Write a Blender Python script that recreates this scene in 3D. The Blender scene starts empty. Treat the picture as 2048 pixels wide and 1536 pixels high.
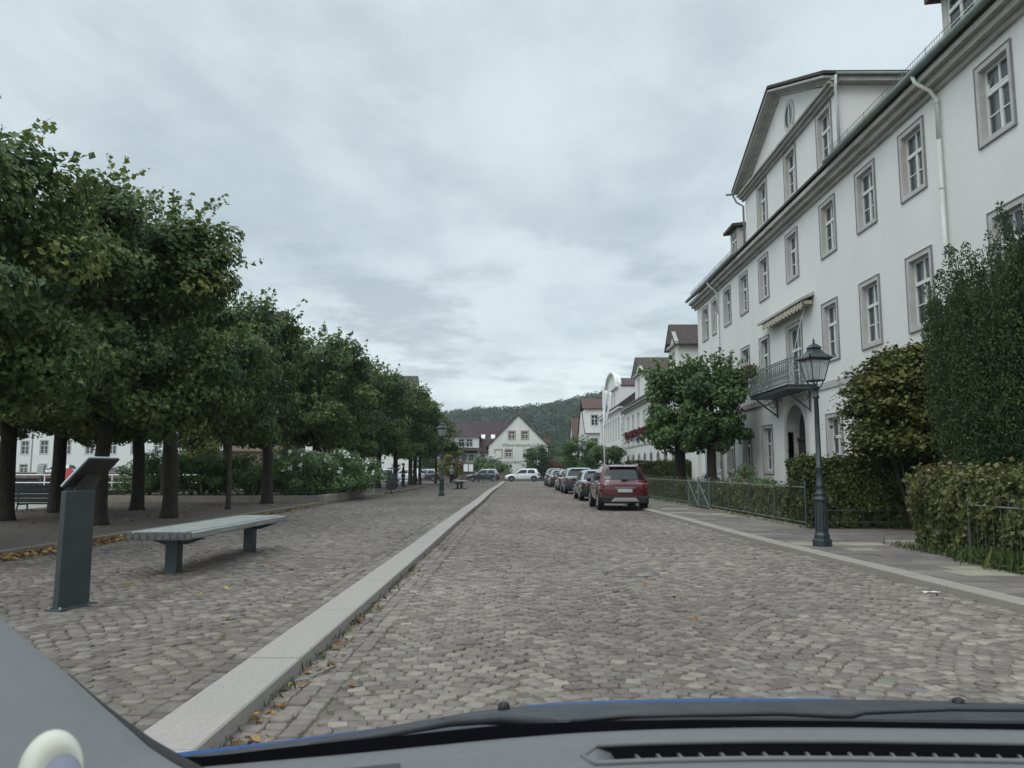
import bpy, math, random
import numpy as np
from mathutils import Vector, Matrix
R = math.radians
S = bpy.context.scene
COL = S.collection
rng = np.random.default_rng(7)
random.seed(7)

# ------------------------------------------------------------------ camera
FPX, EYE = 1540.0, 1.45
PITCH = math.atan((940 - 768) / FPX)
YAW = math.atan(16 / (FPX / math.cos(PITCH)))
cam = bpy.data.cameras.new('camera')
cam.sensor_width = 36.0
cam.lens = FPX / 2048 * 36.0
cam.clip_start, cam.clip_end = 0.05, 4000
cam.dof.use_dof = True
cam.dof.focus_distance = 16.0
cam.dof.aperture_fstop = 9.0
camo = bpy.data.objects.new('camera', cam)
camo.location = (0, 0, EYE)
camo.rotation_euler = (math.pi / 2 + PITCH, 0, YAW)
COL.objects.link(camo)
S.camera = camo

# ------------------------------------------------------------------ sky, sun, exposure
S.view_settings.view_transform = 'Standard'
S.view_settings.look = 'None'
S.view_settings.exposure = 0.42
S.view_settings.gamma = 1.0
S.cycles.max_bounces = 6
S.cycles.diffuse_bounces = 3
S.cycles.glossy_bounces = 3
S.cycles.transmission_bounces = 4
S.cycles.transparent_max_bounces = 12
S.cycles.use_denoising = True
SUN_EL, SUN_AZ = R(46), R(-143)      # azimuth from +Y, clockwise: the sun stands behind the clouds to the left and behind the car

def make_world():
    w = bpy.data.worlds.new('World')
    S.world = w
    w.use_nodes = True
    nt = w.node_tree
    nt.nodes.clear()
    N, L = nt.nodes.new, nt.links.new
    out = N('ShaderNodeOutputWorld'); bg = N('ShaderNodeBackground')
    bg.inputs['Strength'].default_value = 0.1
    sky = N('ShaderNodeTexSky'); sky.sky_type = 'NISHITA'; sky.sun_disc = False
    sky.sun_elevation = SUN_EL; sky.sun_rotation = SUN_AZ
    tc = N('ShaderNodeTexCoord'); sx = N('ShaderNodeSeparateXYZ')
    L(tc.outputs['Generated'], sx.inputs[0])
    def math_(op, a, b=None, c=None):
        n = N('ShaderNodeMath'); n.operation = op
        for i, v in enumerate((a, b, c)):
            if v is None: continue
            if isinstance(v, (int, float)): n.inputs[i].default_value = v
            else: L(v, n.inputs[i])
        return n.outputs[0]
    zc = math_('MAXIMUM', sx.outputs['Z'], 0.0)
    den = math_('ADD', zc, 0.10)
    u = math_('DIVIDE', sx.outputs['X'], den); v = math_('DIVIDE', sx.outputs['Y'], den)
    cb = N('ShaderNodeCombineXYZ'); L(u, cb.inputs[0]); L(v, cb.inputs[1])
    n1 = N('ShaderNodeTexNoise'); n1.inputs['Scale'].default_value = 1.15; n1.inputs['Detail'].default_value = 7
    n1.inputs['Roughness'].default_value = 0.62; n1.inputs['Distortion'].default_value = 0.15
    mp = N('ShaderNodeMapping'); mp.inputs['Location'].default_value = (3.1, 1.4, 0.0); mp.inputs['Scale'].default_value = (1.25, 0.8, 1)
    L(cb.outputs[0], mp.inputs[0]); L(mp.outputs[0], n1.inputs['Vector'])
    r1 = N('ShaderNodeMapRange'); r1.interpolation_type = 'SMOOTHSTEP'
    r1.inputs['From Min'].default_value = 0.30; r1.inputs['From Max'].default_value = 0.64
    L(n1.outputs['Fac'], r1.inputs['Value'])
    # cloud colours (scaled by the 0.1 strength)
    m1 = N('ShaderNodeMix'); m1.data_type = 'RGBA'
    m1.inputs['A'].default_value = (4.4, 5.05, 5.45, 1); m1.inputs['B'].default_value = (6.05, 6.7, 7.1, 1)
    L(r1.outputs[0], m1.inputs['Factor'])
    # brighter gap above the horizon
    r2 = N('ShaderNodeMapRange'); r2.interpolation_type = 'SMOOTHSTEP'
    r2.inputs['From Min'].default_value = 0.03; r2.inputs['From Max'].default_value = 0.26
    r2.inputs['To Min'].default_value = 1.0; r2.inputs['To Max'].default_value = 0.0
    L(zc, r2.inputs['Value'])
    n2 = N('ShaderNodeTexNoise'); n2.inputs['Scale'].default_value = 1.1; n2.inputs['Detail'].default_value = 6
    mp2 = N('ShaderNodeMapping'); mp2.inputs['Location'].default_value = (8.0, 2.3, 0.0); mp2.inputs['Scale'].default_value = (1.0, 0.55, 1)
    L(cb.outputs[0], mp2.inputs[0]); L(mp2.outputs[0], n2.inputs['Vector'])
    r3 = N('ShaderNodeMapRange'); r3.interpolation_type = 'SMOOTHSTEP'
    r3.inputs['From Min'].default_value = 0.34; r3.inputs['From Max'].default_value = 0.58
    L(n2.outputs['Fac'], r3.inputs['Value'])
    f2 = math_('MULTIPLY', r2.outputs[0], r3.outputs[0])
    m2 = N('ShaderNodeMix'); m2.data_type = 'RGBA'
    m2.inputs['B'].default_value = (8.3, 8.9, 8.9, 1)
    L(math_('MULTIPLY', f2, 0.85), m2.inputs['Factor']); L(m1.outputs['Result'], m2.inputs['A'])
    # darker broken clouds low over the hill
    n3 = N('ShaderNodeTexNoise'); n3.inputs['Scale'].default_value = 1.9; n3.inputs['Detail'].default_value = 7; n3.inputs['Roughness'].default_value = 0.6
    mp3 = N('ShaderNodeMapping'); mp3.inputs['Location'].default_value = (1.7, 5.2, 0.0); mp3.inputs['Scale'].default_value = (0.8, 0.75, 1)
    L(cb.outputs[0], mp3.inputs[0]); L(mp3.outputs[0], n3.inputs['Vector'])
    r5 = N('ShaderNodeMapRange'); r5.interpolation_type = 'SMOOTHSTEP'; r5.inputs['From Min'].default_value = 0.46; r5.inputs['From Max'].default_value = 0.62
    L(n3.outputs['Fac'], r5.inputs['Value'])
    ra = N('ShaderNodeMapRange'); ra.interpolation_type = 'SMOOTHSTEP'; ra.inputs['From Min'].default_value = 0.07; ra.inputs['From Max'].default_value = 0.13; L(zc, ra.inputs['Value'])
    rb = N('ShaderNodeMapRange'); rb.interpolation_type = 'SMOOTHSTEP'; rb.inputs['From Min'].default_value = 0.22; rb.inputs['From Max'].default_value = 0.40; rb.inputs['To Min'].default_value = 1.0; rb.inputs['To Max'].default_value = 0.15; L(zc, rb.inputs['Value'])
    f5 = math_('MULTIPLY', math_('MULTIPLY', ra.outputs[0], rb.outputs[0]), math_('MULTIPLY', r5.outputs[0], 0.75))
    m5 = N('ShaderNodeMix'); m5.data_type = 'RGBA'; m5.inputs['B'].default_value = (3.6, 4.15, 4.5, 1)
    L(f5, m5.inputs['Factor']); L(m2.outputs['Result'], m5.inputs['A'])
    # overcast: the cloud deck is brighter towards the zenith
    r4 = N('ShaderNodeMapRange'); r4.interpolation_type = 'SMOOTHSTEP'
    r4.inputs['From Min'].default_value = 0.5; r4.inputs['From Max'].default_value = 0.95
    r4.inputs['To Min'].default_value = 1.0; r4.inputs['To Max'].default_value = 2.7
    L(zc, r4.inputs['Value'])
    vm = N('ShaderNodeVectorMath'); vm.operation = 'SCALE'
    L(m5.outputs['Result'], vm.inputs[0]); L(r4.outputs[0], vm.inputs['Scale'])
    m3 = N('ShaderNodeMix'); m3.data_type = 'RGBA'; m3.inputs['Factor'].default_value = 0.9
    L(sky.outputs[0], m3.inputs['A']); L(vm.outputs[0], m3.inputs['B'])
    L(m3.outputs['Result'], bg.inputs['Color']); L(bg.outputs[0], out.inputs[0])
make_world()
sl = bpy.data.lights.new('sun', 'SUN')
sl.energy = 0.95; sl.angle = R(40); sl.color = (1.0, 0.97, 0.92)
so = bpy.data.objects.new('sun', sl)
_d = Vector((math.sin(SUN_AZ) * math.cos(SUN_EL), math.cos(SUN_AZ) * math.cos(SUN_EL), math.sin(SUN_EL)))
so.rotation_euler = _d.to_track_quat('Z', 'Y').to_euler()
COL.objects.link(so)

# ------------------------------------------------------------------ measuring helpers: photograph pixel (2048 wide) -> place in the world
def ray(px, py):
    c = Vector(((px - 1024) / FPX, -(py - 768) / FPX, -1.0))
    return Matrix.Rotation(YAW, 3, 'Z') @ (Matrix.Rotation(math.pi / 2 + PITCH, 3, 'X') @ c)
def at_x(px, py, X):
    r = ray(px, py); t = X / r.x; return Vector((X, r.y * t, EYE + r.z * t))
def at_y(px, py, Y):
    r = ray(px, py); t = Y / r.y; return Vector((r.x * t, Y, EYE + r.z * t))
def at_z(px, py, z=0.0):
    r = ray(px, py); t = (z - EYE) / r.z; return Vector((r.x * t, r.y * t, z))

# ------------------------------------------------------------------ object helpers
def tag(o, label=None, cat=None, group=None, kind=None):
    if label: o['label'] = label
    if cat: o['category'] = cat
    if group: o['group'] = group
    if kind: o['kind'] = kind
    return o
def thing(name, label, cat, loc=(0, 0, 0), rz=0.0, group=None):
    o = bpy.data.objects.new(name, None)
    o.empty_display_size = 0.3
    o.location = loc; o.rotation_euler = (0, 0, rz)
    COL.objects.link(o)
    return tag(o, label, cat, group)
def origin(o):
    v = Vector((0, 0, 0))
    while o is not None:
        v += o.location; o = o.parent
    return v
def children(o):
    return [c for c in bpy.data.objects if c.parent == o]
def copy_tree(o, loc, rz=0.0, label=None, group=None, scale=None):
    kids = {}
    for c in bpy.data.objects:
        if c.parent is not None: kids.setdefault(c.parent.name, []).append(c)
    def rec(a, parent):
        c = a.copy(); COL.objects.link(c); c.parent = parent
        for k in kids.get(a.name, []): rec(k, c)
        return c
    c = rec(o, None)
    c.location = loc; c.rotation_euler = (0, 0, rz)
    if scale: c.scale = scale
    if label: c['label'] = label
    if group: c['group'] = group
    return c

def link_mesh(name, me, m, parent=None, smooth=False):
    o = bpy.data.objects.new(name, me)
    if m is not None: me.materials.append(m)
    me.polygons.foreach_set('use_smooth', [bool(smooth)] * len(me.polygons))
    COL.objects.link(o)
    if parent is not None: o.parent = parent
    return o

def mesh_np(name, V, F, m, parent=None, tint=None, smooth=False, loc=None):
    """V (n,3), F (k,3 or 4) arrays in world coordinates; tint (n,3) goes to a colour attribute."""
    V = np.asarray(V, dtype=np.float32); F = np.asarray(F, dtype=np.int32)
    off = np.array(origin(parent)) if parent is not None else np.array(loc if loc is not None else (0, 0, 0), dtype=np.float32)
    V = (V - off).astype(np.float32)
    me = bpy.data.meshes.new(name)
    me.vertices.add(len(V)); me.vertices.foreach_set('co', V.ravel())
    me.loops.add(F.size); me.loops.foreach_set('vertex_index', F.ravel())
    me.polygons.add(len(F)); me.polygons.foreach_set('loop_start', np.arange(len(F), dtype=np.int32) * F.shape[1])
    me.update(calc_edges=True)
    if tint is not None:
        a = me.color_attributes.new('tint', 'FLOAT_COLOR', 'POINT')
        c = np.ones((len(V), 4), dtype=np.float32); c[:, :3] = tint
        a.data.foreach_set('color', c.ravel())
    o = link_mesh(name, me, m, parent, smooth)
    if parent is None and loc is not None: o.location = loc
    return o

class MB:
    """collects shapes; build() links them as ONE mesh object"""
    def __init__(s): s.v = []; s.f = []
    def add(s, vs, fs):
        b = len(s.v); s.v.extend([tuple(p) for p in vs]); s.f.extend([[b + i for i in f] for f in fs]); return s
    def hexa(s, p):       # 8 points, bottom ring then top ring
        return s.add(p, [(3, 2, 1, 0), (4, 5, 6, 7), (0, 1, 5, 4), (1, 2, 6, 5), (2, 3, 7, 6), (3, 0, 4, 7)])
    def box(s, x0, x1, y0, y1, z0, z1):
        return s.hexa([(x0, y0, z0), (x1, y0, z0), (x1, y1, z0), (x0, y1, z0), (x0, y0, z1), (x1, y0, z1), (x1, y1, z1), (x0, y1, z1)])
    def obox(s, fr, u0, u1, d0, d1, z0, z1):
        P = fr.p
        return s.hexa([P(u0, d0, z0), P(u1, d0, z0), P(u1, d1, z0), P(u0, d1, z0), P(u0, d0, z1), P(u1, d0, z1), P(u1, d1, z1), P(u0, d1, z1)])
    def quad(s, a, b, c, d): return s.add([a, b, c, d], [(0, 1, 2, 3)])
    def poly(s, pts): return s.add(pts, [tuple(range(len(pts)))])
    def prism(s, pts, off):
        n = len(pts); off = Vector(off)
        return s.add(list(pts) + [Vector(p) + off for p in pts], [tuple(reversed(range(n))), tuple(range(n, 2 * n))] + [(i, (i + 1) % n, n + (i + 1) % n, n + i) for i in range(n)])
    def tube(s, pts, rad, n=8, caps=True):
        pts = [Vector(p) for p in pts]
        if not isinstance(rad, (list, tuple)): rad = [rad] * len(pts)
        rings = []
        up = Vector((0.13, 0.21, 1)).normalized()
        for i, p in enumerate(pts):
            d = (pts[min(i + 1, len(pts) - 1)] - pts[max(i - 1, 0)]).normalized()
            a = d.cross(up)
            if a.length < 1e-3: a = d.cross(Vector((1, 0, 0)))
            a.normalize(); b = d.cross(a)
            rings.append([p + a * (rad[i] * math.cos(2 * math.pi * k / n)) + b * (rad[i] * math.sin(2 * math.pi * k / n)) for k in range(n)])
        vs = [q for r_ in rings for q in r_]
        fs = [(i * n + k, i * n + (k + 1) % n, (i + 1) * n + (k + 1) % n, (i + 1) * n + k) for i in range(len(pts) - 1) for k in range(n)]
        if caps: fs += [tuple(reversed(range(n))), tuple(range((len(pts) - 1) * n, len(pts) * n))]
        return s.add(vs, fs)
    def lathe(s, prof, c=(0, 0, 0), n=16, axis='z', rot=0.0):
        vs = []
        for (r_, h) in prof:
            for k in range(n):
                a = 2 * math.pi * k / n + rot
                x, y = r_ * math.cos(a), r_ * math.sin(a)
                q = (x, y, h) if axis == 'z' else ((h, x, y) if axis == 'x' else (x, h, y))
                vs.append((q[0] + c[0], q[1] + c[1], q[2] + c[2]))
        m = len(prof)
        fs = [(i * n + k, i * n + (k + 1) % n, (i + 1) * n + (k + 1) % n, (i + 1) * n + k) for i in range(m - 1) for k in range(n)]
        fs += [tuple(reversed(range(n))), tuple(range((m - 1) * n, m * n))]
        return s.add(vs, fs)
    def ball(s, c, r_, n=10, m=7, sq=(1, 1, 1)):
        pr = [(max(1e-4, r_ * math.sin(math.pi * i / m)), -r_ * math.cos(math.pi * i / m)) for i in range(m + 1)]
        b = len(s.v); s.lathe(pr, (0, 0, 0), n)
        for i in range(b, len(s.v)):
            p = s.v[i]; s.v[i] = (p[0] * sq[0] + c[0], p[1] * sq[1] + c[1], p[2] * sq[2] + c[2])
        return s
    def grid(s, rows):
        n = len(rows[0]); return s.add([p for r_ in rows for p in r_], [(i * n + k, i * n + k + 1, (i + 1) * n + k + 1, (i + 1) * n + k) for i in range(len(rows) - 1) for k in range(n - 1)])
    def build(s, name, m, parent=None, smooth=False, bevel=0.0, loc=None, subsurf=0, seg=2, flip=False):
        off = origin(parent) if parent is not None else Vector(loc if loc is not None else (0, 0, 0))
        me = bpy.data.meshes.new(name)
        me.from_pydata([(p[0] - off.x, p[1] - off.y, p[2] - off.z) for p in s.v], [], s.f)
        me.validate(); me.update()
        o = link_mesh(name, me, m, parent, smooth)
        if parent is None and loc is not None: o.location = loc
        if bevel > 0:
            b = o.modifiers.new('bevel', 'BEVEL'); b.width = bevel; b.segments = seg; b.limit_method = 'ANGLE'; b.angle_limit = R(35)
        if subsurf:
            b = o.modifiers.new('subsurf', 'SUBSURF'); b.levels = subsurf; b.render_levels = subsurf
        return o

class Frame:
    """a wall's own axes: u along it, d out of it, z up"""
    def __init__(s, o, u, n): s.o, s.u, s.n = Vector(o), Vector(u), Vector(n)
    def p(s, u, d, z): return s.o + s.u * u + s.n * d + Vector((0, 0, z))

# ------------------------------------------------------------------ materials
def pm(name, col, rough=0.8, var=0.18, scale=2.0, bump=0.0, bscale=60.0, metal=0.0, spec=0.4, tint=False, col2=None, streak=False, coat=0.0):
    m = bpy.data.materials.new(name); m.use_nodes = True
    nt = m.node_tree; N, L = nt.nodes.new, nt.links.new
    b = nt.nodes['Principled BSDF']
    b.inputs['Roughness'].default_value = rough; b.inputs['Metallic'].default_value = metal
    b.inputs['Specular IOR Level'].default_value = spec
    if coat: b.inputs['Coat Weight'].default_value = coat; b.inputs['Coat Roughness'].default_value = 0.05
    tc = N('ShaderNodeTexCoord')
    nz = N('ShaderNodeTexNoise'); nz.inputs['Scale'].default_value = scale; nz.inputs['Detail'].default_value = 6; nz.inputs['Roughness'].default_value = 0.6
    if streak:
        mp = N('ShaderNodeMapping'); mp.inputs['Scale'].default_value = streak
        L(tc.outputs['Object'], mp.inputs[0]); L(mp.outputs[0], nz.inputs['Vector'])
    else:
        L(tc.outputs['Object'], nz.inputs['Vector'])
    mr = N('ShaderNodeMapRange'); mr.inputs['From Min'].default_value = 0.3; mr.inputs['From Max'].default_value = 0.7
    L(nz.outputs['Fac'], mr.inputs['Value'])
    mx = N('ShaderNodeMix'); mx.data_type = 'RGBA'
    if tint:
        at = N('ShaderNodeAttribute'); at.attribute_name = 'tint'
        mr.inputs['To Min'].default_value = 1 - var; mr.inputs['To Max'].default_value = 1 + var
        vm = N('ShaderNodeVectorMath'); vm.operation = 'SCALE'
        L(at.outputs['Color'], vm.inputs[0]); L(mr.outputs[0], vm.inputs['Scale'])
        L(vm.outputs[0], b.inputs['Base Color'])
    else:
        c2 = col2 if col2 else tuple(min(1, c * (1 + var)) for c in col)
        c1 = col if col2 else tuple(c * (1 - var) for c in col)
        mx.inputs['A'].default_value = (*c1, 1); mx.inputs['B'].default_value = (*c2, 1)
        L(mr.outputs[0], mx.inputs['Factor']); L(mx.outputs['Result'], b.inputs['Base Color'])
    if bump > 0:
        n2 = N('ShaderNodeTexNoise'); n2.inputs['Scale'].default_value = bscale; n2.inputs['Detail'].default_value = 5
        L(tc.outputs['Object'], n2.inputs['Vector'])
        bp = N('ShaderNodeBump'); bp.inputs['Strength'].default_value = bump; bp.inputs['Distance'].default_value = 0.02
        L(n2.outputs['Fac'], bp.inputs['Height']); L(bp.outputs[0], b.inputs['Normal'])
    return m

def leaf_mat(name, stops, rough=0.45, trans=0.25, spec=0.35):
    """stops: leaf colours along the per-leaf tint (0..1)"""
    m = bpy.data.materials.new(name); m.use_nodes = True
    nt = m.node_tree; N, L = nt.nodes.new, nt.links.new
    b = nt.nodes['Principled BSDF']; out = nt.nodes['Material Output']
    b.inputs['Roughness'].default_value = rough; b.inputs['Specular IOR Level'].default_value = spec
    at = N('ShaderNodeAttribute'); at.attribute_name = 'tint'
    rp = N('ShaderNodeValToRGB'); el = rp.color_ramp.elements
    while len(el) < len(stops): el.new(0.5)
    for e, (p, c) in zip(el, stops): e.position = p; e.color = (*c, 1)
    L(at.outputs['Fac'], rp.inputs[0]); L(rp.outputs[0], b.inputs['Base Color'])
    tr = N('ShaderNodeBsdfTranslucent'); L(rp.outputs[0], tr.inputs['Color'])
    ms = N('ShaderNodeMixShader'); ms.inputs[0].default_value = trans
    L(b.outputs[0], ms.inputs[1]); L(tr.outputs[0], ms.inputs[2]); L(ms.outputs[0], out.inputs['Surface'])
    return m

def glass_mat(name, tintc=(0.02, 0.025, 0.028), rough=0.02, mixf=0.0, spec=0.6, wav=0.15):
    m = pm(name, tintc, rough, 0.2, 0.7, spec=spec)
    nt = m.node_tree; N, L = nt.nodes.new, nt.links.new
    b = nt.nodes['Principled BSDF']
    tc = N('ShaderNodeTexCoord'); nz = N('ShaderNodeTexNoise'); nz.inputs['Scale'].default_value = 1.6
    L(tc.outputs['Object'], nz.inputs['Vector'])
    bp = N('ShaderNodeBump'); bp.inputs['Strength'].default_value = wav; bp.inputs['Distance'].default_value = 0.02
    L(nz.outputs['Fac'], bp.inputs['Height']); L(bp.outputs[0], b.inputs['Normal'])
    if mixf > 0:      # partly clear
        out = nt.nodes['Material Output']; t = N('ShaderNodeBsdfTransparent'); t.inputs[0].default_value = (0.9, 0.93, 0.92, 1)
        ms = N('ShaderNodeMixShader'); ms.inputs[0].default_value = mixf
        L(b.outputs[0], ms.inputs[1]); L(t.outputs[0], ms.inputs[2]); L(ms.outputs[0], out.inputs['Surface'])
    return m

M = {}
M['plaster'] = pm('white_plaster', (0.665, 0.665, 0.645), 0.9, 0.05, 0.8, 0.25, 14, col2=(0.715, 0.715, 0.695), streak=(1, 1, .5))
M['plaster2'] = pm('cream_plaster', (0.66, 0.66, 0.63), 0.9, 0.07, 0.5, 0.1, 25)
M['surround'] = pm('grey_stone_trim', (0.45, 0.445, 0.43), 0.85, 0.12, 3.0, 0.2, 50)
M['surround_dark'] = pm('dark_stone_edge', (0.22, 0.215, 0.215), 0.85, 0.15, 3.0)
M['sash'] = pm('white_window_paint', (0.66, 0.67, 0.66), 0.5, 0.06, 3.0)
M['pane'] = glass_mat('window_glass', (0.035, 0.04, 0.042), wav=0.3)
M['clearpane'] = glass_mat('clear_window_glass', (0.10, 0.12, 0.13), mixf=0.45, wav=0.35, spec=1.0)
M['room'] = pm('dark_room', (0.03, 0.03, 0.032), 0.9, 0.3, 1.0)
M['curtain'] = pm('white_curtain', (0.72, 0.72, 0.70), 0.9, 0.15, 6.0, streak=(1, 9, 0.4))
M['rooftile'] = pm('brown_roof_tiles', (0.055, 0.042, 0.036), 0.8, 0.35, 5.0, 0.6, 12)
M['redtile'] = pm('red_roof_tiles', (0.085, 0.05, 0.04), 0.8, 0.35, 5.0, 0.6, 12)
M['darktile'] = pm('dark_roof_tiles', (0.05, 0.032, 0.034), 0.8, 0.35, 5.0, 0.6, 12)
M['cornice'] = pm('grey_weathered_cornice', (0.36, 0.355, 0.34), 0.9, 0.22, 2.2, 0.3, 30, streak=(1, 0.8, 4))
M['copper'] = pm('green_copper', (0.18, 0.225, 0.20), 0.55, 0.2, 4.0, metal=0.2)
M['zinc'] = pm('pale_downpipe', (0.44, 0.46, 0.43), 0.6, 0.2, 2.0, streak=(8, 8, 0.8), col2=(0.60, 0.62, 0.59))
M['iron'] = pm('grey_green_iron', (0.07, 0.085, 0.088), 0.5, 0.25, 8.0, metal=0.3)
M['iron_pale'] = pm('pale_green_iron', (0.15, 0.18, 0.165), 0.5, 0.2, 8.0, metal=0.2)
M['lamp_iron'] = pm('dark_lamp_paint', (0.042, 0.052, 0.058), 0.42, 0.25, 9.0, metal=0.3)
M['lamp_glass'] = glass_mat('lamp_glass', (0.5, 0.52, 0.52), 0.05, 0.55)
M['bark'] = pm('grey_brown_bark', (0.034, 0.028, 0.024), 0.95, 0.45, 6.0, 0.8, 18, streak=(4, 4, 0.6))
M['bark2'] = pm('brown_bark', (0.06, 0.05, 0.042), 0.95, 0.4, 6.0, 0.8, 18, streak=(4, 4, 0.6))
M['granite'] = pm('pale_granite', (0.33, 0.315, 0.285), 0.85, 0.16, 60.0, 0.2, 90, tint=True)
M['setts'] = pm('stone_setts', (0.2, 0.19, 0.18), 0.72, 0.22, 14.0, 0.3, 60, tint=True)
M['slabs'] = pm('sandstone_slabs', (0.2, 0.18, 0.17), 0.85, 0.2, 3.0, 0.2, 50, tint=True)
M['joint'] = pm('sand_joints', (0.13, 0.115, 0.09), 0.95, 0.35, 2.5, 0.5, 60)
M['asphalt'] = pm('grey_asphalt', (0.13, 0.128, 0.125), 0.9, 0.15, 1.0, 0.2, 80)
M['soil'] = pm('trodden_earth', (0.075, 0.062, 0.05), 0.95, 0.35, 1.6, 0.6, 30, col2=(0.105, 0.09, 0.076))
M['pale_paving'] = pm('pale_paving', (0.30, 0.28, 0.25), 0.9, 0.15, 1.0, 0.1, 40)
M['grassground'] = pm('grass_ground', (0.05, 0.07, 0.025), 0.95, 0.4, 1.2, 0.6, 30)
M['concrete'] = pm('weathered_concrete', (0.25, 0.225, 0.19), 0.9, 0.2, 1.5, 0.3, 30)
M['sandstone'] = pm('brown_sandstone', (0.24, 0.19, 0.145), 0.9, 0.25, 2.0, 0.4, 20)
M['brownwall'] = pm('brown_stone_wall', (0.15, 0.11, 0.09), 0.9, 0.45, 2.5, 0.6, 8)
M['oldwood'] = pm('silvery_old_wood', (0.235, 0.245, 0.232), 0.75, 0.32, 3.0, 0.3, 40, streak=(18, 0.8, 18))
M['oldwood_end'] = pm('dark_end_grain', (0.10, 0.10, 0.098), 0.9, 0.4, 20.0)
M['steel'] = pm('dark_grey_steel', (0.058, 0.070, 0.074), 0.5, 0.18, 4.0, metal=0.3)
M['brownpanel'] = pm('brown_panel_back', (0.022, 0.018, 0.018), 0.75, 0.2, 3.0)
M['bluewhite'] = pm('pale_panel_rim', (0.45, 0.5, 0.55), 0.4, 0.1, 3.0)
M['black'] = pm('black_plastic', (0.012, 0.012, 0.014), 0.55, 0.2, 20.0)
M['tyre'] = pm('tyre_rubber', (0.016, 0.016, 0.017), 0.85, 0.2, 20.0)
M['rim'] = pm('alloy_rim', (0.32, 0.33, 0.34), 0.3, 0.1, 10.0, metal=0.8)
M['silver'] = pm('silver_trim', (0.34, 0.35, 0.35), 0.35, 0.1, 10.0, metal=0.4)
M['carglass'] = glass_mat('car_glass', (0.012, 0.014, 0.016), 0.02, spec=0.5, wav=0.0)
M['plate'] = pm('pale_number_plate', (0.42, 0.42, 0.45), 0.5, 0.1, 4.0)
M['taillight'] = pm('red_lamp_lens', (0.20, 0.035, 0.04), 0.15, 0.2, 10.0, coat=0.5)
M['headlight'] = pm('clear_lamp_lens', (0.5, 0.52, 0.54), 0.1, 0.1, 10.0, coat=0.5)
M['door_brown'] = pm('dark_brown_door', (0.035, 0.024, 0.022), 0.6, 0.3, 4.0, streak=(8, 8, 0.7))
M['awning'] = pm('cream_awning_cloth', (0.40, 0.37, 0.305), 0.9, 0.15, 4.0)
M['white'] = pm('white_paint', (0.72, 0.72, 0.71), 0.5, 0.06, 3.0)
M['lettering'] = pm('dark_lettering_paint', (0.06, 0.06, 0.058), 0.8, 0.2, 4.0)
M['niche'] = pm('rosy_stone_frame', (0.40, 0.30, 0.26), 0.85, 0.12, 3.0)
M['dash'] = pm('grey_dashboard', (0.12, 0.122, 0.126), 0.62, 0.06, 40.0, 0.12, 900)
M['trim'] = pm('grey_pillar_trim', (0.165, 0.168, 0.172), 0.7, 0.05, 30.0, 0.1, 900)
M['cream'] = pm('cream_plastic', (0.50, 0.50, 0.43), 0.6, 0.05, 10.0)
M['mesh_grey'] = pm('grey_speaker_mesh', (0.20, 0.21, 0.27), 0.6, 0.15, 10.0)
M['bonnet'] = pm('blue_car_paint', (0.02, 0.075, 0.22), 0.55, 0.05, 2.0, spec=0.2)
M['cowl'] = pm('dark_cowl_plastic', (0.032, 0.036, 0.042), 0.6, 0.3, 12.0)
M['frit'] = pm('black_glass_band', (0.004, 0.004, 0.005), 1.0, 0.1, 5, spec=0.0)
M['water'] = pm('basin_water', (0.03, 0.04, 0.035), 0.08, 0.2, 0.3, 0.15, 3)
M['hillwood'] = leaf_mat('hill_woods', [(0.0, (0.018, 0.034, 0.020)), (0.5, (0.036, 0.060, 0.030)), (1.0, (0.075, 0.095, 0.038))], 0.8, 0.1)
M['linden'] = leaf_mat('linden_leaves', [(0.0, (0.030, 0.06, 0.022)), (0.5, (0.082, 0.132, 0.038)), (0.85, (0.175, 0.215, 0.052)), (1.0, (0.26, 0.25, 0.065))], 0.42, 0.32)
M['maple'] = leaf_mat('maple_leaves', [(0.0, (0.03, 0.062, 0.024)), (0.5, (0.065, 0.12, 0.035)), (1.0, (0.16, 0.23, 0.06))], 0.42, 0.25)
M['yew'] = leaf_mat('yew_needles', [(0.0, (0.016, 0.034, 0.012)), (0.6, (0.040, 0.072, 0.024)), (1.0, (0.085, 0.13, 0.036))], 0.6, 0.1)
M['rusty'] = leaf_mat('rusty_green_leaves', [(0.0, (0.045, 0.055, 0.016)), (0.5, (0.11, 0.122, 0.03)), (0.85, (0.17, 0.165, 0.04)), (1.0, (0.21, 0.15, 0.05))], 0.5, 0.2)
M['hedge'] = leaf_mat('hedge_leaves', [(0.0, (0.025, 0.042, 0.014)), (0.5, (0.06, 0.085, 0.022)), (0.9, (0.12, 0.135, 0.035)), (1.0, (0.17, 0.13, 0.045))], 0.5, 0.2)
M['hedgebrown'] = leaf_mat('brownish_hedge_leaves', [(0.0, (0.055, 0.062, 0.022)), (0.5, (0.112, 0.128, 0.040)), (0.9, (0.19, 0.175, 0.065)), (1.0, (0.22, 0.15, 0.07))], 0.55, 0.2)
M['rosebush'] = leaf_mat('rose_leaves', [(0.0, (0.045, 0.09, 0.035)), (0.6, (0.115, 0.19, 0.068)), (1.0, (0.21, 0.28, 0.09))], 0.45, 0.25)
M['yellowleaf'] = leaf_mat('yellow_green_leaves', [(0.0, (0.07, 0.09, 0.02)), (0.6, (0.17, 0.18, 0.04)), (1.0, (0.30, 0.26, 0.06))], 0.5, 0.3)
M['redflower'] = leaf_mat('red_flowers', [(0.0, (0.08, 0.02, 0.028)), (0.55, (0.20, 0.04, 0.055)), (0.8, (0.05, 0.07, 0.03)), (1.0, (0.06, 0.09, 0.03))], 0.6, 0.2)
M['whiteflower'] = pm('white_petals', (0.62, 0.62, 0.56), 0.7, 0.1, 10)
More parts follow.
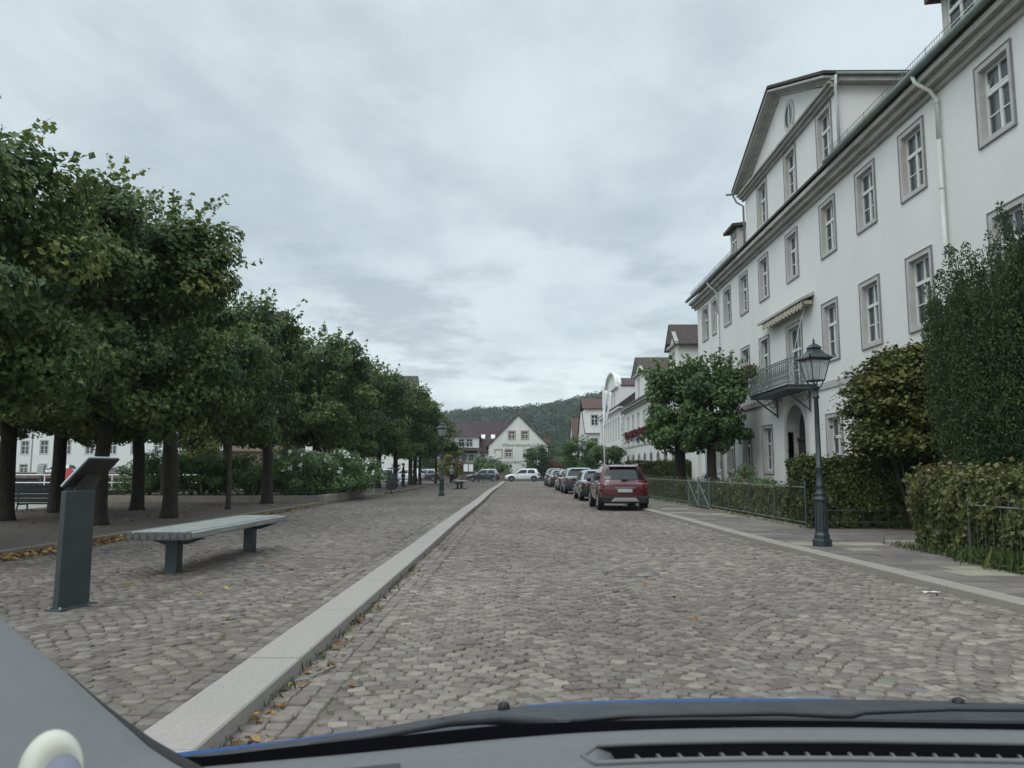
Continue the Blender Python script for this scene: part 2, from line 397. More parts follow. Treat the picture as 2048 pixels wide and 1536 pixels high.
M['fallen'] = leaf_mat('fallen_leaves', [(0.0, (0.10, 0.05, 0.022)), (0.4, (0.22, 0.11, 0.05)), (0.8, (0.34, 0.22, 0.10)), (1.0, (0.42, 0.34, 0.08))], 0.7, 0.15)
M['grass'] = leaf_mat('grass_blades', [(0.0, (0.03, 0.05, 0.015)), (0.6, (0.055, 0.09, 0.026)), (1.0, (0.14, 0.14, 0.05))], 0.6, 0.25)
M['skin'] = pm('skin', (0.42, 0.27, 0.2), 0.6, 0.05, 5)
M['hair'] = pm('dark_hair', (0.05, 0.04, 0.035), 0.7, 0.2, 20)
M['greyhair'] = pm('grey_hair', (0.35, 0.34, 0.33), 0.7, 0.2, 20)
M['cloth_dark'] = pm('dark_cloth', (0.02, 0.022, 0.028), 0.9, 0.2, 8)
M['cloth_jeans'] = pm('blue_jeans', (0.03, 0.055, 0.14), 0.9, 0.2, 8)
M['cloth_pale'] = pm('pale_blue_grey_jacket', (0.22, 0.27, 0.31), 0.85, 0.15, 8)
M['cloth_beige'] = pm('pale_grey_trousers', (0.28, 0.28, 0.29), 0.85, 0.15, 8)
M['red'] = pm('red_paint', (0.42, 0.06, 0.06), 0.5, 0.1, 4)
M['bluepaint'] = pm('blue_paint', (0.05, 0.22, 0.42), 0.5, 0.1, 4)
M['benchgreen'] = pm('dark_green_wood', (0.022, 0.032, 0.030), 0.7, 0.25, 4)
M['windscreen'] = bpy.data.materials.new('tinted_windscreen')
M['windscreen'].use_nodes = True
_nt = M['windscreen'].node_tree; _nt.nodes.clear()
_o = _nt.nodes.new('ShaderNodeOutputMaterial'); _t = _nt.nodes.new('ShaderNodeBsdfTransparent')
_t.inputs[0].default_value = (0.945, 0.967, 0.957, 1); _nt.links.new(_t.outputs[0], _o.inputs['Surface'])
# ------------------------------------------------------------------ ground, road, plaza
def interp(pts):
    xs = np.array([p[0] for p in pts]); ys = np.array([p[1] for p in pts])
    return lambda y: np.interp(y, xs, ys)
KL = interp([(0, -1.57), (5, -1.58), (14, -1.62), (24, -1.68), (34, -1.66), (50, -1.80), (70, -1.72), (92, -1.72)])   # road edge of the left kerb
KR = interp([(0, 5.55), (8, 5.16), (16, 4.71), (27, 4.41), (70, 4.05), (92, 4.0)])                                   # road edge of the right kerb
BED = interp([(0, -8.35), (13, -8.0), (25, -7.82), (42, -7.6), (80, -7.5), (92, -7.5)])                              # edge of the tree bed
FENCE = interp([(0, 6.75), (10, 6.78), (18.5, 6.78), (30, 6.6), (37, 6.25), (45, 6.15), (92, 6.1)])
KW, RKW = 0.38, 0.29
PZ, SZ = 0.095, 0.08       # heights of the plaza and of the right pavement
PAL = 0.82 * np.array((1.035, .97, .995)) * (0.32 * np.array((.235, .215, .178)) + 0.68 * np.array([(.335, .31, .255), (.26, .24, .20), (.20, .178, .152), (.168, .142, .124), (.225, .215, .187), (.29, .265, .215), (.18, .153, .134), (.385, .36, .29)]))
PALW = np.array([.12, .22, .20, .14, .12, .11, .08, .01])

def flat(name, pts, z, m, kind='structure'):
    mb = MB(); mb.poly([(x, y, z) for x, y in pts])
    return tag(mb.build(name, m), kind=kind)
def strip(name, fa, fb, y0, y1, z, m, n=24):
    ys = np.linspace(y0, y1, n)
    mb = MB(); mb.grid([[(fa(y), y, z) for y in ys], [(fb(y), y, z) for y in ys]][::-1])
    return tag(mb.build(name, m), kind='structure')

mb = MB(); mb.poly([(-900, -40, -2.6), (900, -40, -2.6), (900, 1010, -2.6), (-900, 1010, -2.6)])
tag(mb.build('ground', M['grassground']), kind='structure')
flat('town_ground', [(-19.5, -30), (150, -30), (150, 700), (-19.5, 700)], -0.06, M['grassground'])

def setts(name, fl, fr, y0, y1, z, bed_z, sx=0.126, sy=0.108, seg=1.3, sag=0.20, left_cols=0, right_cols=0, near=30.0, bright=1.0, seed=1):
    g = np.random.default_rng(seed)
    nrow = int((y1 - y0) / sy); xmin = -9.0; ncol = int(16.0 / sx)
    r_, c_ = np.meshgrid(np.arange(nrow), np.arange(ncol), indexing='ij')
    u = xmin + (c_ + 0.5 * (r_ % 2)) * sx
    v = y0 + r_ * sy
    # segmental arcs
    segj = np.floor(u / seg); t = (u / seg - segj) * 2 - 1
    sg = sag * (1 + 0.25 * np.sin(segj * 2.3))
    yy = v + sg * (1 - t * t); ang = -np.arctan(2 * t * sg * 2 / seg) * 0.85
    xx = u + 0.05 * np.sin(v * 1.3 + segj)
    L_, R_ = fl(yy), fr(yy)
    inside = (xx > L_ + left_cols * sx + sx * 0.3) & (xx < R_ - right_cols * sx - sx * 0.4) & (yy > y0) & (yy < y1)
    X, Y, A = xx[inside], yy[inside], ang[inside] + g.normal(0, 0.06, inside.sum())
    W = np.full(len(X), sx); 
    ex, ey = [], []
    for side, n in ((0, left_cols), (1, right_cols)):
        for k in range(n):
            ys = np.arange(y0, y1, sy * 1.02) + (k % 2) * sy * 0.5
            xs = (fl(ys) + (k + 0.5) * sx) if side == 0 else (fr(ys) - (k + 0.5) * sx)
            ex.append(xs); ey.append(ys)
    if ex:
        ex, ey = np.concatenate(ex), np.concatenate(ey)
        X = np.concatenate([X, ex]); Y = np.concatenate([Y, ey]); A = np.concatenate([A, g.normal(0, 0.04, len(ex))])
    n = len(X)
    X = X + g.normal(0, 0.006, n); Y = Y + g.normal(0, 0.006, n)
    hw = sx * 0.5 * g.uniform(0.90, 1.0, n); hd = sy * 0.5 * g.uniform(0.89, 1.0, n)
    top = z + g.normal(0, 0.0045, n) + 0.006 * np.sin(X * 2.1 + Y * 0.9) * np.sin(Y * 1.7)
    pal = PAL[g.choice(len(PAL), n, p=PALW)] * g.uniform(0.82, 1.18, n)[:, None] * bright
    # broad worn and stained areas
    blot = 0.5 + 0.5 * np.sin(X * 0.9 + 1.3 * np.sin(Y * 0.35)) * np.sin(Y * 0.55 + 0.8 * np.sin(X * 0.7))
    pal *= (0.80 + 0.32 * blot)[:, None]
    cs, sn = np.cos(A), np.sin(A)
    cor = np.array([(-1, -1), (1, -1), (1, 1), (-1, 1)], float)
    jit = g.normal(0, 0.08, (n, 4, 2))
    base = cor[None] * (1 + 0) + jit
    def ring(sc, dz):
        lx = base[:, :, 0] * hw[:, None] * sc; ly = base[:, :, 1] * hd[:, None] * sc
        px = X[:, None] + lx * cs[:, None] - ly * sn[:, None]; py = Y[:, None] + lx * sn[:, None] + ly * cs[:, None]
        pz = np.repeat((top + dz)[:, None], 4, 1) + tilt[:, 0:1] * lx + tilt[:, 1:2] * ly
        return np.stack([px, py, pz], -1)
    tilt = g.normal(0, 0.03, (n, 2))
    isn = Y < near
    out_v, out_f, out_c = [], [], []; b = 0
    for sel, rings in ((isn, [(1.02, -0.035), (0.975, -0.006), (0.84, 0.0)]), (~isn, [(1.0, -0.03), (0.86, 0.0)])):
        k = int(sel.sum())
        if not k: continue
        V = np.concatenate([ring(s_, d_)[sel] for s_, d_ in rings], 1)          # k, 4*rings, 3
        m_ = V.shape[1]
        fs = []
        for q in range(len(rings) - 1):
            for e in range(4): fs.append((q * 4 + e, q * 4 + (e + 1) % 4, q * 4 + 4 + (e + 1) % 4, q * 4 + 4 + e))
        q = (len(rings) - 1) * 4; fs.append((q, q + 1, q + 2, q + 3))
        F = (np.arange(k) * m_)[:, None, None] + np.array(fs)[None] + b
        out_v.append(V.reshape(-1, 3)); out_f.append(F.reshape(-1, 4)); out_c.append(np.repeat(pal[sel], m_, 0)); b += k * m_
    o = mesh_np(name, np.concatenate(out_v), np.concatenate(out_f), M['setts'], tint=np.concatenate(out_c), smooth=True)
    return tag(o, kind='structure')

strip('road_bed', KL, KR, -8, 89.5, -0.016, M['joint'])
setts('road_surface', KL, KR, 2.2, 89.5, 0.0, -0.016, left_cols=3, right_cols=2, seed=3, bright=0.86)
strip('plaza_bed', BED, lambda y: KL(y) - KW, -8, 89.5, PZ - 0.016, M['joint'])
setts('plaza_paving', lambda y: BED(y) + 0.0, lambda y: KL(y) - KW, 1.8, 89.5, PZ, PZ - 0.016, right_cols=2, seed=5, bright=0.76, sag=0.24)

def kerb_stones(name, fa, fb, y0, y1, ztop, lens, seed, col, zlow=-0.1):
    g = np.random.default_rng(seed); V, F, C = [], [], []; y = y0; b = 0
    while y < y1:
        l = g.uniform(*lens); a, e = y + 0.007, y + l - 0.007; c = 0.010
        dz = g.normal(0, 0.003); xa0, xb0, xa1, xb1 = fa(a), fb(a), fa(e), fb(e)
        lo = [(xa0, a, zlow), (xb0, a, zlow), (xb1, e, zlow), (xa1, e, zlow)]
        mi = [(xa0, a, ztop - c + dz), (xb0, a, ztop - c + dz), (xb1, e, ztop - c + dz), (xa1, e, ztop - c + dz)]
        hi = [(xa0 + c, a + .004, ztop + dz), (xb0 - c, a + .004, ztop + dz), (xb1 - c, e - .004, ztop + dz), (xa1 + c, e - .004, ztop + dz)]
        V += lo + mi + hi
        for q in (0, 4):
            for k in range(4): F.append((b + q + k, b + q + (k + 1) % 4, b + q + 4 + (k + 1) % 4, b + q + 4 + k))
        F.append((b + 8, b + 9, b + 10, b + 11))
        C += [np.array(col) * g.uniform(0.985, 1.015)] * 12; b += 12; y += l
    return tag(mesh_np(name, V, F, M['granite'], tint=np.array(C)), kind='structure')
kerb_stones('plaza_kerb', lambda y: KL(y) - KW, KL, -2, 89, 0.105, (1.3, 2.1), 11, (.30, .274, .252))
kerb_stones('pavement_kerb', KR, lambda y: KR(y) + RKW, 0, 89, 0.085, (0.9, 1.5), 12, (.27, .25, .215))
kerb_stones('bed_kerb', lambda y: BED(y) - 0.14, BED, -2, 88, 0.20, (0.9, 1.3), 13, (.17, .15, .13), 0.0)

# right pavement: large sandstone slabs laid in rows
g = np.random.default_rng(21); V, F, C = [], [], []; b = 0
y = 1.0
while y < 89:
    d = g.uniform(0.42, 0.62); x0, x1 = KR(y) + RKW + 0.004, FENCE(y) + (2.9 if 14.0 < y < 18.4 else 0.06)
    x = x0 - g.uniform(0, .3) 
    while x < x1:
        w = g.uniform(0.55, 1.1); a, e = max(x, x0), min(x + w, x1); x += w
        if e - a < 0.08: continue
        zz = SZ + g.normal(0, 0.0025); t = 0.006
        col = np.array(((.145, .126, .116), (.158, .138, .124), (.128, .11, .104), (.27, .25, .19), (.185, .165, .145))[g.choice(5, p=[.30, .25, .18, .13, .14])]) * g.uniform(.9, 1.1)
        V += [(a + t, y + t, zz - .02), (e - t, y + t, zz - .02), (e - t, y + d - t, zz - .02), (a + t, y + d - t, zz - .02)]
        V += [(a + 2 * t, y + 2 * t, zz), (e - 2 * t, y + 2 * t, zz), (e - 2 * t, y + d - 2 * t, zz), (a + 2 * t, y + d - 2 * t, zz)]
        F += [(b + k, b + (k + 1) % 4, b + 4 + (k + 1) % 4, b + 4 + k) for k in range(4)] + [(b + 4, b + 5, b + 6, b + 7)]
        C += [col] * 8; b += 8
    y += d
tag(mesh_np('right_pavement', V, F, M['slabs'], tint=np.array(C)), kind='structure')
strip('pavement_bed', lambda y: KR(y) + RKW, lambda y: 10.5, -8, 89.5, SZ - 0.02, M['joint'])
for ya, yb in ((-8, 13.9), (18.45, 89.5)):
    strip('garden_soil', lambda y: FENCE(y) + 0.03, lambda y: 10.02, ya, yb, SZ + 0.02, M['soil'])
# left: tree bed, pale promenade, basin
flat('tree_bed', [(-16.2, -8), (-8.0, -8)] + [(BED(y) - 0.13, y) for y in (0, 13, 25, 42, 88)] + [(-16.2, 88)], 0.185, M['soil'])
flat('promenade', [(-19.4, -8), (-16.2, -8), (-16.2, 60), (-19.4, 60)], 0.17, M['pale_paving'])
flat('harbour_promenade', [(-60, -20), (-19.4, -20), (-19.4, 46), (-60, 46)], 0.165, M['pale_paving'])
flat('basin_water', [(-150, 46), (-14, 46), (-14, 90), (-150, 90)], -1.5, M['water'])
flat('cross_street', [(-60, 89.5), (60, 89.5), (60, 102.5), (-60, 102.5)], 0.0, M['asphalt'])
flat('far_quay', [(-170, 90), (-19.5, 90), (-19.5, 240), (-170, 240)], 0.5, M['asphalt'])
flat('market_square', [(-19.5, 60), (-16.2, 60), (-16.2, 89.5), (-19.5, 89.5)], 0.12, M['pale_paving'])

# wooded hill
def hill():
    g = np.random.default_rng(31)
    xs = np.linspace(-420, 520, 80); ys = np.linspace(330, 1000, 40)
    def hz(x, y):
        a = interp([(-420, 18), (-120, 30), (-60, 36), (0, 41), (60, 52), (130, 63), (220, 62), (520, 50)])(x * 620 / np.maximum(y, 450))
        return a * np.clip((y - 330) / 270, 0, 1) ** 0.8 + 2 * np.sin(x * .05) * np.sin(y * .03)
    Xg, Yg = np.meshgrid(xs, ys); Z = hz(Xg, Yg) - 3
    mb = MB(); mb.grid([[(Xg[i, j], Yg[i, j], Z[i, j]) for j in range(len(xs))] for i in range(len(ys))])
    tag(mb.build('hill_terrain', M['grassground'], smooth=True), kind='structure')
    # the woods on it: clumps of leaf faces, one crown per few metres
    n = 3400
    px = g.uniform(-130, 125, n); py = g.uniform(380, 690, n); r = g.uniform(2.6, 6.5, n)
    k = 100
    d = g.normal(0, 1, (n, k, 3)); d /= np.linalg.norm(d, axis=2, keepdims=True); d[:, :, 2] = np.abs(d[:, :, 2]) * 1.15 - 0.25
    rad = g.uniform(0.75, 1.08, (n, k, 1))
    P = np.stack([px, py, hz(px, py) + r * 0.9], -1)[:, None] + d * rad * r[:, None, None]
    tnt = np.clip(g.normal(0.42, 0.27, n)[:, None] + g.normal(0, 0.10, (n, k)), 0, 1)
    leaf_faces('hill_forest', P.reshape(-1, 3), (d + g.normal(0, .35, d.shape)).reshape(-1, 3), np.repeat(r, k) * 0.22, tnt.ravel(), M['hillwood'], g, kind='stuff')

def leaf_faces(name, P, Nrm, size, tintv, m, g, parent=None, kind=None, aspect=0.42, fold=0.16, droop=0.5, extra=None, loc=None, up=0.0):
    """one small pointed leaf (two folded triangles) per point"""
    n = len(P)
    Nn = Nrm / np.maximum(np.linalg.norm(Nrm, axis=1, keepdims=True), 1e-6)
    d = g.normal(0, 1, (n, 3)); d[:, 2] -= droop; d[:, 2] += up
    d += Nn * 0.25
    d -= Nn * (d * Nn).sum(1, keepdims=True) * 0.8; d /= np.maximum(np.linalg.norm(d, axis=1, keepdims=True), 1e-6)
    s = np.cross(Nn, d); s /= np.maximum(np.linalg.norm(s, axis=1, keepdims=True), 1e-6)
    L_ = np.asarray(size).reshape(-1, 1) * g.uniform(0.55, 1.4, (n, 1))
    nn = np.cross(d, s)
    v0 = P - d * L_ * 0.5; v2 = P + d * L_ * 0.5
    mid = P - d * L_ * 0.08
    v1 = mid + s * L_ * aspect + nn * L_ * fold; v3 = mid - s * L_ * aspect + nn * L_ * fold
    V = np.stack([v0, v1, v2, v3], 1).reshape(-1, 3)
    F = (np.arange(n) * 4)[:, None, None] + np.array([(0, 1, 2), (0, 2, 3)])[None]
    F = F.reshape(-1, 3); T = np.repeat(np.asarray(tintv), 4)
    if extra is not None:
        ev, ef, et = extra
        ef = np.asarray(ef) + len(V); V = np.concatenate([V, np.asarray(ev, float)]); F = np.concatenate([F, ef]); T = np.concatenate([T, np.full(len(ev), et)])
    o = mesh_np(name, V, F, m, parent, tint=np.repeat(T[:, None], 3, 1), loc=loc)
    if kind: tag(o, kind=kind)
    return o
hill()
def haze():
    mb = MB(); mb.box(-910, 910, -50, 1020, -3.7, 90)
    o = mb.build('haze', None); m = bpy.data.materials.new('air_haze'); m.use_nodes = True; nt = m.node_tree; nt.nodes.clear()
    out = nt.nodes.new('ShaderNodeOutputMaterial'); v = nt.nodes.new('ShaderNodeVolumePrincipled')
    v.inputs['Color'].default_value = (0.80, 0.88, 0.95, 1); v.inputs['Density'].default_value = 0.00028
    nt.links.new(v.outputs[0], out.inputs['Volume']); o.data.materials.append(m)
    tag(o, kind='stuff')
haze()
# ------------------------------------------------------------------ trees
def crown_points(g, n, c, rad, nclump, csize, zmin, fill=0.3, flat_=0.6):
    """leaf positions, normals and tints of a crown built of clumps; c centre, rad (rx,ry,rz)"""
    c = np.array(c, float); rad = np.array(rad, float)
    d = g.normal(0, 1, (nclump * 3, 3)); d /= np.linalg.norm(d, axis=1, keepdims=True)
    cc = c + np.sign(d) * np.abs(d) ** flat_ * rad * g.uniform(0.5, 1.02, (len(d), 1)) ** .7 * 0.94
    cc = cc[cc[:, 2] > zmin + csize * 0.4][:nclump]
    cs = csize * g.uniform(0.7, 1.35, len(cc)); ct = g.normal(0.45, 0.17, len(cc))
    k = int(n * (1 - fill)); idx = g.integers(0, len(cc), k)
    off = g.normal(0, 1, (k, 3)); off /= np.linalg.norm(off, axis=1, keepdims=True)
    off *= (g.uniform(0.35, 1.0, (k, 1)) ** 0.6) * np.array([1.15, 1.15, 0.75])
    P = cc[idx] + off * cs[idx][:, None]
    Nn = off * 0.8 + (P - c) / rad * 0.8 + np.array([0, 0, 0.55]) + g.normal(0, 0.35, (k, 3))
    T = np.clip(ct[idx] + g.normal(0, 0.16, k), 0, 1)
    f = n - k
    d = g.normal(0, 1, (f, 3)); d /= np.linalg.norm(d, axis=1, keepdims=True)
    Pf = c + np.sign(d) * np.abs(d) ** flat_ * rad * g.uniform(0.2, 0.93, (f, 1)) ** 0.6 * 0.9
    Nf = d + g.normal(0, .5, (f, 3)); Tf = np.clip(g.normal(.35, .15, f), 0, 1)
    P = np.concatenate([P, Pf]); Nn = np.concatenate([Nn, Nf]); T = np.concatenate([T, Tf])
    ok = P[:, 2] > zmin + g.normal(0, 0.12, len(P)) + .28 * np.sin(P[:, 0] * 2.7 + 1) * np.sin(P[:, 1] * 2.3 + .5)
    return P[ok], Nn[ok], T[ok]

def shoot_points(g, n, c, rad, length, step, low=0.45):
    """thin new shoots standing out of a clipped crown, with leaves strung along them"""
    P, N_, T, ev, ef = [], [], [], [], []
    c = np.array(c); rad = np.array(rad)
    for i in range(n):
        a = g.uniform(0, 2 * math.pi); e = g.uniform(low, 1.5)
        d = np.array([math.cos(a) * math.cos(e), math.sin(a) * math.cos(e), math.sin(e)])
        p = c + np.sign(d) * np.abs(d) ** 0.6 * rad * 0.88
        L_ = length * g.uniform(0.5, 1.3); v = d * 0.85 + np.array([0, 0, 0.55]) + g.normal(0, .18, 3); v /= np.linalg.norm(v)
        bend = g.normal(0, .25, 3) + np.array([d[0], d[1], -0.7]) * 0.4; t0 = g.uniform(.45, .8); last = p
        m_ = int(L_ / step)
        for k in range(2 * m_ + 1):
            f = k / max(1, 2 * m_); q = p + v * L_ * f + bend * L_ * f * f * 0.6
            if k:
                s = np.array([0.004, 0.003, 0.0]); b = len(ev); ev += [last - s, last + s, q + s * .6, q - s * .6]; ef += [(b, b + 1, b + 2), (b, b + 2, b + 3)]
            last = q
            P.append(q + g.normal(0, .05, 3) + np.array([0, 0, -.03])); N_.append(np.array([0, 0, .8]) + g.normal(0, .5, 3)); T.append(np.clip(t0 + g.normal(0, .12), 0, 1))
    return np.array(P), np.array(N_), np.array(T), (ev, ef, 0.1)

def make_tree(name, label, cat, g, trunk_r, fork, c, rad, n, leaf, zmin, nclump=70, csize=0.6, shoots=40, shootL=0.9, m='linden', bark='bark', group=None, fill=0.3, lean=0.0, flat_=0.5, droop=0.6):
    t = thing(name, label, cat, (0, 0, 0), 0, group)
    mb = MB()
    top = (c[0] * .12 + lean, c[1], fork)
    mb.tube([(0, 0, -0.1), (0.01, 0, 0.12), (0.02, 0.01, 0.5), (lean * .5, 0.02, fork * .6), top], [trunk_r * 1.5, trunk_r * 1.15, trunk_r, trunk_r * .9, trunk_r * .85], 12)
    for k in range(7):
        a = 2 * math.pi * k / 7 + g.uniform(-.3, .3); e = g.uniform(.5, 1.2); l = rad[0] * g.uniform(.55, .85)
        p0 = Vector(top) - Vector((0, 0, .15)); d = Vector((math.cos(a) * math.cos(e), math.sin(a) * math.cos(e), math.sin(e)))
        mb.tube([p0, p0 + d * l * .4 + Vector((0, 0, .05)), p0 + d * l + Vector((0, 0, l * .3)), p0 + d * l * 1.4 + Vector((0, 0, l * .8))], [trunk_r * .5, trunk_r * .33, trunk_r * .2, 0.015], 6)
    mb.tube([Vector(top) - Vector((0, 0, .2)), Vector(top) + Vector((.1, .1, rad[2] * .9)), (c[0], c[1], c[2] + rad[2] * .8)], [trunk_r * .8, trunk_r * .4, .02], 7)
    mb.build('trunk', M[bark], t, smooth=True)
    P, Nn, T = crown_points(g, n, c, rad, nclump, csize, zmin, fill, flat_)
    extra = None; sz = np.full(len(P), leaf)
    if shoots:
        P2, N2, T2, extra = shoot_points(g, shoots, c, rad, shootL, leaf * 0.8)
        P = np.concatenate([P, P2]); Nn = np.concatenate([Nn, N2]); T = np.concatenate([T, T2]); sz = np.concatenate([sz, np.full(len(P2), leaf * 1.1)])
    leaf_faces('crown', P, Nn, sz, T, M[m], g, parent=t, extra=extra, droop=droop, aspect=0.40)
    return t

G_LIND = 'clipped lindens in rows along the plaza'
near_a = make_tree('linden_tree', 'nearest linden, its big-leaved crown cut by the left edge above the slanted panel', 'tree', np.random.default_rng(41), .21, 2.5, (0, 0, 4.5), (2.75, 2.6, 2.65), 44000, .12, 1.95, 170, .42, 60, .9, group=G_LIND)
near_a.location = (-9.75, 11.3, .185)
near_b = make_tree('linden_tree', 'thick-trunked linden just behind the near slatted bench', 'tree', np.random.default_rng(42), .19, 2.6, (-.85, 0, 5.1), (1.6, 2.5, 3.05), 46000, .125, 1.95, 180, .42, 60, .9, group=G_LIND)
pb = at_z(337, 1036, .185); near_b.location = pb
near_c = make_tree('linden_tree', 'linden standing in front of the long low planter wall, right of the thin sapling', 'tree', np.random.default_rng(43), .205, 2.7, (-.75, 0, 4.8), (1.6, 2.5, 2.85), 32000, .145, 2.0, 150, .42, 50, .9, group=G_LIND)
pc = at_z(533, 1007, .185); near_c.location = pc
far_a = make_tree('linden_tree', 'linden at the near end of the pale planter block, crown over the white roses', 'tree', np.random.default_rng(44), .2, 2.7, (0, 0, 5.1), (2.2, 2.7, 3.0), 19000, .18, 2.0, 120, .45, 46, .9, group=G_LIND)
far_a.location = (-10.2, 38.5, .185)
far_b = make_tree('linden_tree', 'linden just beyond the rose planter, first of the dark trunks there', 'tree', np.random.default_rng(45), .2, 2.6, (0, 0, 4.95), (2.2, 2.6, 2.95), 17000, .185, 2.0, 110, .45, 42, .8, group=G_LIND)
far_b.location = (-10.1, 45.5, .185)
# second and third row and the far end of the first: the same crowns turned
for src, (x, y), rz, sc, lb in (
    (near_c, at_z(8, 1041, .185)[:2], 1.9, (1, 1, 1.0), 'linden whose bare trunk stands at the far left edge, behind the park bench'),
    (near_b, at_z(197, 1050, .185)[:2], 2.6, (.95, .95, .95), 'linden with its trunk hidden behind the slanted panel post'),
    (near_a, (-13.9, 23.2), 4.0, (1, 1, .98), 'dark linden in the second row, trunk showing just above the slanted panel'),
    (near_c, at_z(273, 1020, .185)[:2], 0.7, (.95, .95, 1), 'straight dark-trunked linden left of the near bench, beside the planter end'),
    (far_a, (-14.2, 31.0), 2.2, (1, 1, 1), 'linden in the second row behind the green planter hedge, over the yellow bush'),
    (far_b, (-14.3, 37.5), 4.4, (1, 1, 1.02), 'linden in the second row just in front of the sandstone monument'),
    (far_a, (-14.0, 46.0), 5.1, (1, 1, 1), 'linden in the second row behind the white roses'),
    (far_a, (-10.3, 50.6), 1.0, (.98, .98, 1), 'second dark linden trunk beyond the rose planter, left of the litter bin'),
    (far_b, (-10.1, 55.2), 3.3, (1, 1, .98), 'third dark linden trunk beyond the rose planter, behind the litter bin'),
    (far_a, at_z(790, 974, .185)[:2], 4.2, (.95, .95, .97), 'linden right of the litter bin, beside the person in dark clothes'),
    (far_b, at_z(820, 970.5, .185)[:2], 5.5, (.95, .95, .95), 'linden just right of the person in dark clothes'),
    (far_a, at_z(829.5, 969.5, .185)[:2], 0.4, (.9, .9, .93), 'last thick-trunked linden in the row before the crossing'),
    (far_b, (-14.2, 66.0), 2.0, (1, 1, 1), 'linden in the second row far back beside the parked cars'),
    ):
    copy_tree(src, (x, y, .185), rz, lb, scale=sc)
sap = make_tree('linden_sapling', 'thin young linden with a slim pale stem between two thick trunks', 'tree', np.random.default_rng(46), .075, 2.5, (0, 0, 4.1), (1.15, 1.15, 1.6), 5000, .15, 2.4, 26, .45, 16, .6, bark='bark2', group='thin young lindens')
sap.location = at_z(455, 1019, .185)
for px, py, sc, lb in ((840, 968.6, 1.15, 'thin young linden far down the row, left of the two people'), (871, 967.2, 1.05, 'last thin young linden of the row, just left of the lamp post')):
    copy_tree(sap, at_z(px, py, .185), px * .1, lb, scale=(sc * 1.6, sc * 1.6, sc))

G_MAP = 'clipped maples in the front garden'
mp1 = make_tree('maple_tree', 'left clipped maple in the garden, trunk right beside the red car', 'tree', np.random.default_rng(51), .26, 2.35, (0, 0, 4.1), (1.5, 1.6, 2.0), 14000, .18, 2.1, 90, .4, 44, .7, m='maple', group=G_MAP)
mp1.location = (7.15, 34.6, .1)
mp2 = make_tree('maple_tree', 'right clipped maple in the garden, in front of the tall ground floor windows', 'tree', np.random.default_rng(52), .22, 2.35, (0, 0, 3.95), (1.4, 1.5, 1.85), 13000, .175, 2.05, 85, .4, 44, .9, m='maple', bark='bark', group=G_MAP)
mp2.location = (8.05, 32.6, .1)

# ------------------------------------------------------------------ hedges and bushes
def hedge(name, label, x0, x1, y0, y1, z0, z1, leaf, n, m, seed, wob=0.11, cat='hedge', shear=0.0, group=None):
    g = np.random.default_rng(seed)
    sx, sy, sz = x1 - x0, y1 - y0, z1 - z0
    ar = np.array([sy * sz, sy * sz, sx * sz, sx * sz, sx * sy * 1.2]); k = g.choice(5, n, p=ar / ar.sum())
    a, b = g.uniform(0, 1, n), g.uniform(0, 1, n)
    P = np.empty((n, 3)); Nn = np.zeros((n, 3)); dep = -np.abs(g.normal(0, 0.06, n))
    for i, (ax, sgn) in enumerate(((0, -1), (0, 1), (1, -1), (1, 1), (2, 1))):
        q = k == i
        if ax == 0: P[q] = np.stack([np.full(q.sum(), x0 if sgn < 0 else x1), y0 + a[q] * sy, z0 + b[q] * sz], 1)
        elif ax == 1: P[q] = np.stack([x0 + a[q] * sx, np.full(q.sum(), y0 if sgn < 0 else y1), z0 + b[q] * sz], 1)
        else: P[q] = np.stack([x0 + a[q] * sx, y0 + b[q] * sy, np.full(q.sum(), z1)], 1)
        Nn[q, ax] = sgn
    w = .7 * np.sin(P[:, 0] * 1.7 + P[:, 1] * 1.9 + seed * 2) * np.sin(P[:, 2] * 2.6 + P[:, 1]) + np.sin(P[:, 0] * 5 + P[:, 1] * 3.7 + seed) * np.sin(P[:, 2] * 6 + P[:, 1] * 2.9) + .5 * np.sin(P[:, 1] * 11 + P[:, 2] * 9 + P[:, 0] * 10)
    P += Nn * (dep + w * wob * .6 + (g.random(n) < .05) * np.abs(g.normal(0, .09, n)))[:, None] + g.normal(0, .026, (n, 3))
    P[:, 0] += shear * (P[:, 1] - y0)
    T = np.clip(.42 + .14 * w + g.normal(0, .19, n) + .14 * Nn[:, 2], 0, 1)  # shade put into the leaf tint: hollows darker, bulges and top lighter
    i_ = min(.14, sx * .3, sy * .3)
    def X(x, y): return x + shear * (y - y0)
    cv = [(X(x, y), y, z) for z in (z0, z1 - .14) for x, y in ((x0 + i_, y0 + i_), (x1 - i_, y0 + i_), (x1 - i_, y1 - i_), (x0 + i_, y1 - i_))]
    cf = [(4, 5, 6), (4, 6, 7)] + [t for e in range(4) for t in ((e, (e + 1) % 4, 4 + (e + 1) % 4), (e, 4 + (e + 1) % 4, 4 + e))]
    o = leaf_faces(name, P, Nn + g.normal(0, .45, (n, 3)), leaf, T, M[m], g, extra=(cv, cf, 0.0), loc=(x0, y0, z0), aspect=.45)
    return tag(o, label, cat, group)

